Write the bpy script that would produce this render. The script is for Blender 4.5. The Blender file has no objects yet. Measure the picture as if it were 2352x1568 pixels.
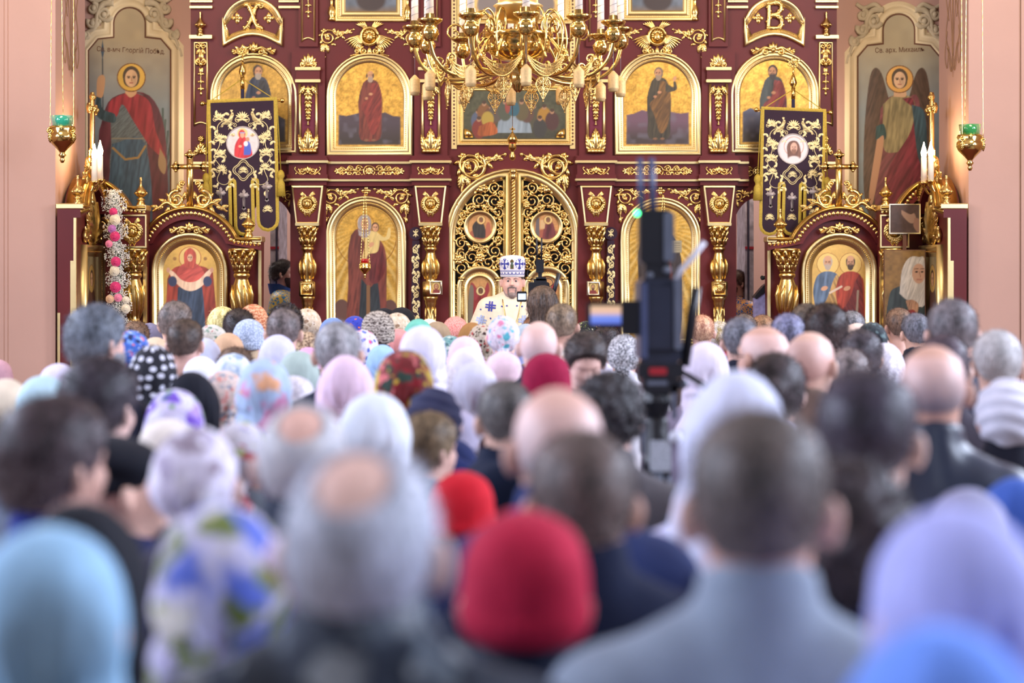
import bpy, bmesh, math, random
import numpy as np
from math import sin, cos, pi, radians as R
from mathutils import Vector, Matrix, geometry
from mathutils.bvhtree import BVHTree
random.seed(7); rng = np.random.default_rng(7)
scene = bpy.context.scene
COL = scene.collection
# ---------------------------------------------------------------- camera
F, CX, HY, CZ = 4200.0, 1176.0, 620.0, 1.95      # focal length in pixels, optical axis column, eye-level row, eye height
cam_d = bpy.data.cameras.new('camera'); cam = bpy.data.objects.new('camera', cam_d); COL.objects.link(cam)
cam.location = (0, 0, CZ); cam.rotation_euler = (R(90), 0, 0)
cam_d.sensor_width = 36.0; cam_d.lens = F*36.0/2352.0
cam_d.shift_y = -(784.0-HY)/2352.0
cam_d.clip_start = 0.1; cam_d.clip_end = 100
cam_d.dof.use_dof = True; cam_d.dof.focus_distance = 14.6; cam_d.dof.aperture_fstop = 1.8
scene.camera = cam
# ---------------------------------------------------------------- light
w = bpy.data.worlds.new('world'); scene.world = w; w.use_nodes = True
bg = w.node_tree.nodes['Background']; bg.inputs[0].default_value = (0.62, 0.72, 1.0, 1); bg.inputs[1].default_value = 0.06
def area(name, loc, rot, sx, sy, power, col):
    l = bpy.data.lights.new(name, 'AREA'); l.shape = 'RECTANGLE'; l.size = sx; l.size_y = sy; l.energy = power; l.color = col
    o = bpy.data.objects.new(name, l); COL.objects.link(o); o.location = loc; o.rotation_euler = rot
    return o
# daylight through the tall nave windows: three a side, and the west window behind the photographer
for i, y in enumerate((2.0, 6.5, 11.0)):
    area('nave_window_light_right', (6.9, y, 4.6), (0, R(62), 0), 2.6, 1.6, 450, (0.70, 0.79, 1.0))
    area('nave_window_light_left', (-6.9, y, 4.6), (0, R(-62), 0), 2.6, 1.6, 340, (0.68, 0.77, 1.0))
area('west_window_light', (0, -4.6, 5.2), (R(68), 0, 0), 4.0, 2.4, 55, (0.80, 0.86, 1.0))
# warm fill lights added left and right to light the screen, no windows there
area('chancel_window_light_right', (3.6, 12.6, 6.4), (R(48), 0, R(28)), 1.4, 2.0, 135, (1.0, 0.82, 0.58))
area('chancel_window_light_left', (-3.6, 12.6, 6.4), (R(48), 0, R(-28)), 1.4, 2.0, 135, (1.0, 0.82, 0.58))
# fill lights added inside the sanctuary, which is too dark without them
for q in (-1, 1): area('sanctuary_window_light', (q*4.2, 19.6, 4.6), (0, R(q*58), 0), 1.6, 1.4, 130, (0.95, 0.92, 0.95))
vs = scene.view_settings
scene.display_settings.display_device = 'sRGB'
vs.view_transform = 'Standard'; vs.look = 'None'; vs.gamma = 1.0; vs.use_curve_mapping = False
vs.exposure = 0.38
# ---------------------------------------------------------------- materials
MATS = {}
def lin(c):
    return tuple(((x/255.0)/12.92 if x/255.0 <= 0.04045 else ((x/255.0+0.055)/1.055)**2.4) for x in c)
class NT:
    def __init__(s, name):
        s.m = bpy.data.materials.new(name); s.m.use_nodes = True; s.t = s.m.node_tree; s.n = s.t.nodes
        s.b = s.n['Principled BSDF']
    def node(s, typ, **kw):
        o = s.n.new(typ)
        for k, v in kw.items(): setattr(o, k, v)
        return o
    def link(s, a, b): s.t.links.new(a, b)
    def coord(s, which='Object'):
        return s.node('ShaderNodeTexCoord').outputs[which]
    def noise(s, scale, detail=3, vec=None, rough=0.5, dist=0.0):
        o = s.node('ShaderNodeTexNoise'); o.inputs['Scale'].default_value = scale; o.inputs['Detail'].default_value = detail
        o.inputs['Roughness'].default_value = rough; o.inputs['Distortion'].default_value = dist
        s.link(vec if vec is not None else s.coord(), o.inputs['Vector']); return o
    def ramp(s, fac, stops, interp='LINEAR'):
        o = s.node('ShaderNodeValToRGB'); cr = o.color_ramp; cr.interpolation = interp
        while len(cr.elements) > 1: cr.elements.remove(cr.elements[-1])
        for i, (p, c) in enumerate(stops):
            e = cr.elements[0] if i == 0 else cr.elements.new(p)
            e.position = p; e.color = (*c, 1)
        s.link(fac, o.inputs[0]); return o.outputs[0]
    def mix(s, fac, a, b):
        o = s.node('ShaderNodeMix', data_type='RGBA')
        for v, i in ((fac, 0), (a, 6), (b, 7)):
            if isinstance(v, (int, float)): o.inputs[i].default_value = v
            elif isinstance(v, tuple): o.inputs[i].default_value = (*v, 1)
            else: s.link(v, o.inputs[i])
        return o.outputs[2]
    def bump(s, h, strength=0.3, dist=0.01):
        o = s.node('ShaderNodeBump'); o.inputs['Strength'].default_value = strength; o.inputs['Distance'].default_value = dist
        s.link(h, o.inputs['Height']); s.link(o.outputs[0], s.b.inputs['Normal'])
    def map(s, sc=(1, 1, 1), rot=(0, 0, 0), vec=None):
        o = s.node('ShaderNodeMapping'); o.inputs['Scale'].default_value = sc; o.inputs['Rotation'].default_value = rot
        s.link(vec if vec is not None else s.coord(), o.inputs[0]); return o.outputs[0]
    def set(s, rough=0.5, metal=0.0, spec=None, sheen=0.0):
        s.b.inputs['Roughness'].default_value = rough; s.b.inputs['Metallic'].default_value = metal
        if spec is not None: s.b.inputs['Specular IOR Level'].default_value = spec
        if sheen: s.b.inputs['Sheen Weight'].default_value = sheen
    def col(s, v):
        if isinstance(v, tuple): s.b.inputs['Base Color'].default_value = (*v, 1)
        else: s.link(v, s.b.inputs['Base Color'])
def mat(name, c, rough=0.5, metal=0.0, var=0.12, vscale=14.0, bump=0.0, bscale=60.0, spec=None, sheen=0.0):
    """sRGB colour with a little procedural unevenness"""
    if name in MATS: return MATS[name]
    t = NT(name); c = lin(c); t.set(rough, metal, spec, sheen)
    n = t.noise(vscale, 4)
    t.col(t.ramp(n.outputs[0], [(0.25, tuple(x*(1-var) for x in c)), (0.75, tuple(min(1, x*(1+var)) for x in c))]))
    if bump: t.bump(t.noise(bscale, 3).outputs[0], bump, 0.01)
    MATS[name] = t.m; return t.m
def emit(name, c, strength):
    if name in MATS: return MATS[name]
    t = NT(name); c = lin(c); t.col(c); t.b.inputs['Emission Color'].default_value = (*c, 1); t.b.inputs['Emission Strength'].default_value = strength
    MATS[name] = t.m; return t.m
def glass(name, c, rough=0.05, alpha=0.6):
    if name in MATS: return MATS[name]
    t = NT(name); c = lin(c); t.col(c); t.set(rough); t.b.inputs['Transmission Weight'].default_value = alpha
    MATS[name] = t.m; return t.m
GOLD = mat('gilded_carving', (216, 184, 116), 0.27, 1.0, 0.16, 9, 0.12, 90)
PALE = mat('pale_gold_leaf', (226, 204, 146), 0.36, 1.0, 0.08, 6, 0.05, 60)
DEEP = mat('deep_gold', (178, 140, 72), 0.30, 1.0, 0.15, 9)
BRASS = mat('polished_brass', (218, 186, 112), 0.16, 1.0, 0.1, 9)
SILVER = mat('pale_silver_gilding', (226, 214, 184), 0.3, 1.0, 0.1, 9)
MAROON = mat('maroon_paint', (90, 27, 27), 0.45, 0, 0.10, 3, 0.03, 40, spec=0.3)
WINE = mat('wine_velvet', (98, 14, 42), 0.7, 0, 0.1, 6, sheen=0.2)
PINK = mat('rose_plaster', (178, 142, 127), 0.85, 0, 0.05, 1.3, 0.06, 30)
CREAM = mat('cream_stucco', (206, 188, 152), 0.8, 0, 0.06, 3)
UMBER = mat('umber_line_paint', (104, 70, 52), 0.9)
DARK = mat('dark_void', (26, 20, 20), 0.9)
VELVET = mat('dark_purple_velvet', (38, 12, 34), 0.85, 0, 0.15, 20, sheen=0.15)
THREAD = mat('pale_gold_thread', (222, 205, 150), 0.5, 0.35, 0.15, 60)
SILVTHREAD = mat('silver_thread', (176, 164, 160), 0.5, 0.3, 0.15, 60)
FRINGE = mat('olive_gold_fringe', (176, 150, 52), 0.7, 0.2, 0.25, 90)
WAX = mat('ivory_wax', (238, 226, 204), 0.45, 0, 0.03)
BLACKP = mat('black_plastic', (24, 24, 30), 0.4)
GREYP = mat('grey_metal', (120, 126, 140), 0.35, 0.6)
SKIN = mat('skin', (216, 160, 138), 0.5, 0, 0.08, 24, 0.05, 120)
def painted():
    t = NT('oil_painting'); a = t.node('ShaderNodeAttribute', attribute_name='Col')
    t.col(a.outputs['Color']); t.link(a.outputs['Alpha'], t.b.inputs['Metallic']); t.set(0.42, 0)
    t.link(a.outputs['Alpha'], t.b.inputs['Metallic'])
    n = t.noise(45, 4); t.bump(n.outputs[0], 0.12, 0.004)
    return t.m
PAINT = painted()
# ---------------------------------------------------------------- tags
def tag(o, label=None, cat=None, group=None, kind=None):
    if label: o['label'] = label
    if cat: o['category'] = cat
    if group: o['group'] = group
    if kind: o['kind'] = kind
    return o
def thing(name, loc=(0, 0, 0), label=None, cat=None, group=None, kind=None, rz=0.0, sc=1.0):
    o = bpy.data.objects.new(name, None); o.empty_display_size = 0.1; COL.objects.link(o)
    o.location = loc; o.rotation_euler = (0, 0, rz); o.scale = (sc, sc, sc)
    return tag(o, label, cat, group, kind)
def P(x, y, d): return Vector(((x-CX)*d/F, d, CZ+(HY-y)*d/F))
# ---------------------------------------------------------------- mesh builder
class MB:
    """collects shapes. Frame T maps (u right, v down, w towards the viewer) in photo pixels of a plane at depth d to metres."""
    def __init__(s, d=None, T=None):
        s.V = []; s.Fc = []; s.M = []; s.n = 0; s.L = None; s.m = 0
        if T is not None: s.T = np.array(T, float)
        elif d is not None:
            k = d/F
            s.T = np.array([[k, 0, 0, -CX*k], [0, 0, -k, d], [0, -k, 0, CZ+HY*k], [0, 0, 0, 1]])
        else: s.T = np.eye(4)
    def at(s, u=0, v=0, sc=1.0, ang=0.0, mir=1, w=0.0, scv=None):
        """local ornament frame, y up"""
        s.L = (u, v, sc, R(ang), mir, w, sc if scv is None else scv); return s
    def off(s): s.L = None; return s
    def add(s, verts, faces, m=None):
        a = np.asarray(verts, float).reshape(-1, 3)
        flip = False
        if s.L:
            u, v, sc, an, mir, w, scv = s.L
            x = a[:, 0]*sc*mir; y = a[:, 1]*scv; z = a[:, 2]*sc
            a = np.stack([u + x*cos(an)-y*sin(an), v - (x*sin(an)+y*cos(an)), w+z], 1)
            flip = mir > 0
        n = s.n
        if flip: s.Fc.extend(tuple(n+i for i in reversed(f)) for f in faces)
        else: s.Fc.extend(tuple(n+i for i in f) for f in faces)
        s.M.extend([s.m if m is None else m]*len(faces))
        s.V.append(a); s.n += len(a)
    def world(s):
        a = np.concatenate(s.V) if s.V else np.zeros((0, 3))
        return a @ s.T[:3, :3].T + s.T[:3, 3]
    def build(s, name, mats, parent=None, smooth=True, label=None, kind=None, origin=None):
        a = s.world()
        if not isinstance(mats, (list, tuple)): mats = [mats]
        if parent is not None:
            M = parent_world(parent).inverted(); Mi = np.array(M)
            a = a @ Mi[:3, :3].T + Mi[:3, 3]
            loc = None
        elif origin is not None:
            a = a - np.array(origin)
        me = bpy.data.meshes.new(name)
        det = np.linalg.det(s.T[:3, :3])
        fc = [f[::-1] for f in s.Fc] if det < 0 else s.Fc
        me.from_pydata(a.tolist(), [], fc)
        for q in mats: me.materials.append(q)
        me.polygons.foreach_set('material_index', s.M)
        if smooth: me.shade_smooth() if smooth is True else me.shade_smooth()
        me.update()
        o = bpy.data.objects.new(name, me); COL.objects.link(o)
        if parent is not None: o.parent = parent
        elif origin is not None: o.location = origin
        return tag(o, label, None, None, kind)
    # -- solids
    def box(s, u0, u1, v0, v1, w0, w1, m=None, bev=0):
        if bev:
            b = min(bev, abs(u1-u0)*0.4, abs(v1-v0)*0.4)
            s.poly([(u0+b, v0), (u1-b, v0), (u1, v0+b), (u1, v1-b), (u1-b, v1), (u0+b, v1), (u0, v1-b), (u0, v0+b)], w0, w1, m); return
        vs_ = [(u, v, w) for w in (w0, w1) for v in (v0, v1) for u in (u0, u1)]
        s.add(vs_, [(0, 1, 3, 2), (4, 6, 7, 5), (0, 4, 5, 1), (2, 3, 7, 6), (0, 2, 6, 4), (1, 5, 7, 3)], m)
    def poly(s, pts, w0, w1, m=None):
        n = len(pts)
        vs_ = [(*p, w1) for p in pts]+[(*p, w0) for p in pts]
        fs = [tuple(range(n)), tuple(range(2*n-1, n-1, -1))]+[(i, n+i, n+(i+1) % n, (i+1) % n) for i in range(n)]
        s.add(vs_, fs, m)
    def polyh(s, outer, holes, w0, w1, m=None):
        loops = [outer]+holes
        tri = geometry.tessellate_polygon([[Vector((p[0], p[1], 0)) for p in l] for l in loops])
        flat = [p for l in loops for p in l]; n = len(flat)
        vs_ = [(*p, w1) for p in flat]+[(*p, w0) for p in flat]
        fs = [tuple(t) for t in tri]+[tuple(n+i for i in reversed(t)) for t in tri]
        k = 0
        for l in loops:
            c = len(l); fs += [(k+i, n+k+i, n+k+(i+1) % c, k+(i+1) % c) for i in range(c)]; k += c
        s.add(vs_, fs, m)
    def tube(s, pts, r, seg=6, flat=1.0, m=None, closed=False, cap=True):
        p = np.asarray(pts, float)
        if p.shape[1] == 2: p = np.c_[p, np.zeros(len(p))]
        n = len(p)
        if callable(r): rr = np.array([r(i/(n-1)) for i in range(n)])
        else: rr = np.broadcast_to(np.asarray(r, float), (n,)) if np.ndim(r) == 0 else np.interp(np.linspace(0, 1, n), np.linspace(0, 1, len(r)), r)
        t = np.roll(p, -1, 0)-np.roll(p, 1, 0)
        if not closed: t[0] = p[1]-p[0]; t[-1] = p[-1]-p[-2]
        t /= np.linalg.norm(t, axis=1, keepdims=True)+1e-9
        up = np.array([0, 0, 1.0])
        sd = np.cross(t, up); bad = np.linalg.norm(sd, axis=1) < 0.1
        sd[bad] = np.cross(t[bad], np.array([0, 1.0, 0])); sd /= np.linalg.norm(sd, axis=1, keepdims=True)+1e-9
        nn = np.cross(sd, t)
        an = np.arange(seg)*2*pi/seg+pi/seg
        ring = p[:, None, :]+rr[:, None, None]*(np.cos(an)[None, :, None]*sd[:, None, :]+flat*np.sin(an)[None, :, None]*nn[:, None, :])
        fs = []
        for i in range(n if closed else n-1):
            a, b = i*seg, ((i+1) % n)*seg
            for j in range(seg):
                k = (j+1) % seg; fs.append((a+j, a+k, b+k, b+j))
        if cap and not closed: fs += [tuple(range(seg-1, -1, -1)), tuple((n-1)*seg+j for j in range(seg))]
        s.add(ring.reshape(-1, 3), fs, m)
    def lathe(s, prof, u, v, w=0, seg=14, m=None, a0=0, a1=2*pi, flat=1.0, lob=0, amp=0.0):
        """profile [(radius, y)], y along the vertical of the current frame"""
        full = abs(a1-a0-2*pi) < 1e-6; ns = seg if full else seg+1
        vs_ = []
        for (r, y) in prof:
            for j in range(ns):
                an = a0+(a1-a0)*j/seg; q = r*(1+amp*cos(lob*an)) if lob else r
                vs_.append((u+q*cos(an), v+y, w+q*sin(an)*flat))
        fs = []
        for i in range(len(prof)-1):
            for j in range(seg):
                k = (j+1) % ns; fs.append((i*ns+j, i*ns+k, (i+1)*ns+k, (i+1)*ns+j))
        if full: fs += [tuple(range(ns-1, -1, -1)), tuple((len(prof)-1)*ns+j for j in range(ns))]
        s.add(vs_, fs, m)
    def ball(s, u, v, w, r, m=None, seg=8, rings=5, ru=1, rv=1, rw=1):
        prof = [(r*max(sin(pi*i/rings), 0.02), -r*cos(pi*i/rings)) for i in range(rings+1)]
        vs_ = []
        for (q, y) in prof:
            for j in range(seg): an = 2*pi*j/seg; vs_.append((u+q*cos(an)*ru, v+y*rv, w+q*sin(an)*rw))
        fs = [(i*seg+j, i*seg+(j+1) % seg, (i+1)*seg+(j+1) % seg, (i+1)*seg+j) for i in range(rings) for j in range(seg)]
        s.add(vs_, fs, m)
    def bead(s, u, v, w, a, b, c, ang=0, m=None):
        ca, sa = cos(ang), sin(ang)
        q = [(a, 0, 0), (0, b, 0), (-a, 0, 0), (0, -b, 0), (0, 0, c)]
        s.add([(u+x*ca-y*sa, v+x*sa+y*ca, w+z) for x, y, z in q], [(0, 1, 4), (1, 2, 4), (2, 3, 4), (3, 0, 4)], m)
    def beads(s, path, step, w, a, b, c, m=None, closed=False):
        p = np.asarray(path, float)
        if closed: p = np.r_[p, p[:1]]
        sg = np.linalg.norm(np.diff(p, axis=0), axis=1); cum = np.r_[0, np.cumsum(sg)]
        n = max(2, int(cum[-1]/step))
        for q in (np.arange(n)+0.5)/n*cum[-1]:
            i = min(np.searchsorted(cum, q, 'right')-1, len(sg)-1); f = (q-cum[i])/max(sg[i], 1e-9)
            c0 = p[i]+(p[i+1]-p[i])*f; d = p[i+1]-p[i]
            s.bead(c0[0], c0[1], w, a, b, c, math.atan2(d[1], d[0]), m)
    def sweep(s, path, prof, closed=True, m=None):
        """moulding: profile [(offset inwards, w)] along a 2-d path"""
        p = np.asarray(path, float); n = len(p)
        area2 = np.sum(p[:, 0]*np.roll(p[:, 1], -1)-np.roll(p[:, 0], -1)*p[:, 1]); sg = 1 if area2 > 0 else -1
        d = np.roll(p, -1, 0)-p; d /= np.linalg.norm(d, axis=1, keepdims=True)+1e-9
        nl = np.stack([-d[:, 1], d[:, 0]], 1)*sg
        pv = np.roll(nl, 1, 0)
        if not closed: pv[0] = nl[0]; nl[-1] = nl[-2]
        mi = nl+pv; mi /= np.maximum((mi*mi).sum(1, keepdims=True)/2, 0.35)
        k = len(prof); pr = np.asarray(prof, float)
        vs_ = np.concatenate([np.concatenate([p[:, None, :]+mi[:, None, :]*pr[None, :, 0:1], np.broadcast_to(pr[None, :, 1:2], (n, k, 1))], 2)]).reshape(-1, 3)
        fs = []
        for i in range(n if closed else n-1):
            j = (i+1) % n
            for q in range(k-1): fs.append((i*k+q, i*k+q+1, j*k+q+1, j*k+q))
        s.add(vs_, fs, m)
    # -- ornament pieces (work in the local y-up frame)
    def leaf(s, x, y, ang, L, W, h=2.0, curl=0.0, m=None, n=5, z0=0.3):
        a = R(ang); vs_ = []; px, py = x, y
        for i in range(n+1):
            t = i/n; wd = W*0.5*(sin(pi*min(1, t*0.82+0.12))**0.8) if i < n else 0.02*W
            aa = a+R(curl)*t*t
            if i: px += L/n*cos(aa); py += L/n*sin(aa)
            nx, ny = -sin(aa), cos(aa)
            vs_ += [(px+nx*wd, py+ny*wd, z0), (px, py, z0+h*(0.5+sin(pi*t)*0.8)), (px-nx*wd, py-ny*wd, z0)]
        fs = []
        for i in range(n):
            b = i*3; fs += [(b, b+1, b+4, b+3), (b+1, b+2, b+5, b+4)]
        s.add(vs_, fs, m)
    def acan(s, x, y, ang, L, W, h=3.0, curl=0, m=None):
        s.leaf(x, y, ang, L, W*0.5, h*1.2, curl, m, 6)
        for t, f in ((0.08, 1.0), (0.3, 0.9), (0.52, 0.7), (0.72, 0.45)):
            a = R(ang+curl*t*t*0.5); bx, by = x+L*t*cos(a), y+L*t*sin(a)
            for q in (-1, 1): s.leaf(bx, by, ang+q*42, L*0.34*f+W*0.2*f, W*0.34*f, h*0.8, -q*40, m, 4)
    def spiral(s, x, y, r, a0=0, turns=1.4, dr=1, th=2.0, th1=None, m=None, seg=6, end=0.22, ball=True, z=1.5):
        n = max(10, int(turns*16)); pts = []
        for i in range(n+1):
            t = i/n; q = r*(1-(1-end)*t); a = R(a0)+dr*turns*2*pi*t
            pts.append((x+q*cos(a), y+q*sin(a), z))
        s.tube(pts, [th, th1 if th1 else th*0.6], seg, 1.1, m)
        if ball: s.ball(pts[-1][0], pts[-1][1], z+th*0.3, th*1.25, m, 6, 4)
    def vine(s, pts, th=2.0, th1=0.6, m=None, seg=6, z=1.5, n=8):
        s.tube([(*q, z) for q in catmull(pts, n)], [th, th1], seg, 1.1, m)
    def rosette(s, x, y, r, n=8, h=2.5, m=None):
        for i in range(n): s.leaf(x, y, 360*i/n, r, r*0.7, h, 0, m, 4)
        s.ball(x, y, h, r*0.28, m, 8, 4)
def parent_world(o):
    M = Matrix.LocRotScale(o.location, o.rotation_euler, o.scale)
    return parent_world(o.parent) @ M if o.parent else M
def catmull(pts, n=8):
    p = [np.array(q, float) for q in pts]; p = [2*p[0]-p[1]]+p+[2*p[-1]-p[-2]]; out = []
    for i in range(1, len(p)-2):
        for k in range(n):
            t = k/n; out.append(0.5*((2*p[i])+(-p[i-1]+p[i+1])*t+(2*p[i-1]-5*p[i]+4*p[i+1]-p[i+2])*t*t+(-p[i-1]+3*p[i]-3*p[i+1]+p[i+2])*t**3))
    out.append(p[-2]); return [tuple(q) for q in out]
def arch(u0, u1, top, bot, n=22, ry=None):
    """closed arched outline, raw pixel frame, starting bottom left"""
    r = (u1-u0)/2; c = (u0+u1)/2; ry = r if ry is None else ry
    return [(u0, bot)]+[(c-r*cos(pi*i/n), top+ry-ry*sin(pi*i/n)) for i in range(n+1)]+[(u1, bot)]
def rect(u0, u1, v0, v1): return [(u0, v1), (u0, v0), (u1, v0), (u1, v1)]
def inset(path, k):
    p = np.asarray(path, float)
    area2 = np.sum(p[:, 0]*np.roll(p[:, 1], -1)-np.roll(p[:, 0], -1)*p[:, 1]); sg = 1 if area2 > 0 else -1
    d = np.roll(p, -1, 0)-p; d /= np.linalg.norm(d, axis=1, keepdims=True)+1e-9
    nl = np.stack([-d[:, 1], d[:, 0]], 1)*sg; mi = nl+np.roll(nl, 1, 0); mi /= np.maximum((mi*mi).sum(1, keepdims=True)/2, 0.35)
    return [tuple(q) for q in p+mi*k]
# ---------------------------------------------------------------- ornaments
def o_corner(mb, m=None, n=1.0):
    """C scroll with a tail to the right and a leaf drop below; about 85 wide, 80 high"""
    mb.spiral(20, -24, 20, 100, 1.5, 1, 3.4, 1.8, m)
    mb.vine([(16, -4), (30, -6), (40, -16), (50, -22), (58, -16), (70, -10), (84, -2)], 3.2, 0.8, m)
    mb.spiral(50, -14, 8, 250, 1.0, -1, 2.0, 1.2, m)
    for (x, y, a, L) in ((42, -16, 60, 16), (56, -18, -60, 14), (66, -12, 50, 15), (74, -8, -30, 12), (84, -3, 10, 8), (30, -6, 30, 12), (8, -10, 140, 12), (24, -24, 200, 12)): mb.leaf(x, y, a, L, 7, 3, 30, m)
    for k in range(7): a = 100+k*48; mb.leaf(20+19*cos(R(a)), -24+19*sin(R(a)), a+70, 15, 8, 3.5, -40, m)
    mb.acan(22, -22, 150, 18, 16, 4, 40, m); mb.acan(44, -16, 20, 26, 16, 4, -10, m); mb.acan(62, -13, 25, 22, 12, 3.5, 0, m)
    mb.acan(8, -40, 258, 30, 24, 4, 10, m); mb.acan(16, -44, 282, 22, 16, 4, -10, m)
    mb.vine([(8, -62), (6, -72), (10, -78), (13, -74)], 2.4, 1.2, m); mb.leaf(7, -74, 262, 16, 8, 3, 0, m)
def o_frieze_long(mb, m=None):
    mb.rosette(0, 0, 11, 8, 3, m); mb.spiral(0, 0, 13, 0, 1.0, 1, 1.6, 1.6, m, end=1.0, ball=False)
    for q in (-1, 1):
        for i, cx in enumerate((24, 44, 63)):
            sy = 6 if i < 2 else 4
            mb.spiral(q*cx, sy, 8-i, 180 if q > 0 else 0, 1.35, -q, 2.2, 1.4, m)
            mb.spiral(q*cx, -sy, 8-i, 180 if q > 0 else 0, 1.35, q, 2.2, 1.4, m)
            for a in (60, -60, 120, -120): mb.leaf(q*(cx+9), 0, a, 10, 5, 2.5, 20, m)
        mb.leaf(q*70, 0, 0 if q > 0 else 180, 12, 8, 3, 0, m)
        mb.vine([(q*12, 3), (q*30, 1), (q*50, 2), (q*70, 0)], 2.0, 1.4, m)
def o_frieze_small(mb, m=None):
    for q in (-1, 1):
        mb.vine([(q*4, -5), (q*14, -9), (q*22, -4), (q*28, 2), (q*30, 8)], 2.8, 1.3, m); mb.ball(q*28, 8, 2, 2.6, m, 6, 4)
        mb.spiral(q*12, 0, 7, 270, 1.1, q, 2.2, 1.4, m)
        for (x, a) in ((18, 70), (24, -60), (10, 100), (6, -80)): mb.leaf(q*x, -2, a if q > 0 else 180-a, 10, 5, 2.5, 0, m)
    for a in (90, 60, 120, 35, 145): mb.leaf(0, -2, a, 15-abs(a-90)*0.06, 6, 3, 0, m)
    mb.ball(0, -3, 2, 3.5, m)
def o_face(mb, x, y, r, m=None):
    mb.ball(x, y, 2, r, m, 10, 7, 0.85, 1.05, 0.8)
    mb.ball(x, y-r*0.12, 2+r*0.8, r*0.22, m, 6, 4, 0.7, 1.3)
    for q in (-1, 1): mb.ball(x+q*r*0.32, y+r*0.15, 2+r*0.62, r*0.17, m, 6, 4, 1.2, 0.6); mb.ball(x+q*r*0.4, y-r*0.3, 2+r*0.5, r*0.25, m, 6, 4)
    mb.ball(x, y-r*0.52, 2+r*0.62, r*0.2, m, 6, 4, 1.5, 0.5)
    for i in range(9):
        a = R(-15+210*i/8); mb.ball(x+r*0.9*cos(a), y+r*0.25+r*0.9*sin(a), 2+r*0.35, r*0.33, m, 6, 4)
    for i in range(5):
        a = R(40+100*i/4); mb.ball(x+r*0.6*cos(a), y+r*0.25+r*0.75*sin(a), 2+r*0.6, r*0.3, m, 6, 4)
def wing(mb, x, y, a0, a1, n, L, W, m=None, curl=0):
    for row, f in ((0, 1.0), (1, 0.62), (2, 0.36)):
        for i in range(n):
            t = i/(n-1); mb.leaf(x, y, a0+(a1-a0)*t, L*f*(0.75+0.25*t), W, 3, curl, m, 4, 0.3+row*1.6)
def o_cherub_crest(mb, m=None):
    """six-winged cherub head in a ring, sprays below; 112 wide, 86 high, origin at ring centre"""
    mb.spiral(0, 0, 20, 0, 1.0, 1, 4.0, 4.0, m, end=1.0, ball=False, z=2)
    mb.poly([(19*cos(R(a)), 19*sin(R(a))) for a in range(0, 360, 15)], 0, 1.5, m)
    o_face(mb, 0, -2, 12, m)
    for q in (-1, 1):
        for i in range(5): mb.leaf(q*(4+i*1.5), 16+i*0.5, 90-q*(22+i*9), 24+i*0.5, 5, 3, q*-12, m)
        for row, f in ((0, 1.0), (1, 0.62)):
            for i in range(8):
                a = -12-58*i/7; aa = a if q > 0 else 180-a
                mb.leaf(q*16, 2-i*1.2, aa, (44-i*2.2)*f, 7, 3, q*-8, m, 4, 0.4+row*2)
        mb.spiral(q*14, -34, 9, 90, 1.3, -q, 3, 1.8, m); mb.spiral(q*30, -34, 7, 100, 1.2, q, 2.6, 1.4, m)
        mb.vine([(q*4, -42), (q*16, -45), (q*30, -42), (q*46, -46)], 3, 1.4, m)
    mb.acan(0, -46, 90, 22, 18, 4, 0, m)
def o_cherub_medal(mb, m=None):
    """cherub in a wreath of folded wings; 56 wide, 60 high"""
    mb.spiral(0, 0, 16, 0, 1.0, 1, 3.2, 3.2, m, end=1.0, ball=False, z=2)
    mb.poly([(16*cos(R(a)), 16*sin(R(a))) for a in range(0, 360, 18)], 0, 1.5, m)
    o_face(mb, 0, -1, 10, m)
    for q in (-1, 1):
        for i in range(4): mb.leaf(q*2, 15, 90-q*(38+i*8), 20, 5, 2.5, 0, m)
        for i in range(8):
            a = 60-118*i/7; x_, y_ = q*20*cos(R(a)), 21*sin(R(a))-1; mb.leaf(x_, y_, (a-100) if q > 0 else 180-(a-100), 16, 8, 3.5, 0, m, 4); mb.leaf(x_*0.86, y_*0.86, (a-80) if q > 0 else 180-(a-80), 12, 7, 4, 0, m, 4, 1.2)
        for i in range(3): mb.leaf(q*10, -14, -90-q*(18+i*9), 20-i*2, 5, 3, 0, m); mb.ball(q*(6+i*3), -17+i*2, 3, 3, m, 6, 4)
    mb.acan(0, -14, 270, 14, 14, 4, 0, m)
def o_palmette(mb, r=20, n=7, m=None):
    for i in range(n):
        a = 90+(i-(n-1)/2)*150/(n-1); mb.leaf(0, 0, a, r*(1-0.25*abs(a-90)/90), r*0.36, r*0.14, 0, m, 5)
    mb.ball(0, 0, 2, r*0.18, m, 8, 4)
    for q in (-1, 1): mb.spiral(q*r*0.45, -r*0.02, r*0.25, 90, 1.1, -q, r*0.09, r*0.05, m)
def o_crest(mb, m=None):
    """rocaille over an arched icon; 100 wide, 34 high, origin at its foot"""
    for a, L in ((90, 22), (62, 20), (118, 20), (38, 16), (142, 16)): mb.leaf(0, 10, a, L, 9, 5, 0, m)
    mb.ball(0, 12, 4, 6, m)
    for q in (-1, 1):
        mb.spiral(q*17, 8, 9, 120 if q > 0 else 60, 1.2, -q, 3.4, 2.0, m)
        mb.vine([(q*8, 14), (q*20, 18), (q*34, 10), (q*44, 4), (q*49, 8)], 4, 2, m); mb.ball(q*47, 8, 3, 4, m, 8, 5)
        for x, a in ((26, 40), (34, 60), (40, 20), (22, -30)): mb.leaf(q*x, 9, a if q > 0 else 180-a, 13, 7, 3, 0, m)
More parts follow.
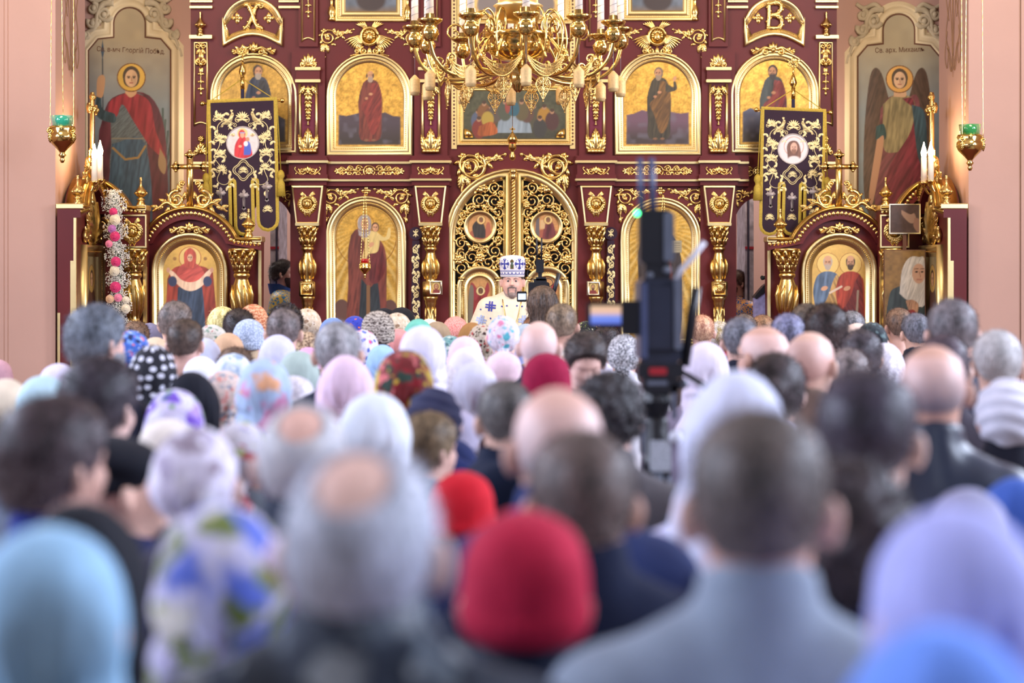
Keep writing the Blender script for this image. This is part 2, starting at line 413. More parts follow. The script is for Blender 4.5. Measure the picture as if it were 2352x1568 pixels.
def o_husk(mb, H, m=None):
    """hanging husks over an acanthus foot, height H, 40 wide; origin top centre"""
    mb.acan(-9, -2, 250, 26, 16, 4, -30, m); mb.acan(9, -2, 290, 26, 16, 4, 30, m); mb.acan(0, -2, 270, 30, 18, 5, 0, m)
    y = -22
    for i in range(4):
        k = 1-0.12*i
        for q in (-1, 1): mb.leaf(0, y, 270+q*38, 18*k, 8*k, 4, -q*60, m); mb.leaf(0, y+4, 270+q*70, 14*k, 6*k, 3, -q*50, m)
        mb.leaf(0, y, 270, 20*k, 8*k, 5, 0, m); mb.ball(0, y, 3, 3*k, m, 6, 4); y -= 19*k
    mb.vine([(0, y+10), (0, y-6)], 1.6, 1.2, m); mb.ball(0, y-6, 2, 3, m, 6, 4)
    yb = -H
    mb.acan(0, yb, 90, 58, 34, 7, 0, m); mb.acan(-9, yb, 104, 44, 24, 5, 10, m); mb.acan(9, yb, 76, 44, 24, 5, -10, m)
    for x in (-15, -7, 0, 7, 15): mb.ball(x, yb+4, 5, 5.5, m, 8, 5)
def o_drop(mb, m=None):
    """slim panel filling: rose, scrolls and a chain of husks; 26 wide, 125 high, origin top centre"""
    for q in (-1, 1):
        mb.spiral(q*7, -8, 7, 90, 1.2, q, 2.2, 1.4, m); mb.spiral(q*6, -44, 7, 270, 1.2, q, 2.4, 1.4, m)
        for y, a in ((-14, -70), (-24, -100), (-34, -60), (-58, -110)): mb.leaf(q*3, y, a if q > 0 else 180-a, 16, 8, 3, q*30, m)
    mb.rosette(0, -22, 8, 6, 3, m); mb.ball(0, -50, 3, 6, m)
    for y in (-72, -90, -106):
        mb.leaf(0, y+6, 270, 14, 5, 3, 0, m)
        for q in (-1, 1): mb.leaf(0, y, 270+q*100, 9, 5, 2.5, -q*60, m)
    mb.vine([(0, -60), (0, -116)], 1.2, 0.8, m); mb.leaf(0, -112, 270, 10, 5, 2, 0, m)
def o_quatre(mb, r, m=None):
    for a in (0, 90, 180, 270): mb.leaf(0, 0, a, r, r*0.75, r*0.25, 0, m)
    mb.ball(0, 0, 2, r*0.3, m)
FINIAL = [(2, -34), (3.5, -32), (2, -30), (4, -27), (2.2, -24), (3.4, -20), (2.2, -17), (5, -10), (9, -4), (14, 2), (15, 7), (12, 12), (6, 16), (5, 18), (10, 20), (10, 23), (6, 25), (9, 28), (11, 34), (12, 40)]
def finial(mb, u, v, h, m=None, w=0, lob=8):
    """turned finial, foot at v, total height h (raw frame)"""
    k = h/74.0
    mb.lathe([(r*k, -(34-y)*0+ (y-40)*k) for r, y in FINIAL], u, v, w, 16, m, lob=lob, amp=0.06)
    for i in range(8):
        a = 2*pi*i/8; mb.ball(u+14*k*cos(a), v-34*k, w+14*k*sin(a), 3.4*k, m, 6, 4)
# ---------------------------------------------------------------- paintings (pigment on a panel, colour per vertex, alpha = gold leaf)
class Paint:
    def __init__(s, u0, u1, v0, v1, step=2.0):
        s.u = np.linspace(u0, u1, max(2, int((u1-u0)/step)+1)); s.v = np.linspace(v0, v1, max(2, int((v1-v0)/step)+1))
        s.U, s.W = np.meshgrid(s.u, s.v); s.C = np.zeros(s.U.shape+(4,)); s.C[..., 3] = 0
        s.st = step; s.seed = int(u0*7+v0*13) % 9973
    def noise(s, sc, seed=0):
        g = np.random.default_rng(s.seed+seed); n = 64; a = g.random((n, n))
        x = (s.U/sc) % (n-1); y = (s.W/sc) % (n-1); i = x.astype(int); j = y.astype(int); fx = x-i; fy = y-j
        fx = fx*fx*(3-2*fx); fy = fy*fy*(3-2*fy)
        return (a[j, i]*(1-fx)+a[j, i+1]*fx)*(1-fy)+(a[j+1, i]*(1-fx)+a[j+1, i+1]*fx)*fy
    def over(s, mask, c, metal=0.0):
        c = np.array(lin(c)) if isinstance(c, tuple) else c
        mk = mask[..., None]; s.C[..., :3] = s.C[..., :3]*(1-mk)+c*mk; s.C[..., 3] = s.C[..., 3]*(1-mask)+metal*mask
    def fill(s, c, metal=0.0, var=0.2, sc=14):
        n = 1+var*(s.noise(sc)+s.noise(sc*0.3, 3)-1)
        s.over(np.ones(s.U.shape), np.array(lin(c))*n[..., None], metal)
    def vgrad(s, c0, c1, v0, v1, metal=0.0):
        t = np.clip((s.W-v0)/(v1-v0), 0, 1)[..., None]; s.over(np.ones(s.U.shape), np.array(lin(c0))*(1-t)+np.array(lin(c1))*t, metal)
    def ell(s, cu, cv, ru, rv, c, soft=1.2, metal=0.0, ang=0, op=1.0):
        a = R(ang); x = (s.U-cu)*cos(a)+(s.W-cv)*sin(a); y = -(s.U-cu)*sin(a)+(s.W-cv)*cos(a)
        d = (1-np.sqrt((x/ru)**2+(y/rv)**2))*min(ru, rv); s.over(np.clip(d/soft+0.5, 0, 1)*op, c, metal)
    def ring(s, cu, cv, r, wd, c, metal=0.0, op=1.0):
        d = np.hypot(s.U-cu, s.W-cv); s.over(np.clip((wd/2-np.abs(d-r))/1.0+0.5, 0, 1)*op, c, metal)
    def pmask(s, pts, soft=1.5):
        p = np.asarray(pts, float); ins = np.zeros(s.U.shape, bool); dist = np.full(s.U.shape, 1e9); n = len(p)
        for i in range(n):
            a, b = p[i], p[(i+1) % n]
            if abs(b[1]-a[1]) > 1e-9:
                c = ((a[1] > s.W) != (b[1] > s.W)) & (s.U < (b[0]-a[0])*(s.W-a[1])/(b[1]-a[1])+a[0]); ins ^= c
            d = b-a; t = np.clip(((s.U-a[0])*d[0]+(s.W-a[1])*d[1])/(d@d+1e-9), 0, 1)
            dist = np.minimum(dist, np.hypot(s.U-a[0]-t*d[0], s.W-a[1]-t*d[1]))
        return np.clip(np.where(ins, dist, -dist)/soft+0.5, 0, 1)
    def poly(s, pts, c, smooth=True, folds=0, dark=0.55, fdir=(1.0, 0.12), soft=1.5, op=1.0, metal=0.0):
        if smooth: pts = catmull(list(pts)+[pts[0]], 5)[:-1]
        m = s.pmask(pts, soft); base = np.array(lin(c)); col = base
        if folds:
            a_, b_ = fdir; q = s.U*a_+s.W*b_; t_ = s.W*a_-s.U*b_; U0, W0 = s.U, s.W
            s.U, s.W = q*1.6+4000, t_*0.16+0.5*q+4000; sh = s.noise(folds*0.8, 5); s.U, s.W = q*1.3+4000, t_*0.3+4000; sh = 0.6*sh+0.4*s.noise(folds*0.5, 9); s.U, s.W = U0, W0
            sh = np.clip((sh-0.2)*1.6, 0, 1)
            col = base*(dark+(1.25-dark)*sh)[..., None]
        s.over(m*op, col, metal)
    def stroke(s, pts, wd, c, soft=1.0, op=1.0, metal=0.0):
        p = np.asarray(pts, float); dist = np.full(s.U.shape, 1e9)
        for a, b in zip(p[:-1], p[1:]):
            d = b-a; t = np.clip(((s.U-a[0])*d[0]+(s.W-a[1])*d[1])/(d@d+1e-9), 0, 1); dist = np.minimum(dist, np.hypot(s.U-a[0]-t*d[0], s.W-a[1]-t*d[1]))
        s.over(np.clip((wd/2-dist)/soft+0.5, 0, 1)*op, c, metal)
    def head(s, cu, cv, r, skin=(196, 148, 104), hair=(70, 50, 34), beard=None, veil=None, turn=0.0, halo=None, hr=2.0):
        if halo: s.ell(cu, cv, r*hr, r*hr, halo, 1.2, 0.6); s.ring(cu, cv, r*hr, max(1.2, r*0.12), (110, 66, 30))
        if veil: s.ell(cu, cv+r*0.15, r*1.18, r*1.45, veil)
        elif hair: s.ell(cu, cv-r*0.15, r*0.98, r*1.15, hair)
        if hair and not veil: s.ell(cu, cv+r*0.35, r*0.9, r*0.8, hair)
        s.ell(cu+turn*r*0.2, cv+r*0.1, r*0.72, r*1.0, skin)
        s.ell(cu+turn*r*0.2+r*0.35, cv+r*0.2, r*0.28, r*0.7, tuple(int(x*0.8) for x in skin), op=0.6, soft=r*0.3)
        fx = cu+turn*r*0.35
        for q in (-1, 1):
            s.stroke([(fx+q*r*0.16, cv-r*0.12), (fx+q*r*0.46, cv-r*0.12)], r*0.12, (70, 44, 30), op=0.8)
            s.ell(fx+q*r*0.3, cv+r*0.02, r*0.15, r*0.09, (44, 30, 24))
        s.stroke([(fx, cv), (fx+r*0.05, cv+r*0.4)], r*0.12, (150, 100, 70), op=0.7)
        s.stroke([(fx-r*0.17, cv+r*0.62), (fx+r*0.17, cv+r*0.62)], r*0.13, (150, 70, 60), op=0.8)
        if beard:
            s.ell(cu+turn*r*0.15, cv+r*0.95, r*0.62, r*0.75, beard); s.stroke([(fx-r*0.3, cv+r*0.5), (fx+r*0.3, cv+r*0.5)], r*0.16, beard, op=0.8)
            s.ell(cu+turn*r*0.15, cv+r*0.25, r*0.5, r*0.4, skin, op=0.35)
    def mesh(s, name, d, w, parent, mask=None, label=None, T=None):
        ny, nx = s.U.shape
        mb = MB(d, T)
        vs_ = np.stack([s.U, s.W, np.full(s.U.shape, w)], 2).reshape(-1, 3)
        i = np.arange((ny-1)*(nx-1)); r = i//(nx-1); c = i % (nx-1); a = r*nx+c
        fs = np.stack([a, a+nx, a+nx+1, a+1], 1)
        colr = s.C.reshape(-1, 4)
        if mask is not None:
            cu = vs_[fs].mean(1); pm = inpoly(cu[:, 0], cu[:, 1], mask); fs = fs[pm]
            used = np.unique(fs); re = np.full(len(vs_), -1); re[used] = np.arange(len(used)); fs = re[fs]; vs_ = vs_[used]; colr = colr[used]
        mb.V = [vs_]; mb.Fc = [tuple(f) for f in fs.tolist()]; mb.M = [0]*len(fs); mb.n = len(vs_)
        o = mb.build(name, PAINT, parent, False, label)
        at = o.data.color_attributes.new('Col', 'FLOAT_COLOR', 'POINT'); at.data.foreach_set('color', np.ascontiguousarray(np.clip(colr, 0, 1), dtype=np.float32).ravel())
        return o
def inpoly(x, y, pts):
    p = np.asarray(pts, float); ins = np.zeros(x.shape, bool)
    for i in range(len(p)):
        a, b = p[i], p[(i+1) % len(p)]
        if abs(b[1]-a[1]) > 1e-9: ins ^= ((a[1] > y) != (b[1] > y)) & (x < (b[0]-a[0])*(y-a[1])/(b[1]-a[1])+a[0])
    return ins
# ---------------------------------------------------------------- implicit surfaces for bodies and cloth
def smin(a, b, k):
    h = np.clip(0.5+0.5*(b-a)/k, 0, 1); return b*(1-h)+a*h-k*h*(1-h)
def smax(a, b, k): return -smin(-a, -b, k)
def ellip(p, c, r):
    q = (p-np.array(c))/np.array(r); k0 = np.linalg.norm(q, axis=-1); k1 = np.linalg.norm(q/np.array(r), axis=-1)+1e-9
    return k0*(k0-1)/k1
def cone(p, a, b, ra, rb):
    a = np.array(a, float); b = np.array(b, float); d = b-a; t = np.clip(((p-a)@d)/(d@d), 0, 1)
    return np.linalg.norm(p-a-t[..., None]*d, axis=-1)-(ra+(rb-ra)*t)
def nets(f, lo, hi, h, proj=3):
    ax = [np.arange(lo[i], hi[i]+h, h) for i in range(3)]
    n = [len(a) for a in ax]
    G = np.stack(np.meshgrid(*ax, indexing='ij'), -1); Vv = f(G.reshape(-1, 3)).reshape(n); del G
    ins = Vv < 0
    cs = [ins[i:n[0]-1+i, j:n[1]-1+j, k:n[2]-1+k] for i in (0, 1) for j in (0, 1) for k in (0, 1)]
    s_ = np.sum(cs, axis=0); act = (s_ > 0) & (s_ < 8)
    idx = np.full(act.shape, -1); ijk = np.argwhere(act); idx[act] = np.arange(len(ijk))
    acc = np.zeros((len(ijk), 3)); cnt = np.zeros(len(ijk))
    for axis in range(3):
        for o1 in (0, 1):
            for o2 in (0, 1):
                off = [0, 0, 0]; oth = [q for q in range(3) if q != axis]; off[oth[0]] = o1; off[oth[1]] = o2
                A = ijk+off; B = A.copy(); B[:, axis] += 1
                va = Vv[tuple(A.T)]; vb = Vv[tuple(B.T)]; m = (va < 0) != (vb < 0)
                t = np.where(m, va/(va-vb+1e-12), 0); pos = A.astype(float); pos[:, axis] += t
                acc[m] += pos[m]; cnt[m] += 1
    P_ = acc/cnt[:, None]*h+np.array(lo)
    faces = []
    for axis in range(3):
        o1, o2 = [(1, 2), (2, 0), (0, 1)][axis]
        sl_a = [slice(None)]*3; sl_b = [slice(None)]*3; sl_a[axis] = slice(0, n[axis]-1); sl_b[axis] = slice(1, n[axis])
        ch = ins[tuple(sl_a)] != ins[tuple(sl_b)]
        E = np.argwhere(ch); ok = (E[:, o1] > 0) & (E[:, o2] > 0) & (E[:, o1] < n[o1]-1) & (E[:, o2] < n[o2]-1); E = E[ok]
        sg = ins[tuple(E.T)]
        q = []
        for d1, d2 in ((-1, -1), (0, -1), (0, 0), (-1, 0)):
            C = E.copy(); C[:, o1] += d1; C[:, o2] += d2; q.append(idx[tuple(C.T)])
        q = np.stack(q, 1); q[~sg] = q[~sg][:, ::-1]; faces.append(q)
    Fq = np.concatenate(faces); Fq = Fq[(Fq >= 0).all(1)]
    e = h*0.2
    for _ in range(proj):
        v0 = f(P_); g = np.stack([(f(P_+np.eye(3)[i]*e)-v0)/e for i in range(3)], 1); gg = (g*g).sum(1, keepdims=True)
        st = np.clip(v0[:, None]*g/(gg+1e-6), -h*0.5, h*0.5); P_ = P_-st
    return P_, Fq
def mesh_of(name, V_, F_, mats=(None,), smooth=True):
    me = bpy.data.meshes.new(name); me.from_pydata(V_.tolist(), [], [tuple(f) for f in F_.tolist()] if hasattr(F_, 'tolist') else F_)
    for q in mats: me.materials.append(q)
    if smooth: me.shade_smooth()
    me.update(); return me
def inst(name, me, parent, m, label=None):
    """child sharing mesh data, its material set on the object"""
    o = bpy.data.objects.new(name, me); COL.objects.link(o); o.parent = parent
    for i, q in enumerate(m if isinstance(m, (list, tuple)) else [m]):
        o.material_slots[i].link = 'OBJECT'; o.material_slots[i].material = q
    return tag(o, label)
# ================================================================ the setting
def struct(name, mb, m, smooth=False, label=None):
    o = mb.build(name, m, None, smooth); return tag(o, label, None, None, 'structure')
STONE = mat('worn_floor_tile', (120, 104, 92), 0.5, 0, 0.15, 2)
CARPET = mat('red_carpet', (84, 34, 34), 0.95, 0, 0.15, 30)
b = MB(); b.box(-8, 8, -6, 12.95, -0.3, 0); struct('floor', b, STONE)
b = MB(); b.box(-8, 8, 12.95, 21.5, -0.3, 0.25); o = struct('floor_platform', b, CARPET)
IVORY = mat('pale_vault_plaster', (228, 212, 190), 0.9, 0, 0.05, 1)
b = MB(); b.box(-8, 8, -6, 21.5, 8.6, 8.9); struct('ceiling', b, IVORY)
def side_wall(q, name):
    # long wall with three tall window openings
    outer = [(-6, 0), (21.5, 0), (21.5, 8.6), (-6, 8.6)]
    holes = [[(y-0.9, 3.2), (y-0.9, 6.4)]+[(y-0.9*cos(pi*i/10), 6.4+0.9*sin(pi*i/10)) for i in range(1, 10)]+[(y+0.9, 6.4), (y+0.9, 3.2)] for y in (2.0, 6.5, 11.0)]
    mb = MB(T=[[0, 0, q, q*7.0], [1, 0, 0, 0], [0, 1, 0, 0], [0, 0, 0, 1]]); mb.polyh(outer, holes, 0, 0.5)
    wl = struct(name, mb, PINK)
side_wall(1, 'wall_right'); side_wall(-1, 'wall_left')
# piers of the chancel arch
for q, nm in ((-1, 'left'), (1, 'right')):
    mb = MB(); x0, x1 = sorted((q*3.97, q*7.0)); mb.box(x0, x1, 15.9, 17.0, 0, 8.6)
    pier = struct('wall_pier_'+nm, mb, PINK)
    # shallow pilaster strip on the pier face, at the outer edge of the picture
    mb = MB(15.9); a, c = (-60, 10) if q < 0 else (2344, 2420); mb.box(a, c, -700, 1060, 0, 6); mb.box(a, c+8 if q < 0 else c, -700, 1060, 0, 3); mb.build('pilaster_strip', PINK, pier, False)
    # painted scroll drop on the reveal of the pier
    T = [[0, 0, -q*1.0, q*3.968], [q*-1.0*0, 0, 0, 0], [0, 0, 0, 0], [0, 0, 0, 1]]
    k = 0.0042
    T = np.array([[0, 0, -q*k, q*3.966], [k, 0, 0, 16.45], [0, -k, 0, CZ+HY*16.45/F], [0, 0, 0, 1.0]])
    mb = MB(T=T)
    for s_ in (-1, 1):
        for pts in ([(s_*4, -40), (s_*40, 20), (s_*60, 70), (s_*30, 110), (s_*8, 150)], [(s_*50, 60), (s_*70, 110), (s_*52, 140), (s_*40, 110), (s_*52, 96)], [(s_*20, -60), (s_*24, 0), (s_*10, 60), (s_*2, 120)], [(s_*60, -80), (s_*62, -20), (s_*34, 40)], [(s_*36, 96), (s_*26, 140), (s_*12, 150), (s_*6, 120)]):
            mb.tube([(x, y, 0.6) for x, y in catmull(pts, 6)], 1.6, 4, 0.3)
    mb.tube([(0, -60, 0.6), (0, 165, 0.6)], [3, 1], 4, 0.3)
    mb.build('painted_scroll', mat('ochre_line', (150, 116, 84), 0.9), pier)
# rear wall either side of the screen and the sanctuary wall behind it
DW = 18.0
for q, nm in ((-1, 'back_left'), (1, 'back_right')):
    mb = MB(); x0, x1 = sorted((q*2.98, q*7.0)); mb.box(x0, x1, DW, DW+0.3, 0, 8.6); struct('wall_'+nm, mb, PINK)
mb = MB(); mb.box(-7, 7, 21.2, 21.5, 0.25, 8.6); struct('wall_sanctuary', mb, PINK)
# ---------------------------------------------------------------- wall paintings in stucco frames
def wall_icon(cx, top, sgn, name, label, draw, words, wx, wy, wang):
    root = thing('wall_painting', P(cx, 480, DW), label, 'painting')
    hw = 94
    path = [(cx-hw, 640), (cx-hw, top+98), (cx-hw+22, top+72), (cx-36, top+68)]
    path += [(cx-36*cos(pi*i/16), top+36-36*sin(pi*i/16)) for i in range(1, 16)]
    path[4:4] = [(cx-36, top+36)]; path += [(cx+36, top+36), (cx+36, top+68), (cx+hw-22, top+72), (cx+hw, top+98), (cx+hw, 640)]
    p = Paint(cx-hw, cx+hw, top, 560, 1.6); draw(p, cx, top); p.mesh('painting', DW, 2.0, root, path)
    mb = MB(DW); op = path
    mb.sweep(path, [(1.5, 2.5), (0, 3.2), (-2, 2.4)], True, 0)
    mb.build('dark_line', UMBER, root)
    mb = MB(DW)
    mb.sweep(path, [(-2, 0), (-2, 4), (-6, 6), (-9, 3), (-10, 3), (-16, 3), (-18, 6.5), (-22, 6.5), (-24, 3), (-28, 2.5), (-30, 0)], True, 0)
    mb.build('stucco_moulding', CREAM, root)
    for s_ in (-1, 1):
        mb = MB(DW)
        mb.at(cx, top+36, 1.0, 0, s_)
        for (x, y, r, a, t, d) in ((56, 22, 17, 200, 1.3, 1), (82, 2, 14, 30, 1.2, -1), (84, 34, 13, 90, 1.2, 1), (100, -26, 11, 60, 1.2, -1)): mb.spiral(x, y, r, a, t, d, 6.5, 4, None, 8, z=3)
        mb.vine([(36, 46), (60, 44), (72, 24), (80, -12), (98, -22), (112, -52), (120, -76)], 8, 3, None, 8, 3)
        mb.vine([(66, 8), (86, -14), (100, -36), (112, -60)], 6, 3, None, 8, 2); mb.vine([(40, 44), (56, 58), (80, 50), (98, 60)], 7, 4, None, 8, 3)
        mb.build('stucco_scroll', mat('grey_stucco', (176, 162, 134), 0.8), root)
    # lettering
    cu = bpy.data.curves.new('lettering', 'FONT'); cu.body = words; cu.size = 0.068; cu.align_x = 'CENTER'; cu.extrude = 0.0006
    tmp = bpy.data.objects.new('lettering_tmp', cu); COL.objects.link(tmp); bpy.context.view_layer.update()
    me = bpy.data.meshes.new_from_object(tmp.evaluated_get(bpy.context.evaluated_depsgraph_get())); bpy.data.objects.remove(tmp)
    me.transform(Matrix.Scale(0.86, 4, (1, 0, 0))); me.materials.clear(); me.materials.append(UMBER)
    o = bpy.data.objects.new('lettering', me); COL.objects.link(o); o.parent = root
    pos = P(wx, wy, DW)-P(cx, 480, DW); o.location = (pos.x, -0.012, pos.z); o.rotation_euler = (R(90), R(wang), 0)
    return root
def draw_soldier(p, cx, top):
    p.vgrad((168, 150, 116), (120, 132, 138), top+70, 250); m = np.clip((p.W-300)/140, 0, 1); p.over(m*0.8, (72, 88, 106))
    p.over(0.25*p.noise(20), (100, 92, 84))
    p.stroke([(cx-62, 135), (cx-60, 520)], 3, (60, 66, 70)); p.poly([(cx-62, 92), (cx-66, 118), (cx-62, 138), (cx-58, 118)], (66, 84, 96), False)
    for a in range(-4, 5): p.stroke([(cx+76, 420), (cx+76+a*6, 250+abs(a)*26)], 5, (52, 72, 62), op=0.8)
    p.poly([(cx-70, 300), (cx-74, 560), (cx+70, 560), (cx+84, 330), (cx+46, 220), (cx-40, 225)], (92, 40, 50), True, 14)
    p.poly([(cx-44, 262), (cx-30, 226), (cx, 216), (cx+34, 226), (cx+40, 330), (cx+36, 400), (cx-40, 400), (cx-42, 330)], (92, 100, 102), True, 5, 0.6, (1, 1))
    p.poly([(cx-40, 330), (cx+36, 330), (cx+46, 560), (cx-50, 560)], (62, 88, 108), True, 9)
    p.stroke([(cx-38, 340), (cx-10, 366), (cx+20, 362), (cx+36, 336)], 5, (150, 118, 66)); p.stroke([(cx-40, 318), (cx+38, 318)], 3, (130, 120, 100))
    p.poly([(cx-50, 262), (cx-44, 232), (cx-8, 214), (cx+20, 216), (cx+48, 238), (cx+60, 300), (cx+82, 360), (cx+50, 340), (cx+10, 280), (cx-16, 240), (cx-30, 268)], (146, 44, 52), True, 12)
    p.poly([(cx-78, 222), (cx-66, 216), (cx-62, 250), (cx-34, 262), (cx-36, 282), (cx-74, 268)], (52, 72, 78), True, 8)
    p.poly([(cx-76, 222), (cx-74, 182), (cx-62, 172), (cx-56, 184), (cx-62, 222)], (184, 140, 100), True)
    p.poly([(cx-10, 214), (cx-8, 196), (cx+12, 196), (cx+16, 214), (cx+2, 224)], (196, 152, 112), True)
    p.head(cx+4, 178, 20, (208, 168, 128), (72, 56, 40), halo=(206, 168, 84), hr=1.6)
    p.poly([(cx+70, 340), (cx+84, 370), (cx+80, 400), (cx+66, 380)], (150, 120, 84), True)
def draw_angel(p, cx, top):
    p.vgrad((172, 158, 126), (134, 148, 152), top+70, 260); p.over(np.clip((p.W-300)/200, 0, 1)*0.6, (84, 104, 116)); p.over(0.25*p.noise(20), (110, 100, 88))
    for q in (-1, 1):
        p.poly([(cx+q*22, 230), (cx+q*40, 168), (cx+q*58, 158), (cx+q*70, 200), (cx+q*80, 320), (cx+q*78, 460), (cx+q*50, 500), (cx+q*36, 300)], (86, 66, 52), True, 7, 0.6, (1, -0.3*q))
    p.poly([(cx-42, 250), (cx-20, 222), (cx+20, 222), (cx+50, 250), (cx+60, 560), (cx-50, 560)], (120, 66, 70), True, 14, 0.5, (1, 0.6))
    p.poly([(cx-36, 240), (cx-12, 220), (cx+26, 222), (cx+38, 250), (cx+30, 330), (cx-28, 350), (cx-36, 300)], (150, 136, 96), True, 8)
    p.poly([(cx+8, 226), (cx+34, 230), (cx+28, 300), (cx-20, 380), (cx-40, 460), (cx-60, 560), (cx+10, 560), (cx+50, 440), (cx+52, 280)], (128, 48, 60), True, 12, 0.5, (1, 0.5))
    p.poly([(cx-52, 290), (cx-34, 286), (cx-30, 318), (cx-52, 322)], (42, 76, 78), True, 8)
    p.poly([(cx-50, 320), (cx-34, 318), (cx-50, 420), (cx-62, 470), (cx-68, 440)], (184, 140, 108), True)
    p.poly([(cx+30, 240), (cx+60, 262), (cx+64, 380), (cx+44, 360)], (64, 88, 96), True, 10)
    p.poly([(cx-12, 222), (cx-8, 200), (cx+12, 200), (cx+16, 222)], (200, 160, 124), True)
    p.head(cx+2, 182, 19, (214, 176, 140), (78, 62, 46), halo=(214, 166, 96), hr=1.62)
wall_icon(298, 18, -1, 'l', 'wall painting of a young armoured saint with lance and red cloak, in a stucco frame', draw_soldier, 'Св. в-мч Георгій Побѣд.', 301, 121, 2.5)
wall_icon(2064, 33, 1, 'r', 'wall painting of a dark-winged angel in crimson drapery, in a stucco frame', draw_angel, 'Св. арх. Михаилъ', 2066, 120, -1.5)
# ================================================================ the iconostasis
D0 = 17.5
def dcx(x): return [x, 2352-x-(2352-2*1179)]     # mirror about the axis of the screen, column 1179
def mir(x): return 2358-x
ico = thing('iconostasis', P(1179, 1028, D0), 'tall maroon icon screen with gilded carving across the whole chancel', 'iconostasis')
# boards with openings for the royal doors and the two side doors
outer = [(438, 1028), (438, -120), (1922, -120), (1922, 1028)]
rdoor = arch(1027, 1331, 392, 1026); ld = arch(560, 682, 455, 1026, ry=110); rdr = arch(mir(682), mir(560), 455, 1026, ry=110)
mb = MB(D0); mb.polyh(outer, [rdoor, ld, rdr], -14, 0); mb.build('back_board', MAROON, ico, False)
# bays: slightly raised panels between the orders
def part(name, fn, m=GOLD, smooth=True, d=D0, parent=ico, label=None):
    b_ = MB(d); fn(b_); return b_.build(name, m, parent, smooth, label)
COLX = [709, 990, mir(990), mir(709)]
for cx in COLX:
    part('pilaster', lambda b_: (b_.box(cx-41, cx+41, 428, 1028, 0, 10), b_.box(cx-38, cx+38, 120, 360, 0, 8), b_.box(cx-22, cx+22, -120, 108, 0, 8)), MAROON, False)
for a, c in ((640, 1037), (mir(1037), mir(640))):
    part('cornice_board', lambda b_: (b_.box(a, c, 358, 428, 0, 12), b_.box(a, c, 364, 372, 12, 17), b_.box(a, c, 402, 412, 12, 17)), MAROON, False)
    part('cornice_line', lambda b_: b_.box(a, c, 372, 377, 0, 19, bev=1), PALE, False); part('cornice_line', lambda b_: b_.box(a, c, 412.5, 417, 0, 19, bev=1), PALE, False)
    for y_ in (372, 412): part('cornice_line', lambda b_: b_.box(438 if a < 1000 else 1752, 606 if a < 1000 else 1922, y_, y_+5, 0, 10), PALE, False)
for cx in COLX:
    part('cornice_break', lambda b_: (b_.box(cx-43, cx+43, 360, 426, 0, 22), b_.box(cx-46, cx+46, 364, 371, 20, 28), b_.box(cx-46, cx+46, 402, 411, 20, 28)), MAROON, False)
    part('cornice_line', lambda b_: (b_.box(cx-48, cx+48, 370, 375.5, 0, 31, bev=1), b_.box(cx-48, cx+48, 411.5, 416, 0, 31, bev=1)), PALE, False)
    part('frieze_ornament', lambda b_: o_frieze_small(b_.at(cx, 394, 1.0, 0, 1, 22)))
for cx in (849, mir(849)):
    part('frieze_ornament', lambda b_: o_frieze_long(b_.at(cx, 394, 1.0, 0, 1, 12)))
for cx in (618, mir(618)):
    part('frieze_ornament', lambda b_: o_frieze_long(b_.at(cx, 394, 0.8, 0, 1, 2)))
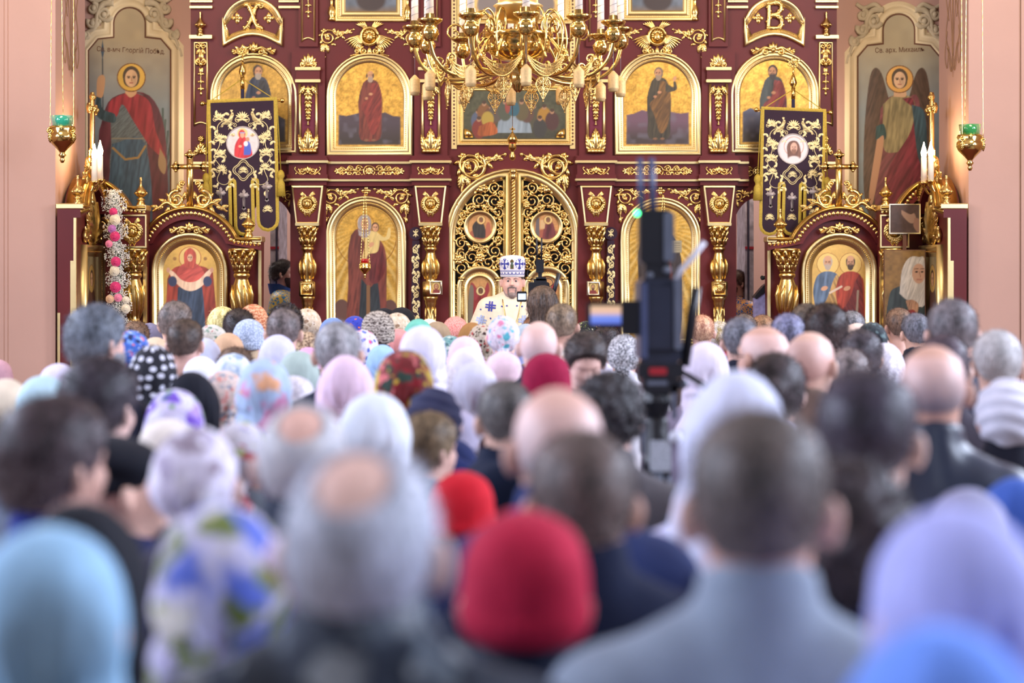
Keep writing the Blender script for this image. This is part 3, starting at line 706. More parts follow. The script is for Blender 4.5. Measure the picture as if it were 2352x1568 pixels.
# trapezoid consoles with cherub medallions, and the columns under them
for cx in COLX:
    def con(b_): b_.poly([(cx-33, 431), (cx+33, 431), (cx+24, 512), (cx-24, 512)], 0, 26)
    part('console', con, MAROON, False)
    def lin_(b_): b_.sweep([(cx-36, 428), (cx+36, 428), (cx+26, 514), (cx-26, 514)], [(0, 0), (0, 30), (3.2, 31), (3.5, 26)], True); b_.box(cx-27, cx+27, 512, 519, 0, 34, bev=1)
    part('console_edge', lin_, PALE, False)
    part('cherub_medallion', lambda b_: o_cherub_medal(b_.at(cx, 469, 0.94, 0, 1, 26)))
    col = thing('column', P(cx, 1028, D0)); col.parent = ico; col.location = P(cx, 1028, D0)-Vector(ico.location)
    W0 = 22
    def cap(b_):
        b_.lathe([(20, 519), (20, 524), (15, 528), (12, 545), (11, 560), (14, 563), (14, 566)], cx, 0, W0, 16)
        for i in range(8):
            a = 2*pi*i/8
            for row, (rr, yy, L) in enumerate(((12, 562, 16), (14, 548, 16), (17, 533, 10))):
                u = cx+rr*cos(a+row*0.39); w_ = W0+rr*sin(a+row*0.39)
                b_.tube([(u, yy, w_), (u+3*cos(a), yy-L*0.6, w_+3*sin(a)), (u+7*cos(a), yy-L, w_+7*sin(a)), (u+8*cos(a), yy-L+5, w_+8*sin(a))], [5.2, 2.2], 6)
    mb = MB(D0); cap(mb); mb.build('capital', GOLD, col)
    mb = MB(D0); mb.lathe([(12, 566), (15, 570), (15, 574), (11, 577), (11, 583), (13, 590), (15.5, 600), (16.5, 612), (15, 628), (11.5, 642), (12, 646), (15, 649), (15, 654), (12, 656), (12, 662)], cx, 0, W0, 18)
    for i in range(7):
        a = 2*pi*i/7+0.2; mb.tube([(cx+13*cos(a), 640, W0+13*sin(a)), (cx+17*cos(a), 624, W0+17*sin(a)), (cx+18*cos(a), 608, W0+18*sin(a)), (cx+15*cos(a+0.2), 594, W0+15*sin(a+0.2))], [2, 4.5, 4, 0.8], 6)
    mb.build('shaft', GOLD, col)
    def ped(b_): b_.box(cx-17.5, cx+17.5, 646, 680, 4, W0+17, bev=2); b_.lathe([(17, 680), (18, 684), (14, 690), (14, 696), (12, 702), (11, 712), (13, 735), (16, 760), (17, 800), (15, 850), (14, 900), (20, 910), (22, 1028)], cx, 0, W0, 16)
    mb = MB(D0); ped(mb); mb.build('pedestal', GOLD, col)
    mb = MB(D0)
    if cx in (990, mir(990)):
        ic = mb.build('keeper', GOLD, col) if False else None
        mb.sweep(rect(cx-2, cx+26, 644, 676) if cx == 990 else rect(cx-20, cx+8, 646, 678), [(0, W0+17), (0, W0+21), (3, W0+21), (4, W0+18)], True)
        mb.build('small_icon_frame', SILVER, col)
    else:
        mb.at(cx, 663, 0.9, 0, 1, W0+17); mb.rosette(0, 0, 9, 8, 4); mb.off(); mb.sweep(rect(cx-14, cx+14, 649, 677), [(0, W0+17), (0, W0+19), (2, W0+19), (2, W0+17)], True)
        mb.build('rosette', GOLD, col)
    mb = MB(D0)
    for i in range(6):
        for k_ in (0, 1):
            a = 2*pi*i/6; mb.tube([(cx+(11+2*t_)*cos(a+(k_*2-1)*t_*0.9), 705+t_*45, W0+(12+3*t_)*sin(a+(k_*2-1)*t_*0.9)) for t_ in np.linspace(0, 1, 8)], [2.2, 2.2], 6)
    mb.build('shaft_lattice', GOLD, col)
# small icons pinned on the inner pedestals
for x0, x1, y0, y1 in ((990, 1014, 646, 674), (mir(990)-18, mir(990)+6, 648, 676)):
    r_ = thing('small_icon', P((x0+x1)/2, y1, D0-0.16), 'small gold-ground icon pinned to the %s inner column pedestal' % ('door-side face of the' if x0 < 1100 else 'front of the'), 'icon')
    p = Paint(x0, x1, y0, y1, 1.4); p.fill((214, 176, 96), 0.3); p.head((x0+x1)/2, y0+11, 5, halo=(230, 200, 120), beard=(80, 54, 36) if x0 > 1100 else None, veil=None if x0 > 1100 else (120, 50, 40)); p.poly([(x0+3, y1), (x0+6, y0+19), (x1-6, y0+19), (x1-3, y1)], (120, 50, 46)); p.mesh('painting', D0-0.165, 0, r_)
    mb = MB(D0-0.15); mb.box(x0-2, x1+2, y0-2, y1+2, 0, 3); mb.build('panel', SILVER, r_, False)
# second tier: blocks, palmettes, husk pilasters, slim panels
for cx in COLX:
    part('block', lambda b_: b_.box(cx-27, cx+27, 160, 188, 0, 16), MAROON, False)
    part('block_line', lambda b_: (b_.box(cx-29, cx+29, 156, 163, 0, 20, bev=1), b_.box(cx-29, cx+29, 184, 191, 0, 20, bev=1)), PALE, False)
    part('palmette', lambda b_: o_palmette(b_.at(cx, 150, 1.0, 0, 1, 8), 27))
    part('niche', lambda b_: b_.box(cx-15, cx+15, 200, 352, 8, 9), WINE, False)
    part('niche_edge', lambda b_: [b_.tube([(cx+q*19, 194, 11), (cx+q*19, 352, 11)], 3.2, 6) for q in (-1, 1)], PALE)
    part('husk_ornament', lambda b_: o_husk(b_.at(cx, 196, 1.0, 0, 1, 11), 156))
    part('slim_panel_edge', lambda b_: b_.sweep([(cx-16, -120), (cx-16, 98)]+[(cx-16+32*i/8, 98-8*sin(pi*i/8)) for i in range(1, 8)]+[(cx+16, 98), (cx+16, -120)], [(0, 8), (0, 11), (3, 12), (4, 8)], False), PALE)
    part('slim_panel_ornament', lambda b_: o_drop(b_.at(cx, -72, 0.95, 0, 1, 9)))
for sx in (0, 1):
    f_ = (lambda x: x) if not sx else mir
    a, c = sorted((f_(445), f_(478)))
    part('slim_panel_edge', lambda b_: b_.sweep([(a, 290), (a, 96), (c, 96), (c, 290)]+[(c-(c-a)*i/8, 290-7*sin(pi*i/8)) for i in range(1, 8)], [(0, 0), (0, 4), (3, 5), (4, 1)], True), PALE)
    part('slim_panel_ornament', lambda b_: o_drop(b_.at((a+c)/2, 98, 1.0, 0, 1, 1)))
    for y0, y1, w1 in ((82, 90, 14), (2, 6, 8), (15, 20, 10)): part('cornice_line', lambda b_: b_.box(a-8, c+11, y0, y1, 0, w1), PALE, False)
    part('finial', lambda b_: finial(b_, f_(461), 84, 56, w=8))
    part('oval_ornament', lambda b_: (o_palmette(b_.at(f_(462), 350, 0.9, 0, 1, 2), 26), b_.rosette(0, 14, 12, 7, 4), b_.rosette(0, 34, 10, 7, 4)))
    a2, c2 = sorted((f_(641), f_(690)))
    part('cornice_line', lambda b_: b_.box(a2, c2, 2, 6, 0, 8), PALE, False); part('cornice_line', lambda b_: b_.box(a2, c2, 15, 20, 0, 10), PALE, False)
# scroll corners around the cherubs, over the doors and the lower icons
for cx in (849, mir(849)):
    for q in (-1, 1):
        part('corner_scroll', lambda b_: o_corner(b_.at(cx-q*112, 66, 0.86, 0, q, 1)))
        part('corner_scroll', lambda b_: o_corner(b_.at(cx-q*98-(8 if cx < 1179 else -8), 432, 0.9, 0, q, 1)))
    part('cherub_crest', lambda b_: o_cherub_crest(b_.at(cx, 84, 0.98, 0, 1, 4)))
for cx in (583, mir(583)):
    part('crest', lambda b_: o_crest(b_.at(cx, 128, 1.0, 0, 1, 6)))
    q = 1 if cx < 1179 else -1
    part('corner_scroll', lambda b_: o_corner(b_.at(cx+q*92, 436, 0.62, 0, -q, 1)))
for q in (-1, 1):
    part('arch_scroll', lambda b_: (o_corner(b_.at(1179+q*126, 352, 1.22, 0, -q, 2)), b_.spiral(26, -26, 26, 60, 1.6, -1, 4, 2, None)))
part('lower_quatrefoil', lambda b_: o_quatre(b_.at(841, 438, 1, 0, 1, 1), 12)); part('lower_quatrefoil', lambda b_: o_quatre(b_.at(1517, 438, 1, 0, 1, 1), 12))
# bead strips beside the central panels
for cx in (1043, mir(1043)):
    def strip(b_):
        b_.box(cx-6, cx+6, -120, 342, 0, 5)
        for i, y in enumerate(np.arange(-112, 338, 8.2)): (b_.box(cx-2.2, cx+2.2, y-2.2, y+2.2, 5, 5.6, 1) if i % 2 else b_.lathe([(2.4, 0)], cx, y, 5) if False else b_.poly([(cx+2.4*cos(a), y+2.4*sin(a)) for a in np.arange(0, 6.28, 0.79)], 5, 5.6, 1))
    part('bead_strip', strip, [PALE, UMBER], False)
for cx in (762, mir(762), 936, mir(936)):
    part('turned_baluster', lambda b_: b_.lathe([(5, -120), (7, -60), (5, -20), (4, -10), (8, -6), (4, 0), (4, 14), (7, 18), (9, 26), (10, 32), (6, 38), (8, 42), (9, 48)], cx, 0, 4, 10))
# ---------------------------------------------------------------- icons
def frame_arch(b_, path, k=1.0):
    b_.sweep(path, [(0, 0), (0, 7), (1.5, 9), (5, 9), (6.5, 6), (7, 5), (9, 7), (12, 7.5), (14, 4.5), (15, 4), (18.5, 4.5), (20, 3), (22, 1.5)], True)
def icon(name, path, label, draw, d=D0, w=0.5, bw=3.5, m=GOLD, group=None, step=2.0, dark=False, k=1.0):
    us = [p_[0] for p_ in path]; vs2 = [p_[1] for p_ in path]
    root = thing(name, P((min(us)+max(us))/2, max(vs2), d), label, 'icon', group)
    mb = MB(d); frame_arch(mb, path, k); mb.build('frame', PALE, root)
    mb = MB(d); mb.beads(inset(path, 16.5), 4.2, 3.8, 2.0, 2.0, 2.6, closed=True); mb.build('bead_moulding', GOLD, root, False)
    ip = inset(path, 20)
    p = Paint(min(us)+18, max(us)-18, min(vs2)+18, max(vs2)-18, step); draw(p); p.mesh('painting', d, w, root, ip)
    return root
def gold_ground(p, hills=None, y=300, c1=(70, 58, 62), c2=(56, 46, 38)):
    p.fill((206, 160, 74), 0.75, 0.5, 9); p.over(np.clip(p.noise(5, 4)-0.72, 0, 1)*1.6, (116, 84, 40), 0.3)
    if hills:
        u0, u1 = p.u[0]+10, p.u[-1]-10; vb = p.v[-1]-8
        n = 9; pts = [(u0+(u1-u0)*i/(n-1), y+5*sin(i*2.1+u0)+(6 if i in (0, 8) else 0)) for i in range(n)]
        p.poly(pts+[(u1, vb), (u0, vb)], c1, False, 0); m = p.pmask(pts+[(u1, vb), (u0, vb)])
        p.over(m*np.clip((p.W-y-20)/40, 0, 1), c2); p.over(m*np.clip(p.noise(13)-0.55, 0, 1)*1.2, (104, 100, 108))
def saint(p, cx, top, bot, c1, c2, beard=None, hair=(70, 52, 36), turn=0.0, arm=0, bald=False, hands=True):
    H = bot-top; r = H*0.062; y = lambda f: top+H*f
    p.poly([(cx-H*.10, y(.19)), (cx-H*.045, y(.14)), (cx+H*.05, y(.14)), (cx+H*.12, y(.2)), (cx+H*.17, y(.42)), (cx+H*.16, y(.7)), (cx+H*.13, y(.97)), (cx-H*.13, y(.97)), (cx-H*.15, y(.7)), (cx-H*.16, y(.42))], c1, True, 7, 0.5)
    p.poly([(cx+H*.02, y(.18)), (cx+H*.12, y(.22)), (cx+H*.165, y(.44)), (cx+H*.12, y(.8)), (cx+H*.02, y(.9)), (cx-H*.06, y(.66)), (cx-H*.12, y(.5)), (cx-H*.02, y(.38))], c2, True, 7, 0.5, (1, 0.5))
    p.ell(cx-H*.05, y(.98), H*.03, H*.014, (120, 84, 56)); p.ell(cx+H*.05, y(.98), H*.03, H*.014, (120, 84, 56))
    if hands:
        p.ell(cx+H*.01, y(.34), H*.028, H*.018, (178, 126, 88)); p.ell(cx-H*.05, y(.4), H*.022, H*.018, (170, 118, 80))
    if arm:
        p.poly([(cx+arm*H*.1, y(.21)), (cx+arm*H*.2, y(.27)), (cx+arm*H*.2, y(.2)), (cx+arm*H*.235, y(.2)), (cx+arm*H*.24, y(.31)), (cx+arm*H*.1, y(.33))], c1, True, 6); p.ell(cx+arm*H*.22, y(.155), H*.022, H*.035, (186, 134, 94), ang=20)
    p.head(cx, y(.075), r, (186, 134, 92), None if bald else hair, beard, None, turn)
    if bald: p.ell(cx-r*.75, y(.085), r*.2, r*.5, hair); p.ell(cx+r*.75, y(.085), r*.2, r*.5, hair)
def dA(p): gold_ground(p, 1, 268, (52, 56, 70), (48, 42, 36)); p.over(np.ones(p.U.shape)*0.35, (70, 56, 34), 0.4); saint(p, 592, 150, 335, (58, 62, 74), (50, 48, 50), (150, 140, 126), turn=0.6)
def dB(p): gold_ground(p, 1, 262); saint(p, 850, 160, 325, (112, 52, 36), (124, 48, 36), (150, 130, 110), bald=True, turn=0.5)
def dC(p): gold_ground(p, 1, 257, (100, 72, 84), (62, 50, 46)); saint(p, 1513, 155, 322, (66, 58, 40), (112, 78, 36), (140, 120, 96), (110, 92, 74), -0.5, 1)
def dD(p): gold_ground(p, 1, 252, (78, 80, 98), (58, 50, 44)); saint(p, 1775, 150, 335, (60, 64, 58), (128, 50, 40), (52, 42, 36), (46, 38, 34), -0.4)
icon('arched_icon', arch(483, 683, 122, 352), 'arched icon of a dark-robed saint, mostly behind the left purple banner', dA)
icon('arched_icon', arch(750, 948, 122, 358), 'arched icon of a bald saint wrapped in a reddish brown mantle', dB)
icon('arched_icon', arch(1411, 1610, 120, 357), 'arched icon of a bearded saint in olive and ochre raising one hand', dC)
icon('arched_icon', arch(1678, 1880, 116, 352), 'arched icon of a long-bearded saint in red, behind the right purple banner', dD)
def dE(p):
    p.fill((204, 158, 70), 0.75, 0.4, 8); a = np.arctan2(p.W-520, p.U-838); p.over((0.5+0.5*np.sin(a*44))**2*0.6*np.clip((np.hypot(p.U-838, p.W-520)-30)/60, 0, 1), (246, 212, 130), 0.8)
    p.stroke([(772, 790), (772, 545)], 2, (150, 104, 44), 1, 1, 0.5); p.stroke([(910, 790), (910, 545)], 2, (150, 104, 44), 1, 1, 0.5); p.ring(841, 545, 69, 2, (150, 104, 44), 0.5)
    for x, y, r in ((785, 700, 17), (796, 720, 26), (896, 700, 16), (888, 722, 26)): p.ell(x, y+8, r, r+4, (92, 62, 50), 2)
    p.poly([(806, 540), (820, 526), (850, 526), (874, 552), (886, 580), (888, 640), (878, 780), (802, 780), (800, 640), (799, 580)], (116, 58, 44), True, 9, 0.5)
    p.poly([(830, 640), (850, 660), (868, 650), (872, 780), (826, 780)], (44, 50, 52), True, 8); p.poly([(842, 655), (850, 655), (850, 780), (841, 780)], (120, 84, 50), False)
    p.poly([(850, 575), (876, 565), (884, 620), (866, 650), (848, 640)], (100, 40, 38), True, 8)
    p.poly([(838, 534), (852, 530), (866, 532), (872, 548), (870, 570), (864, 580), (846, 584), (840, 600), (832, 592), (838, 560), (830, 545)], (204, 178, 110), True, 9, 0.75)
    p.poly([(868, 535), (884, 545), (890, 532), (892, 524), (897, 526), (894, 548), (872, 552)], (206, 180, 112), True)
    p.poly([(824, 540), (822, 505), (838, 492), (852, 505), (850, 536), (838, 546)], (150, 140, 134), True, 6, 0.75); p.ell(838, 514, 9, 14, (186, 138, 100)); p.head(838, 512, 9, (190, 144, 104), None)
    p.ring(838, 512, 20, 1.5, (150, 100, 40), 0.5)
    p.head(862, 522, 9, (202, 150, 106), (84, 58, 36)); p.ell(852, 562, 8, 5, (190, 140, 100), ang=-35)
icon('arched_icon', arch(748, 934, 450, 800), 'tall arched icon of a veiled mother holding a child in cream, red lamp before it', dE, step=1.5)
def dF(p):
    p.fill((204, 158, 70), 0.75, 0.4, 8); a = np.arctan2(p.W-520, p.U-1512); p.over((0.5+0.5*np.sin(a*44))**2*0.6*np.clip((np.hypot(p.U-1512, p.W-520)-24)/60, 0, 1), (246, 212, 130), 0.8)
    p.ell(1512, 510, 28, 28, (222, 176, 86), 2, 0.7); p.poly([(1466, 580), (1480, 540), (1510, 528), (1544, 540), (1562, 580), (1566, 640), (1556, 780), (1476, 780), (1466, 640)], (62, 52, 48), True, 9, 0.5)
    p.poly([(1500, 560), (1540, 600), (1550, 780), (1500, 780)], (106, 54, 42), True, 9)
    p.head(1508, 508, 13, (182, 132, 92), (74, 52, 36), (74, 52, 36)); p.poly([(1526, 552), (1566, 552), (1566, 580), (1526, 580)], (150, 140, 110), False); p.stroke([(1546, 553), (1546, 580)], 1.5, (96, 84, 62))
    for i in range(4): p.stroke([(1530, 558+i*5), (1543, 558+i*5)], 1.2, (100, 90, 70)); p.stroke([(1549, 558+i*5), (1562, 558+i*5)], 1.2, (100, 90, 70))
icon('arched_icon', arch(1424, 1610, 453, 800), 'tall arched icon of a bearded figure holding an open book, behind the black video rig', dF, step=1.7)
# central supper picture and the pictures of the tier above
def rframe(name, u0, u1, v0, v1, label, draw, fw=20, step=2.0):
    root = thing(name, P((u0+u1)/2, v1, D0), label, 'icon'); pth = rect(u0, u1, v0, v1)
    mb = MB(D0); k = fw/22.0; mb.sweep(pth, [(0, 0), (0, 6), (1.5*k, 8), (5*k, 8), (7*k, 5), (10*k, 5), (13*k, 6.5), (15*k, 4), (19*k, 4), (22*k, 1)], True); mb.build('frame', PALE, root, False)
    mb = MB(D0); mb.beads(inset(pth, 9*k), 4, 4.6, 2, 2, 2.4, closed=True); mb.build('bead_moulding', GOLD, root, False)
    p = Paint(u0+fw-1, u1-fw+1, v0+fw-1, v1-fw+1, step); draw(p); p.mesh('painting', D0, 0.8, root)
    return root
def dS(p):
    p.fill((66, 66, 46), 0, 0.5, 18); p.over(np.clip((p.W-290)/30, 0, 1)*0.6, (44, 40, 36))
    p.poly([(1148, 262), (1214, 262), (1222, 305), (1140, 305)], (124, 136, 142), False, 12, 0.75); p.poly([(1145, 260), (1216, 260), (1210, 268), (1150, 268)], (176, 172, 156), False)
    for x, y, c in ((1098, 268, (76, 84, 100)), (1112, 250, (112, 74, 40)), (1128, 258, (92, 60, 44)), (1226, 256, (70, 66, 50)), (1250, 258, (150, 110, 40)), (1268, 268, (70, 44, 40)), (1240, 284, (54, 52, 48)), (1100, 286, (110, 44, 34)), (1140, 248, (80, 70, 60)), (1210, 250, (84, 60, 50)), (1160, 246, (70, 74, 60)), (1198, 246, (86, 76, 50))):
        p.ell(x, y+10, 16, 22, c, 3); p.ell(x, y-12, 5, 6, (150, 112, 82)); p.ell(x, y-15, 5, 4, (66, 48, 36))
    p.ell(1120, 274, 14, 18, (154, 130, 54), 3); p.poly([(1100, 290), (1130, 280), (1142, 306), (1100, 312)], (160, 84, 40), True, 8)
    p.ell(1180, 250, 13, 18, (44, 84, 96), 3); p.ell(1176, 228, 6, 7, (168, 126, 92)); p.ell(1166, 246, 6, 14, (130, 60, 50), 2)
rframe('framed_icon', 1050, 1314, 193, 334, 'wide gilt-framed painting of figures seated around a white table', dS, 16, 1.6)
for q in (-1, 1):
    for k_ in (0, 1):
        mb = MB(D0); mb.poly([(1182+q*(115-20*cos(R(a))), (212 if k_ else 316)+(20*sin(R(a)) if k_ else -20*sin(R(a)))) for a in range(0, 91, 15)]+[(1182+q*115, 212 if k_ else 316)], 1, 5); mb.build('spandrel', GOLD, ico)

def dU(p): p.fill((88, 96, 106), 0, 0.4, 26); p.over(np.clip((p.W-10)/24, 0, 1), (110, 82, 42)); p.ell(p.u.mean(), 0, 34, 26, (54, 42, 40), 6)
rframe('framed_icon', 770, 934, -110, 50, 'gilt-framed landscape painting above the bald saint, cut by the picture top', dU, 24, 3)
rframe('framed_icon', 1428, 1592, -110, 48, 'gilt-framed landscape painting above the saint raising one hand', dU, 24, 3)
def dV(p): p.fill((214, 176, 110), 0.3, 0.3, 20); p.ell(1182, -20, 60, 50, (176, 130, 80), 6); p.ell(1120, 10, 24, 26, (120, 110, 104), 4); p.ell(1250, 10, 24, 26, (120, 108, 100), 4)
rframe('framed_icon', 1050, 1314, -120, 56, 'pale gilt-framed painting behind the upper part of the chandelier', dV, 18, 3)
# arched tablets with the carved letters
def letter(name, cx, q, label):
    root = thing(name, P(cx, 105, D0), label, 'tablet')
    path = [(cx-69, 108), (cx-69, 40)]+[(cx-69*cos(pi*i/18), 58-63*sin(pi*i/18)) for i in range(1, 18)]+[(cx+69, 40), (cx+69, 108)]+[(cx+69-138*i/10, 108-26*sin(pi*i/10)) for i in range(1, 10)]
    mb = MB(D0); mb.sweep(path, [(0, 0), (0, 8), (3, 10), (8, 7), (9, 6), (14, 5), (17, 1)], True); mb.build('frame', PALE, root)
    mb = MB(D0); mb.beads(inset(path, 12), 4, 5, 2, 2, 2.4, closed=True); mb.build('bead_moulding', GOLD, root, False)
    for s_ in (-1, 1):
        mb = MB(D0); o_quatre(mb.at(cx+s_*36, 42, 1, 0, 1, 1), 13); mb.build('trefoil', GOLD, root)
    mb = MB(D0); mb.at(cx, 38, 1.0, 0, 1, 1)
    if q == 'x':
        strokes = [[(-16, 26), (-8, 22), (0, 2), (8, -20), (20, -27)], [(18, 26), (8, 22), (0, 2), (-10, -20), (-18, -28)]]
        mb.spiral(18, 24, 8, 120, 1.1, -1, 3.4, 2); balls = [(-18, -28), (20, -28), (-16, 27)]
    else:
        strokes = [[(-12, 28), (-12, 0), (-14, -26)], [(-12, 28), (6, 32), (16, 22), (10, 8), (-8, 2)], [(-8, 2), (10, 0), (17, -12), (12, -26), (-12, -27)]]
        balls = [(-14, -27), (14, -26), (-14, 29)]
    for st in strokes:
        pts = catmull(st, 8); mb.tube([(*q_, 3) for q_ in pts], 5.2, 7)
        for i in range(0, len(pts), 2): mb.leaf(pts[i][0], pts[i][1], 40+i*70, 8, 7, 5, 30, None, 4, 3)
    for x, y in balls: mb.ball(x, y, 3, 5)
    mb.build('carved_letter', GOLD, root)
letter('letter_tablet', 581, 'x', 'arched maroon tablet with a leafy gilded letter X'); letter('letter_tablet', 1778, 'b', 'arched maroon tablet with a leafy gilded letter B')
# ---------------------------------------------------------------- royal doors
DR = 17.52
def leaf_door(q):
    cx = 1179
    X = lambda x: cx+q*x       # x measured from the centre line
    root = thing('royal_door', P(X(76), 1028, DR), 'gilded openwork royal door leaf with a round icon, %s' % ('the bishop standing before its inner edge' if q < 0 else 'the video photographer standing before it'), 'door')
    n = 14; R0 = 151
    outline = [(X(6), 1026), (X(6), 394)]+[(X(R0*cos(pi/2-pi/2*i/n)), 545-R0*sin(pi/2-pi/2*i/n)) for i in range(1, n+1)]+[(X(R0), 1026)]
    mb = MB(DR); mb.sweep(outline, [(0, -4), (0, 8), (2, 11), (9, 11), (12, 8), (14, 5), (17, 5), (18, 0)], True); mb.build('stile_frame', PALE, root)
    # near-black sheet painted as the dark void behind the carving
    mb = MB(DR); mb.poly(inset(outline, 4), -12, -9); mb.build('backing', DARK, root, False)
    # round icon
    mc = (76, 521)
    mb = MB(DR); ring = [(X(mc[0])+38*cos(a), mc[1]+38*sin(a)) for a in np.linspace(0, 2*pi, 41)[:-1]]
    mb.sweep(ring, [(0, 0), (0, 7), (2, 9), (5, 8), (7, 5), (9, 5), (10, 1)], True); mb.build('medallion_frame', PALE, root)
    p = Paint(X(mc[0])-30, X(mc[0])+30, mc[1]-30, mc[1]+30, 1.4); p.fill((186, 134, 80), 0.1, 0.3, 10); mx = X(mc[0])
    p.poly([(mx-26, 560), (mx-20, 530), (mx+24, 530), (mx+26, 560)], (150, 84, 60), True)
    if q < 0: p.poly([(mx-14, 545), (mx-18, 520), (mx-6, 506), (mx+8, 514), (mx+12, 545)], (56, 50, 44), True, 8); p.poly([(mx+12, 545), (mx+14, 515), (mx+22, 512), (mx+24, 545)], (160, 90, 66), True)
    else: p.poly([(mx-10, 548), (mx-2, 512), (mx+14, 510), (mx+20, 548)], (104, 50, 48), True, 8); p.poly([(mx-24, 500), (mx-16, 500), (mx-16, 545), (mx-26, 545)], (96, 86, 84), False); p.poly([(mx-14, 505), (mx-2, 505), (mx-4, 525), (mx-14, 525)], (196, 160, 110), False)
    p.head(mx+(2 if q < 0 else 4), 505, 5, (130, 86, 58), (70, 50, 36), halo=(228, 190, 120)); p.mesh('round_icon', DR, 2, root, [(X(mc[0])+31*cos(a), mc[1]+31*sin(a)) for a in np.linspace(0, 2*pi, 41)[:-1]])
    # openwork scrolls
    ins = inset(outline, 17); inner = lambda x, y: inpoly(np.array([X(x)]), np.array([y]), ins)[0]
    lc = (78, 672, 54)
    free = lambda x, y, r: all(inner(x+r*0.9*cos(a), y+r*0.9*sin(a)) for a in np.arange(0, 6.28, 0.9)) and math.hypot(x-mc[0], y-mc[1]) > 38+r*0.8 and (y < 618 and math.hypot(x-lc[0], y-lc[1]) > lc[2]+r*0.8 or y < 560)
    rr = random.Random(11); pk = []
    for r in (17, 14, 11.5, 9, 7.5):
        for _ in range(900):
            x = rr.uniform(20, 140); y = rr.uniform(405, 640)
            if free(x, y, r) and all(math.hypot(x-a, y-b_) > (r+c_)*0.86 for a, b_, c_ in pk): pk.append((x, y, r))
    mb = MB(DR)
    for i, (x, y, r) in enumerate(pk):
        an = math.degrees(math.atan2(-(y-mc[1]), x-mc[0])); mb.at(X(x), y, 1, 0, q, 0)
        mb.spiral(0, 0, r, an+180, 1.5, 1 if i % 2 else -1, 2.4, 1.5, None, 6, 0.25, True, 3)
        if r > 8:
            for k_ in range(4): a = an+k_*90+45; mb.leaf(r*0.8*cos(R(a)), r*0.8*sin(R(a)), a+40, r*0.85, r*0.42, 4, 30, None, 4, 3)
    # ring of stems around the round icon
    for i in range(14):
        a = 2*pi*i/14; x, y = mc[0]+45*cos(a), mc[1]+45*sin(a)
        if inner(x, y) and y < 600: mb.at(X(x), y, 1, 0, q, 0); mb.leaf(0, 0, math.degrees(-a)+50, 13, 7, 4, 60, None, 4, 2); mb.leaf(0, 0, math.degrees(-a)-50, 13, 7, 4, -60, None, 4, 2)
    mb.build('openwork_scrolls', GOLD, root)
    mb = MB(DR)
    for (x, y, s_) in ((76, 430, 20), (30, 600, 16), (124, 596, 18), (76, 592, 18), (128, 470, 14), (30, 470, 14)): mb.at(X(x), y, 1, 0, q, 5); mb.rosette(0, 0, s_*0.75, 7, 4)
    mb.build('flower', GOLD, root)
    # lower arched icon with its surround
    a0, a1 = sorted((X(42), X(112))); pth = arch(a0, a1, 628, 1000)
    mb = MB(DR); mb.sweep(arch(a0-18, a1+18, 610, 1010), [(0, 2), (0, 8), (3, 10), (9, 9), (12, 6), (14, 5), (20, 5), (22, 7), (25, 6), (26, 1)], True); mb.build('arch_moulding', PALE, root)
    mb = MB(DR); mb.beads(arch(a0-1.5, a1+1.5, 626.5, 1000), 5.4, 5.2, 1.7, 1.7, 2, closed=True); mb.build('bead_moulding', GOLD, root, False)
    p = Paint(a0+4, a1-4, 632, 800, 1.5); p.fill((190, 140, 84), 0.15, 0.25, 12); mx = (a0+a1)/2
    p.poly([(mx-24, 760), (mx-18, 690), (mx-6, 668), (mx+10, 676), (mx+14, 700), (mx, 740), (mx-8, 790)], (136, 44, 40), True, 7)
    for s_ in (-1, 1): p.poly([(mx+s_*4-4*q, 672), (mx+s_*18, 648), (mx+s_*22, 668), (mx+s_*10, 690)], (140, 50, 52), True)
    p.poly([(mx-30, 740), (mx-24, 662), (mx-14, 664), (mx-18, 740)], (110, 100, 84), True); p.poly([(mx+2, 690), (mx+24, 700), (mx+14, 760), (mx-10, 790)], (60, 64, 60), True, 7)
    p.head(mx+2, 668, 6, (110, 72, 48), (70, 48, 34), halo=(240, 214, 150), hr=1.7); p.mesh('arched_icon', DR, 1.5, root, inset(pth, 3))
    # trellis strips and balusters
    for s_, xx in ((1, 26), (1, 128)):
        mb = MB(DR)
        x0, x1 = (20, 32) if xx < 60 else (122, 134)
        for y in np.arange(652, 760, 10):
            mb.tube([(X(x0), y, 2), (X(x1), y+10, 2)], 1.2, 4); mb.tube([(X(x1), y, 2.6), (X(x0), y+10, 2.6)], 1.2, 4)
        mb.build('trellis', GOLD, root)
        mb = MB(DR); bx = 36 if xx < 60 else 118
        mb.lathe([(5, 640), (5, 646), (3.5, 650), (5, 660), (3.5, 668), (4.5, 690), (5.5, 720), (4, 760)], X(bx), 0, 5, 10); mb.box(*sorted((X(bx-8), X(bx+8))), 636, 642, 0, 10); mb.build('baluster', GOLD, root)
    return root
leaf_door(-1); leaf_door(1)
# twisted post covering the meeting edge
post = thing('door_astragal', P(1179, 1028, D0-0.07), 'twisted gilded post on the meeting edge of the royal doors', 'door post')
mb = MB(D0-0.06)
for k_ in range(3): mb.tube([(1179+3.2*cos(t_*0.28+k_*2.09), 408+t_, 6+3.2*sin(t_*0.28+k_*2.09)) for t_ in np.arange(0, 420, 2.4)], 3.0, 5)
mb.build('twisted_shaft', GOLD, post)
mb = MB(D0-0.06); mb.lathe([(9, 390), (9, 396), (6, 399), (8, 404), (7, 412)], 1179, 0, 6, 10); mb.build('cap', GOLD, post)
mb = MB(D0); mb.sweep(arch(1025, 1333, 390, 1026), [(-3, 0), (-3, 8), (0, 10), (4, 8), (5, 0)], True); mb.build('door_arch_moulding', PALE, ico)
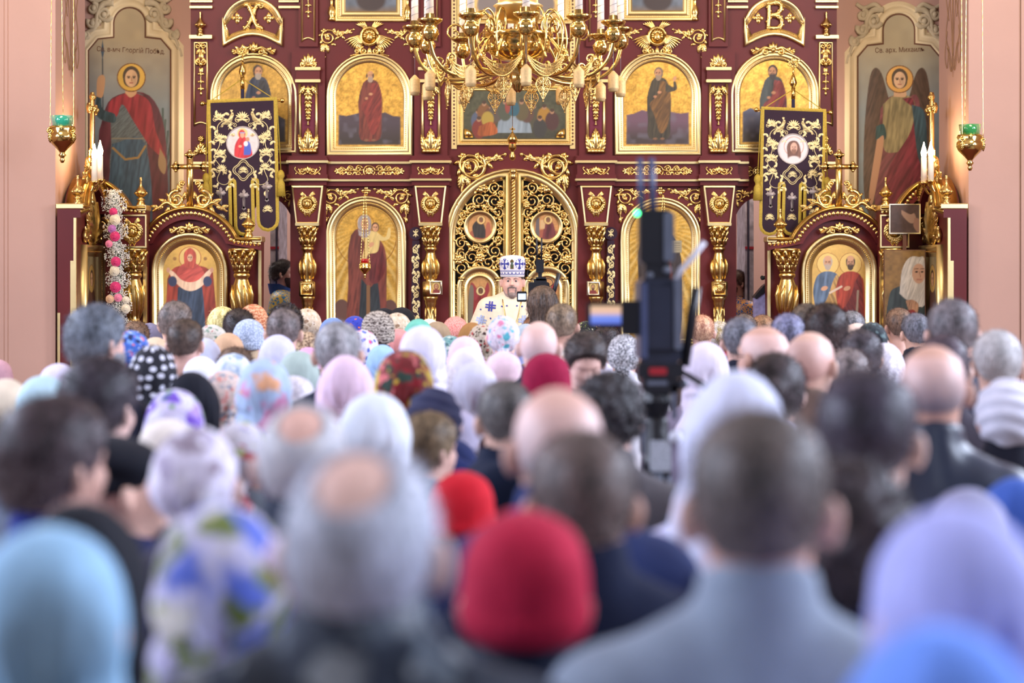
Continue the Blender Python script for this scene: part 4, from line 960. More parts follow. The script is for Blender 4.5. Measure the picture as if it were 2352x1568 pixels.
# ================================================================ side shrines
KS = 16.3/F
def Tfront(d, cx, q=1):
    k = d/F; return np.array([[q*k, 0, 0, (cx-CX)*k], [0, 0, -k, d], [0, -k, 0, CZ+HY*k], [0, 0, 0, 1.0]])
def Tside(q, xp, yc):
    k = KS; return np.array([[0, 0, -q*k, q*xp], [-q*k*(1 if q < 0 else -1)*-1, 0, 0, yc], [0, -k, 0, 0.25+1058*k], [0, 0, 0, 1.0]])
def capital(b_, u, v0, w):
    b_.lathe([(30, v0), (30, v0+5), (24, v0+8), (20, v0+24), (15, v0+46), (18, v0+50), (18, v0+55)], u, 0, w, 16)
    for i in range(9):
        a = 2*pi*i/9
        for row, (rr, yy, L) in enumerate(((15, 50, 18), (19, 36, 18), (24, 20, 13))):
            x, z = u+rr*cos(a+row*0.35), w+rr*sin(a+row*0.35)
            b_.tube([(x, v0+yy, z), (x+3*cos(a), v0+yy-L*0.6, z+3*sin(a)), (x+8*cos(a), v0+yy-L, z+8*sin(a)), (x+8*cos(a), v0+yy-L+6, z+8*sin(a))], [6, 2.4], 6)
def shaft(b_, u, v0, w, v1=1058):
    pr = [(16, 0), (19, 4), (19, 9), (15, 13), (16, 18), (20, 30), (23, 48), (21, 70), (15, 96), (13, 108), (17, 112), (17, 118), (13, 124), (15, 160), (17, 220), (15, 300), (24, 310), (26, v1-v0)]
    b_.lathe([(r, v0+y) for r, y in pr], u, 0, w, 18)
    for i in range(8):
        a = 2*pi*i/8; b_.tube([(u+14*cos(a), v0+104, w+14*sin(a)), (u+20*cos(a), v0+80, w+20*sin(a)), (u+25*cos(a+.2), v0+50, w+25*sin(a+.2)), (u+22*cos(a+.4), v0+28, w+22*sin(a+.4))], [2, 5, 4.6, 1], 6)
def cross_crest(b_, v0, H, S=1.0):
    """carved acanthus with a cross, foot at v0"""
    b_.at(0, v0, S, 0, 1, 4)
    for q in (-1, 1):
        b_.spiral(q*30, 22, 20, 100 if q > 0 else 80, 1.4, -q, 6, 3, None, 8); b_.vine([(q*10, 6), (q*30, 2), (q*52, 14), (q*70, 4), (q*86, -6)], 7, 2.5, None, 8)
        for x, y, a, L in ((36, 20, 40, 26), (50, 14, 20, 26), (60, 8, -30, 22), (22, 38, 70, 22), (72, 4, 10, 20), (46, 4, -50, 20), (14, 20, 100, 22)): b_.acan(q*x, y, a if q > 0 else 180-a, L, 13, 5, 0)
        b_.spiral(q*17, 58, 8, 270, 1.2, q, 3, 2, None, 6)
    b_.off()
def cross(b_, v0, v1, arm, va, t=7):
    """cross standing from v0 up to v1, arms at va"""
    b_.box(-t, t, v1+10, v0, 0, 9, bev=2); b_.box(-arm+8, arm-8, va-t*0.8, va+t*0.8, 0, 9, bev=2); b_.ball(0, va, 9, 8)
    for (x, y) in ((0, v1+8), (-arm+8, va), (arm-8, va)):
        b_.poly([(x-12, y), (x, y-12), (x+12, y), (x, y+12)], 0, 9); b_.ball(x, y, 8, 6)
        for dx, dy in ((-9, 0), (9, 0), (0, -9), (0, 9)): b_.ball(x+dx, y+dy, 6, 4.2, None, 6, 4)
def kiot(T, label, big, draw=None, ux=165, um=2, halves=(-1, 1), columns=(-1, 1), cx0=0, with_cross=True, arched=True, crest=True, finials=(-1, 1)):
    loc = T @ np.array([0, 1058, 0, 1]); root = thing('icon_case', Vector(loc[:3]), label, 'shrine')
    dv = -72 if big else 0
    mk = lambda: MB(T=T)
    u0 = -ux if -1 in halves else um; u1 = ux if 1 in halves else -2
    def arcp(off=0, k=1.0):
        Rr = 117.6-off; c = 595.6+dv; th0 = math.acos(min(1, (595.6-549)/117.6)); pts = [(-ux, 549+dv+off)] if -1 in halves else []
        n = 26
        for i in range(n+1):
            a = -th0+2*th0*i/n
            if (Rr*sin(a) < um and -1 not in halves) or (a > 0.01 and 1 not in halves): continue
            pts.append((Rr*sin(a), c-Rr*cos(a)))
        if 1 in halves: pts.append((ux, 549+dv+off))
        return pts
    ap = arcp()
    b_ = mk(); b_.poly(arcp(6)+[(u1*0.97, 1058), (u0*0.97 if u0 < 0 else u0, 1058)], -36, 0); b_.build('cabinet', MAROON, root, False)
    b_ = mk(); b_.poly(arcp(1)+[(q[0], q[1]) for q in reversed(arcp(26))], 0, 16); b_.build('fascia', MAROON, root, False)
    def prof(pth, pr, nm, m):
        bb = mk(); n = len(pth)
        for j in range(n-1):
            (xa, ya), (xb, yb) = pth[j], pth[j+1]
        bb.sweep(pth, pr, False); return bb.build(nm, m, root)
    b_ = mk(); b_.tube([(x, y, 20) for x, y in ap], 4.2, 6); b_.tube([(x, y, 10) for x, y in arcp(-2)], 3.2, 6)
    b_.poly(arcp(-3)+[(q[0], q[1]) for q in reversed(arcp(4))], -30, 18); b_.build('cornice_edge', DEEP, root)
    b_ = mk(); b_.beads(arcp(12), 9.5, 16, 4.8, 7, 7); b_.build('egg_moulding', GOLD, root)
    # icon
    if draw:
        if arched: pth = arch(-88, 88, 534, 860)
        else: pth = rect(-96, 96, 562, 900)
        b_ = mk(); b_.sweep(pth, [(0, 0), (0, 12), (3, 15), (9, 14), (11, 9), (13, 8), (18, 9), (20, 6), (26, 5), (28, 1)], True); b_.build('icon_frame', PALE, root)
        b_ = mk(); b_.beads(inset(pth, 15.5), 4.4, 8.5, 2.1, 2.3, 2.6, closed=True); b_.build('bead_moulding', GOLD, root, False)
        p = Paint(-70, 70, 552 if arched else 582, 850, 1.5); p.U *= (-1 if T[0, 0] < -1e-9 else 1); draw(p); p.U *= (-1 if T[0, 0] < -1e-9 else 1); p.mesh('painting', None, 3, root, inset(pth, 25), T=T)
        b_ = mk(); b_.beads(inset(pth, 24), 5, 4, 2.4, 2.4, 1, closed=True); b_.build('inner_border', mat('dark_inlay', (70, 70, 58), 0.4, 0.6), root, False)
        if arched:
            b_ = mk(); o_crest(b_.at(0, 538, 0.92, 0, 1, 12)); b_.build('icon_crest', GOLD, root)
    if big:
        # carved tympanum
        b_ = mk()
        b_.at(0, 558, 1, 0, 1, 4)
        for i in range(7): b_.acan(0, 0, 90+(i-3)*22, 118-abs(i-3)*13, 26, 8, 0)
        for q in halves:
            b_.spiral(q*40, 20, 18, 90, 1.4, -q, 6, 3, None, 8); b_.spiral(q*72, 14, 13, 90, 1.4, -q, 5, 3, None, 8); b_.acan(q*52, 10, 50 if q > 0 else 130, 36, 18, 6)
        if len(halves) == 1:
            b_.V = []; b_.Fc = []; b_.M = []; b_.n = 0
            for q in halves: b_.spiral(q*46, 40, 18, 90, 1.4, -q, 5, 3, None, 8)
        b_.build('carved_tympanum', GOLD, root)
    for q in columns:
        u = q*122
        if big:
            b_ = mk(); b_.box(u-30, u+30, 497, 566, 0, 40); b_.build('console', MAROON, root, False)
            b_ = mk(); b_.sweep(rect(u-33, u+33, 494, 569), [(0, 36), (0, 44), (3, 44), (4, 40)], True); b_.build('console_edge', PALE, root, False)
            b_ = mk(); o_cherub_medal(b_.at(u, 532, 1.02, 0, 1, 40)); b_.build('cherub_medallion', GOLD, root)
        b_ = mk(); capital(b_, u, 571, 26); b_.build('capital', GOLD, root)
        b_ = mk(); shaft(b_, u, 626, 26); b_.build('column_shaft', GOLD, root)
    for q in halves:
        b_ = mk(); b_.box(*sorted((q*(ux-8), q*(ux-1))), 551+dv, 1058, -7, 6); b_.build('edge_strip', PALE, root, False)
        b_ = mk(); b_.box(*sorted((q*(ux-6), q*(ux-2))), 560+dv, 1058, -36, -30); b_.build('edge_strip', PALE, root, False)
        b_ = mk(); b_.box(*sorted((q*(ux-20), q*(ux+2))), 543+dv, 556+dv, -38, 22, bev=2); b_.build('cornice_slab', PALE, root, False)
    for q in finials:
        b_ = mk(); finial(b_, q*134, 547+dv, 68, w=2); b_.build('finial', GOLD, root)
    if crest:
        b_ = mk(); cross_crest(b_, 480+dv, 0, 1.0 if not big else 1.1); b_.build('carved_crest', GOLD, root)
    if with_cross:
        b_ = mk(); cross(b_, 476+dv, 348+dv*1.9 if big else 348, 40, 383+dv*1.9 if big else 383); b_.build('cross', GOLD, root)
    return root
def dVirgin(p):
    p.fill((214, 172, 92), 0.6, 0.15, 14); p.ell(0, 592, 25, 25, (226, 194, 120), 1, 0.5); p.ring(0, 592, 25, 1.6, (160, 80, 40))
    p.poly([(-52, 640), (-40, 618), (-20, 610), (20, 610), (42, 618), (54, 640), (56, 850), (-54, 850)], (158, 66, 48), True, 12, 0.55)
    p.poly([(-28, 660), (0, 650), (28, 660), (32, 850), (-30, 850)], (62, 76, 96), True, 9, 0.5)
    p.poly([(-34, 640), (-24, 612), (0, 602), (24, 612), (34, 640), (0, 652)], (190, 84, 72), True, 11, 0.65, (0.6, 1))
    p.poly([(-52, 618), (-40, 640), (-18, 662), (4, 668), (26, 658), (44, 636), (52, 616), (40, 622), (20, 642), (0, 648), (-20, 642), (-38, 624)], (222, 190, 160), True, 10, 0.8)
    for q in (-1, 1): p.ell(q*40, 646, 10, 12, (60, 66, 92), 2); p.ell(q*50, 620, 4, 6, (200, 150, 120))
    p.poly([(-14, 596), (-13, 580), (0, 569), (13, 580), (14, 598), (10, 614), (-10, 614)], (186, 84, 66), True, 7, 0.7); p.head(0, 591, 8.5, (212, 168, 132), None)
    p.ell(-35, 594, 4, 4, (150, 110, 60)); p.ell(35, 594, 4, 4, (150, 110, 60))
def dApostles(p):
    p.fill((216, 174, 96), 0.55, 0.15, 14)
    for cx, c1, c2, br, bd, hair in ((-25, (96, 114, 136), (186, 146, 84), 12, (176, 160, 144), (180, 166, 150)), (27, (168, 66, 44), (120, 46, 40), 12, (76, 60, 46), (84, 66, 50))):
        p.ell(cx, 606, 25, 25, (228, 192, 112), 1, 0.5); p.ring(cx, 606, 25, 1.2, (150, 96, 44))
        p.poly([(cx-30, 700), (cx-34, 668), (cx-26, 636), (cx-10, 624), (cx+10, 624), (cx+24, 634), (cx+32, 668), (cx+30, 850), (cx-26, 850)], c1, True, 9, 0.55)
        p.poly([(cx-28, 720), (cx-4, 690), (cx+14, 640), (cx+24, 636), (cx+30, 700), (cx+30, 850), (cx-24, 850)], c2, True, 9, 0.55, (1, -0.5))
        p.head(cx, 602, 11, (200, 150, 112), hair, bd, None, -0.1); p.ell(cx, 593, 8, 6, (206, 158, 120), 2)
        p.ell(cx-8, 662, 8, 5, (200, 148, 110), 1.5, ang=-20)
    p.stroke([(-20, 672), (6, 658)], 5, (206, 184, 160)); p.stroke([(44, 668), (38, 790)], 5, (150, 130, 110))
kiot(Tfront(17.0, 437), 'maroon icon case with gilded columns, icon of a woman holding out a white veil', False, dVirgin, columns=(1,), halves=(-1, 1), finials=(1,))
kiot(Tfront(17.0, 1926, -1), 'maroon icon case with gilded columns, icon of two bearded apostles side by side', False, dApostles, columns=(1,), finials=(1,))
kiot(Tfront(16.86, 190), 'half icon case with cherub console in the left corner, flower garland before it', True, None, 148, 46, halves=(1,), columns=(1,), crest=False, with_cross=False, finials=(1,))
kiot(Tfront(16.86, 2168, -1), 'half icon case with cherub console in the right corner, behind a dark picture', True, None, 148, 46, halves=(1,), columns=(1,), crest=False, with_cross=False, finials=(1,))
def dOld(p): p.fill((150, 132, 92), 0.3, 0.3, 12); p.poly([(-40, 850), (-36, 690), (0, 660), (36, 690), (40, 850)], (90, 60, 46), True, 9); p.head(0, 640, 16, halo=(220, 180, 100))
kiot(Tside(-1, 3.80, 16.48), 'icon case set against the left pier, seen edge-on, crowned by carving and cross', True, dOld, arched=False, columns=())
kiot(Tside(1, 3.80, 16.48), 'icon case set against the right pier, seen edge-on, crowned by carving and cross', True, dOld, arched=False, columns=())
# pictures standing in the right corner
r_ = thing('painting_panel', P(2078, 1030, 16.55), 'large unframed painting of a woman in a white headscarf with folded hands', 'painting')
p = Paint(2032, 2124, 575, 1048, 2.0); p.fill((128, 96, 46), 0, 0.4, 20); p.poly([(2032, 770), (2040, 690), (2058, 660), (2124, 660), (2124, 800), (2032, 800)], (52, 62, 60), True, 12); p.poly([(2066, 674), (2072, 620), (2088, 592), (2110, 590), (2124, 600), (2124, 700), (2086, 690)], (190, 182, 168), True, 6, 0.75, (1, 0.3)); p.ell(2110, 628, 15, 23, (186, 146, 118)); [(p.ell(x_, 624, 3.4, 1.8, (52, 38, 32)), p.stroke([(x_-5, 618), (x_+4, 617)], 1.8, (96, 66, 50))) for x_ in (2105, 2118)]; p.stroke([(2112, 624), (2114, 636)], 2, (150, 108, 84)); p.stroke([(2106, 642), (2117, 642)], 2, (150, 80, 70)); p.poly([(2080, 690), (2096, 688), (2110, 700), (2104, 724), (2090, 720)], (180, 136, 104), True, 5); p.poly([(2072, 716), (2100, 712), (2104, 740), (2074, 740)], (140, 50, 44), True)
p.mesh('painting', 16.55, 0.5, r_)
mb = MB(16.55); mb.box(2030, 2126, 573, 1051, -4, 0); mb.build('panel', UMBER, r_, False)
r_ = thing('small_picture', P(2078, 1054, 16.64), 'small dark picture showing a pale hand, propped before the corner case', 'picture')
p = Paint(2045, 2112, 470, 535, 1.6); p.fill((74, 56, 50), 0, 0.3, 14); p.poly([(2070, 482), (2090, 492), (2100, 490), (2104, 508), (2090, 512), (2072, 494)], (150, 120, 100), True); p.poly([(2100, 500), (2112, 505), (2112, 535), (2098, 520)], (140, 104, 86), True); p.mesh('painting', 16.64, 1.2, r_)
mb = MB(16.64); mb.box(2046, 2112, 471, 534, -3, 0.6, 1); mb.sweep(rect(2042, 2114, 468, 537), [(0, -2), (0, 2.5), (2.5, 2.5), (3.5, 0.8)], True, 0); mb.build('frame', [SILVER, UMBER], r_, False)
mb = MB(16.64); mb.box(2074, 2082, 536, 1045, -3, 0); mb.build('prop_pole', UMBER, r_, False)
# ================================================================ flower garland
gar = thing('flower_garland', P(272, 745, 16.5), 'garland of pink and cream roses in white gypsophila hanging in the left corner', 'garland')
DG = 16.5
mb = MB(DG); mb.tube([(262, 440, 4), (268, 520, 4), (272, 600, 4), (276, 700, 4), (278, 1040, 4)], 9, 8); mb.build('leafy_core', mat('garland_leaf', (64, 78, 56), 0.8, 0, 0.3, 60), gar)
mb = MB(DG); g_ = random.Random(5)
for i in range(6000):
    v = g_.uniform(436, 790); c = 262+(v-440)*0.055; s_ = g_.gauss(0, 11)*(1+0.35*sin(v*0.11)+0.2*sin(v*0.29+1)); u = c+max(-28, min(28, s_)); w_ = 6+g_.uniform(0, 16)*(1-abs(u-c)/40); a = g_.uniform(0, 3)
    r1 = g_.uniform(0.9, 1.8); mb.bead(u, v, w_, r1, r1, 1.2, a)
mb.build('gypsophila', mat('white_gypsophila', (236, 234, 226), 0.8), gar, False, kind='stuff')
def rose(u, v, r, m, w=20):
    b_ = MB(DG)
    for k_, (rr, n, h) in enumerate(((1.0, 6, 0.3), (0.74, 5, 0.55), (0.48, 4, 0.8), (0.26, 3, 1.0))):
        for i in range(n):
            a = 2*pi*i/n+k_*0.6
            pts = []
            for tt in (-0.62, -0.3, 0, 0.3, 0.62): pts += [(u+r*rr*0.55*cos(a+tt), v+r*rr*0.55*sin(a+tt), w+r*h*0.4), (u+r*rr*cos(a+tt), v+r*rr*sin(a+tt), w+r*h*0.75), (u+r*rr*1.06*cos(a+tt), v+r*rr*1.06*sin(a+tt), w+r*h*0.7)]
            b_.add(pts, [(j*3+q, j*3+q+1, j*3+q+4, j*3+q+3) for j in range(4) for q in (0, 1)])
    b_.ball(u, v, w+r*0.25, r*0.62, None, 8, 5, 1, 1, 0.6)
    return b_.build('rose', m, gar)
RP = mat('pink_rose', (222, 60, 120), 0.6); RC = mat('cream_rose', (238, 226, 200), 0.6); RL = mat('lilac_rose', (206, 130, 200), 0.6); RB = mat('blush_rose', (240, 140, 170), 0.6); RO = mat('peach_rose', (236, 196, 160), 0.6)
for u, v, r, m in ((265, 487, 9, RP), (269, 505, 12, RC), (262, 526, 9, RL), (269, 543, 11, RP), (255, 560, 8, RB), (271, 601, 11, RP), (268, 622, 11, RC), (270, 659, 12, RP), (276, 683, 9, RB), (257, 686, 9, RO), (294, 688, 8, RC), (294, 708, 10, RC), (280, 735, 9, RC), (262, 716, 8, RC)): rose(u, v, r, m)
# ================================================================ banners
def banner(cx, top, sc, d, lab, figure, tilt):
    root = thing('church_banner', P(cx, 1033, d), lab, 'banner')
    S = lambda x: cx+x*sc; Y = lambda y: top+(y-235)*sc
    def edge():
        L = [(-73, 235), (-73, 520)]
        L += [(-54-19*cos(pi*i/6), 520+19*sin(pi*i/6)) for i in range(1, 6)]+[(-35, 520), (-35, 420)]+[(-26-9*cos(pi*i/6), 420-9*sin(pi*i/6)) for i in range(1, 6)]+[(-17, 420), (-17, 520)]
        L += [(0-17*cos(pi*i/6), 520+17*sin(pi*i/6)) for i in range(1, 6)]+[(17, 520), (17, 420)]+[(26-9*cos(pi*i/6), 420-9*sin(pi*i/6)) for i in range(1, 6)]+[(35, 420), (35, 510)]
        L += [(54-19*cos(pi*i/6), 510+19*sin(pi*i/6)) for i in range(1, 6)]+[(73, 510), (73, 235)]
        return [(S(x+tilt*(y-235)*0.02), Y(y-x*tilt*0.04)) for x, y in L]
    pe = edge()
    b_ = MB(d); b_.poly(pe, -1.5, 1); b_.build('velvet_cloth', VELVET, root, False)
    b_ = MB(d); b_.sweep(pe, [(0.5, 1.2), (-3, 2), (-7*sc, 1), (-7*sc, -1), (0, -1.5)], True); b_.build('fringe', FRINGE, root, False)
    E = lambda x, y: (S(x+tilt*(y-235)*0.02), Y(y-x*tilt*0.04))
    T_ = lambda: MB(d)
    def put(nm, x, y, fn, m=THREAD, s_=1.0, ang=0, mi=1):
        b2 = T_(); u, v = E(x, y); b2.at(u, v, sc*s_, ang, mi, 1.0); fn(b2); b2.build(nm, m, root)
    def flower(b2):
        for i in range(7): b2.leaf(0, -2, 30+i*20, 12, 2.6, 0.8, 0)
        for q in (-1, 1): b2.spiral(q*7, -4, 4.6, 90, 1.1, -q, 0.8, 0.6, None, 4, z=0.4); b2.leaf(0, -3, 270+q*75, 10, 3.4, 0.8, q*40)
        b2.ball(0, 2, 0.6, 2.4, None, 6, 4)
    def bird(b2):
        b2.poly([(-13, -12), (-6, -4), (2, 2), (7, 12), (12, 13), (14, 9), (11, 2), (9, -6), (2, -11), (-6, -12), (-20, -20)], 0.3, 1.2); b2.ball(10, 12, 0.6, 3.5, None, 8, 4)
        for i in range(5): b2.leaf(8, 15, 60+i*14, 7, 1.6, 0.6)
        b2.vine([(2, -11), (0, -18)], 0.9, 0.9, None, 4, 0.5); b2.vine([(6, -9), (5, -16)], 0.9, 0.9, None, 4, 0.5)
    put('embroidered_flower', 0, 272, flower, s_=1.5)
    for q in (-1, 1):
        put('embroidered_bird', q*33, 274, bird, mi=-q if False else (-q))
        for (x, y, s_, an) in ((54, 270, 1.2, 0), (53, 318, 1.25, 0), (53, 355, 1.3, 0), (50, 388, 1.15, 180)): put('embroidered_flower', q*x, y, flower, s_=s_, ang=an*0)
        def vines(b2):
            b2.vine([(22, 8), (44, 12), (58, -4), (52, -40), (64, -70), (50, -96), (58, -124), (40, -134), (20, -118)], 1.2, 0.8, None, 4, 0.4)
            rr = random.Random(3)
            for (x, y) in ((60, 26), (40, 30), (64, -16), (42, -22), (66, -52), (44, -60), (66, -84), (64, -110), (44, -106), (30, -122), (58, -138), (36, -140), (26, -108), (46, 6), (68, 0), (48, -38), (70, -34), (40, -76), (70, -98), (52, -150), (22, -132), (46, 22), (34, 14), (24, -16), (30, -2)): a = rr.uniform(0, 360); b2.leaf(x, y, a, 11, 6, 0.8, 20); b2.leaf(x, y, a+100, 9, 5, 0.8, 20); b2.vine([(x, y), (x*0.9+5, y-6)], 0.9, 0.8, None, 4, 0.4)
            b2.spiral(18, 2, 6, 0, 1.2, 1, 1.0, 0.8, None, 4, z=0.4)
        put('embroidered_vine', 0, 292, vines, mi=q)
    def quatre(b2):
        for r, t in ((21, 1.3), (17, 1.0)):
            b2.tube([(r*(1+0.14*cos(4*a))*cos(a), r*(1+0.14*cos(4*a))*sin(a), 0.5) for a in np.linspace(0, 2*pi, 49)[:-1]], t, 4, closed=True)
        flower(b2)
    put('embroidered_medallion', 0, 393, quatre)
    def scross(b2):
        b2.poly([(-2.6, -26), (2.6, -26), (3, -6), (2.6, 0), (8, -1), (10, 3), (13, 5), (10, 7), (8, 11), (2.6, 9), (4, 14), (0, 19), (-4, 14), (-2.6, 9), (-8, 11), (-10, 7), (-13, 5), (-10, 3), (-8, -1), (-2.6, 0), (-3, -6)], 0.2, 1.4)
        b2.poly([(-5, -26), (0, -31), (5, -26), (0, -20)], 0.2, 1.4)
    for x, y in ((-53, 448), (0, 455), (53, 438)): put('embroidered_cross', x, y, scross, SILVTHREAD)
    for x, y in ((-54, 500), (0, 498), (54, 484)): put('embroidered_flower', x, y, flower)
    # roundel
    u, v = E(0, 330); r = 37*sc
    p = Paint(u-r, u+r, v-r, v+r, 1.3); p.fill((206, 200, 196), 0, 0.12, 8); figure(p, u, v, sc); p.mesh('roundel', d, 1.8, root, [(u+r*cos(a), v+r*sin(a)) for a in np.linspace(0, 2*pi, 41)[:-1]])
    b_ = MB(d); b_.tube([(u+r*cos(a), v+r*sin(a), 1.6) for a in np.linspace(0, 2*pi, 41)[:-1]], 1.6, 5, closed=True); b_.build('roundel_rim', SILVTHREAD, root)
    # pole, bar, cords, tassels
    b_ = MB(d); b_.tube([(cx, Y(205), -7), (cx, 1033, -7)], 4.2, 8); b_.build('pole', mat('dark_blue_pole', (40, 40, 66), 0.4), root)
    b_ = MB(d); b_.tube([(cx, Y(178), -7), (cx, Y(206), -7)], 4.8, 8); b_.lathe([(3, Y(146)), (5, Y(152)), (9, Y(165)), (8, Y(170)), (4, Y(176)), (5, Y(180))], cx, 0, -7, 12); b_.tube([(cx, Y(128), -7), (cx, Y(148), -7)], 2.4, 6)
    b_.at(cx, Y(120), sc, 0, 1, -7)
    for a in range(0, 360, 45): b_.spiral(9*cos(R(a)), 6*sin(R(a)), 5, a, 1.2, 1, 1.3, 0.8, None, 5)
    b_.leaf(0, 4, 90, 14, 8, 2); b_.leaf(-4, 4, 150, 18, 6, 2); b_.leaf(4, 4, 30, 18, 6, 2)
    b_.build('pole_finial', BRASS, root)
    e0, e1 = E(-92, 236), E(92, 236)
    b_ = MB(d); b_.tube([(*e0, -3), (*e1, -3)], 2.6, 8); b_.build('cross_bar', BRASS, root)
    for e in (e0, e1):
        b_ = MB(d); b_.ball(e[0], e[1], -3, 6*sc, None, 10, 6); b_.build('bar_knob', BRASS, root)
    for q in (-1, 1):
        e = E(q*80, 236); t = E(q*86, 400)
        b_ = MB(d); b_.tube([(cx, Y(182), -6), (e[0], e[1], 0), (t[0], t[1], 1)], 1.3, 5); b_.build('cord', FRINGE, root)
        b_ = MB(d); b_.lathe([(3, t[1]-4), (7, t[1]+2), (8, t[1]+10), (5, t[1]+16), (5, t[1]+20), (8, t[1]+26), (10, t[1]+56)], t[0], 0, 1, 12, lob=12, amp=0.08); b_.build('tassel', FRINGE, root)
    return root
def figM(p, u, v, s):
    for q in (-1, 1): p.ell(u+q*22, v-18, 4, 4, (180, 150, 110))
    p.ell(u-1, v-22, 12, 12, (226, 196, 130)); p.poly([(u-20, v+34), (u-18, v+6), (u-8, v-12), (u+2, v-16), (u+16, v+4), (u+20, v+34)], (196, 40, 44), True, 8, 0.7); p.ell(u-2, v-20, 8, 10, (190, 44, 44)); p.ell(u-1, v-18, 5, 7, (206, 156, 124)); p.stroke([(u-6, v-23), (u+4, v-23)], 2.4, (150, 150, 190))
    p.poly([(u+2, v+28), (u+4, v+4), (u+12, v-4), (u+18, v+6), (u+18, v+26)], (70, 90, 180), True); p.ell(u+11, v-8, 4.5, 5, (190, 136, 104)); p.ell(u+7, v+2, 5, 6, (226, 220, 220)); p.ell(u-6, v+8, 4, 3, (206, 160, 130))
def figF(p, u, v, s):
    p.ell(u, v, 30, 30, (214, 206, 204), 3); p.ring(u+2, v-6, 22, 2, (196, 150, 130)); p.poly([(u-12, v+22), (u-14, v-6), (u-6, v-18), (u+8, v-18), (u+16, v-4), (u+16, v+22)], (112, 76, 58), True, 5, 0.7); p.ell(u+2, v-3, 8, 12, (206, 160, 136)); p.head(u+2, v-4, 9, (208, 164, 140), None, (132, 92, 70)); p.ell(u+2, v+24, 14, 8, (214, 206, 204), 3)
banner(556, 233, 1.0, 17.24, 'dark purple velvet banner with gold embroidery and a red-robed mother roundel', figM, 1)
banner(1823, 254, 0.93, 17.24, 'dark purple velvet banner with gold embroidery and a bearded face roundel', figF, -1)
# ================================================================ velvet stoles beside the royal doors
for cx, y1 in ((955, 960), (1403, 960)):
    root = thing('velvet_stole', P(cx, y1, 17.42), 'black velvet stole with gold vine hung %s' % ('right of the veiled mother icon' if cx < 1100 else 'left of the open book icon'), 'stole')
    d = 17.42; b_ = MB(d); b_.poly([(cx-8, 552), (cx+8, 552), (cx+14, y1), (cx-14, y1)], -1, 1); b_.poly([(cx+15*cos(a), 536+15*sin(a)) for a in np.linspace(0, 2*pi, 25)[:-1]], -1, 1.6); b_.build('velvet', VELVET, root, False)
    b_ = MB(d); b_.at(cx, 536, 1, 0, 1, 1.6)
    for a in (45, -45, 90, 135, 225, 270): b_.leaf(0, 0, a, 9, 3, 0.8)
    b_.spiral(2.5, 6, 3, 0, 1, 1, 0.9, 0.9, None, 4, 1.0, False, 0.4); b_.build('monogram', THREAD, root)
    b_ = MB(d)
    for i, y in enumerate(range(566, y1-12, 34)):
        q = 1 if i % 2 else -1; b_.at(cx, y, 1, 0, q, 1.2); b_.spiral(2, -10, 7, 90, 1.3, 1, 1.7, 1.1, None, 5, z=0.4); b_.leaf(-4, -4, 120, 10, 6, 1); b_.leaf(4, -22, 300, 10, 6, 1); b_.leaf(-2, -22, 230, 10, 6, 1); b_.vine([(-2, 4), (6, -6), (-6, -20), (2, -32)], 1.6, 1.4, None, 5, 0.4)
        for k_ in range(5): b_.ball(-5+k_*2.4, -26-(k_ % 2)*3, 0.6, 1.8, None, 5, 3)
    b_.build('gold_vine', THREAD, root)
# ================================================================ hanging lamps
def lampada(cx, y0, d, s_, gl, lab, chain_top=-160, rim=16, litc=None, spread=28, br=False):
    root = thing('hanging_lamp', P(cx, y0+110*s_, d), lab, 'lamp')
    V_ = lambda y: y0+y*s_
    if br: b_ = MB(d); b_.tube([(cx, chain_top, 0), (cx, chain_top-4, -30), (cx, chain_top-4, -76)], 1.6, 6); b_.build('bracket', BRASS, root)
    b_ = MB(d); b_.lathe([(26*s_, V_(0)), (24*s_, V_(14)), (21*s_, V_(28)), (19*s_, V_(28)), (22*s_, V_(13)), (24*s_, V_(1))], cx, 0, 0, 20); b_.build('glass_cup', gl, root)
    b_ = MB(d); b_.lathe([(22*s_, V_(26)), (27*s_, V_(24)), (30*s_, V_(30)), (26*s_, V_(38)), (30*s_, V_(42)), (31*s_, V_(52)), (26*s_, V_(62)), (14*s_, V_(74)), (7*s_, V_(82)), (5*s_, V_(86)), (9*s_, V_(90)), (5*s_, V_(95)), (4*s_, V_(98)), (6*s_, V_(102)), (3*s_, V_(108))], cx, 0, 0, 20, lob=8, amp=0.05); b_.build('bowl', BRASS, root)
    for i in range(3):
        a = 2*pi*i/3+0.35; u, w_ = cx+30*s_*cos(a), 30*s_*sin(a)
        b_ = MB(d); b_.at(u, V_(36), s_, 0, 1, w_); b_.spiral(0, 0, 7, 90, 1.2, 1, 2.4, 1.6); b_.acan(0, -4, 270, 24, 12, 4); b_.build('lug', BRASS, root)
        b_ = MB(d); top = (cx+spread*0.3*cos(a), chain_top, w_*0.3); n = 60
        b_.tube([(u+(top[0]-u)*t, V_(32)+(chain_top-V_(32))*t, w_+(top[2]-w_)*t) for t in np.linspace(0, 1, n)], lambda t: 1.0+0.5*sin(t*220), 5); b_.build('chain', BRASS, root)
    return root
TEAL = glass('teal_glass', (64, 190, 160), 0.08, 0.55); GREEN = glass('green_glass', (70, 170, 96), 0.08, 0.55); RUBY = glass('ruby_glass', (190, 16, 24), 0.08, 0.4)
lampada(143, 266, 15.2, 1.0, TEAL, 'gilt hanging lamp with a teal glass cup on chains before the left pier', spread=95)
lampada(2228, 286, 15.2, 0.98, GREEN, 'gilt hanging lamp with a green glass cup on chains before the right pier', spread=95)
lampada(838, 594, 17.2, 0.42, RUBY, 'small gilt lamp with a ruby cup before the veiled mother icon', 446, spread=4, br=True)
lampada(1523, 596, 17.2, 0.42, RUBY, 'small gilt lamp with a ruby cup before the icon with the open book', 448, spread=4, br=True)
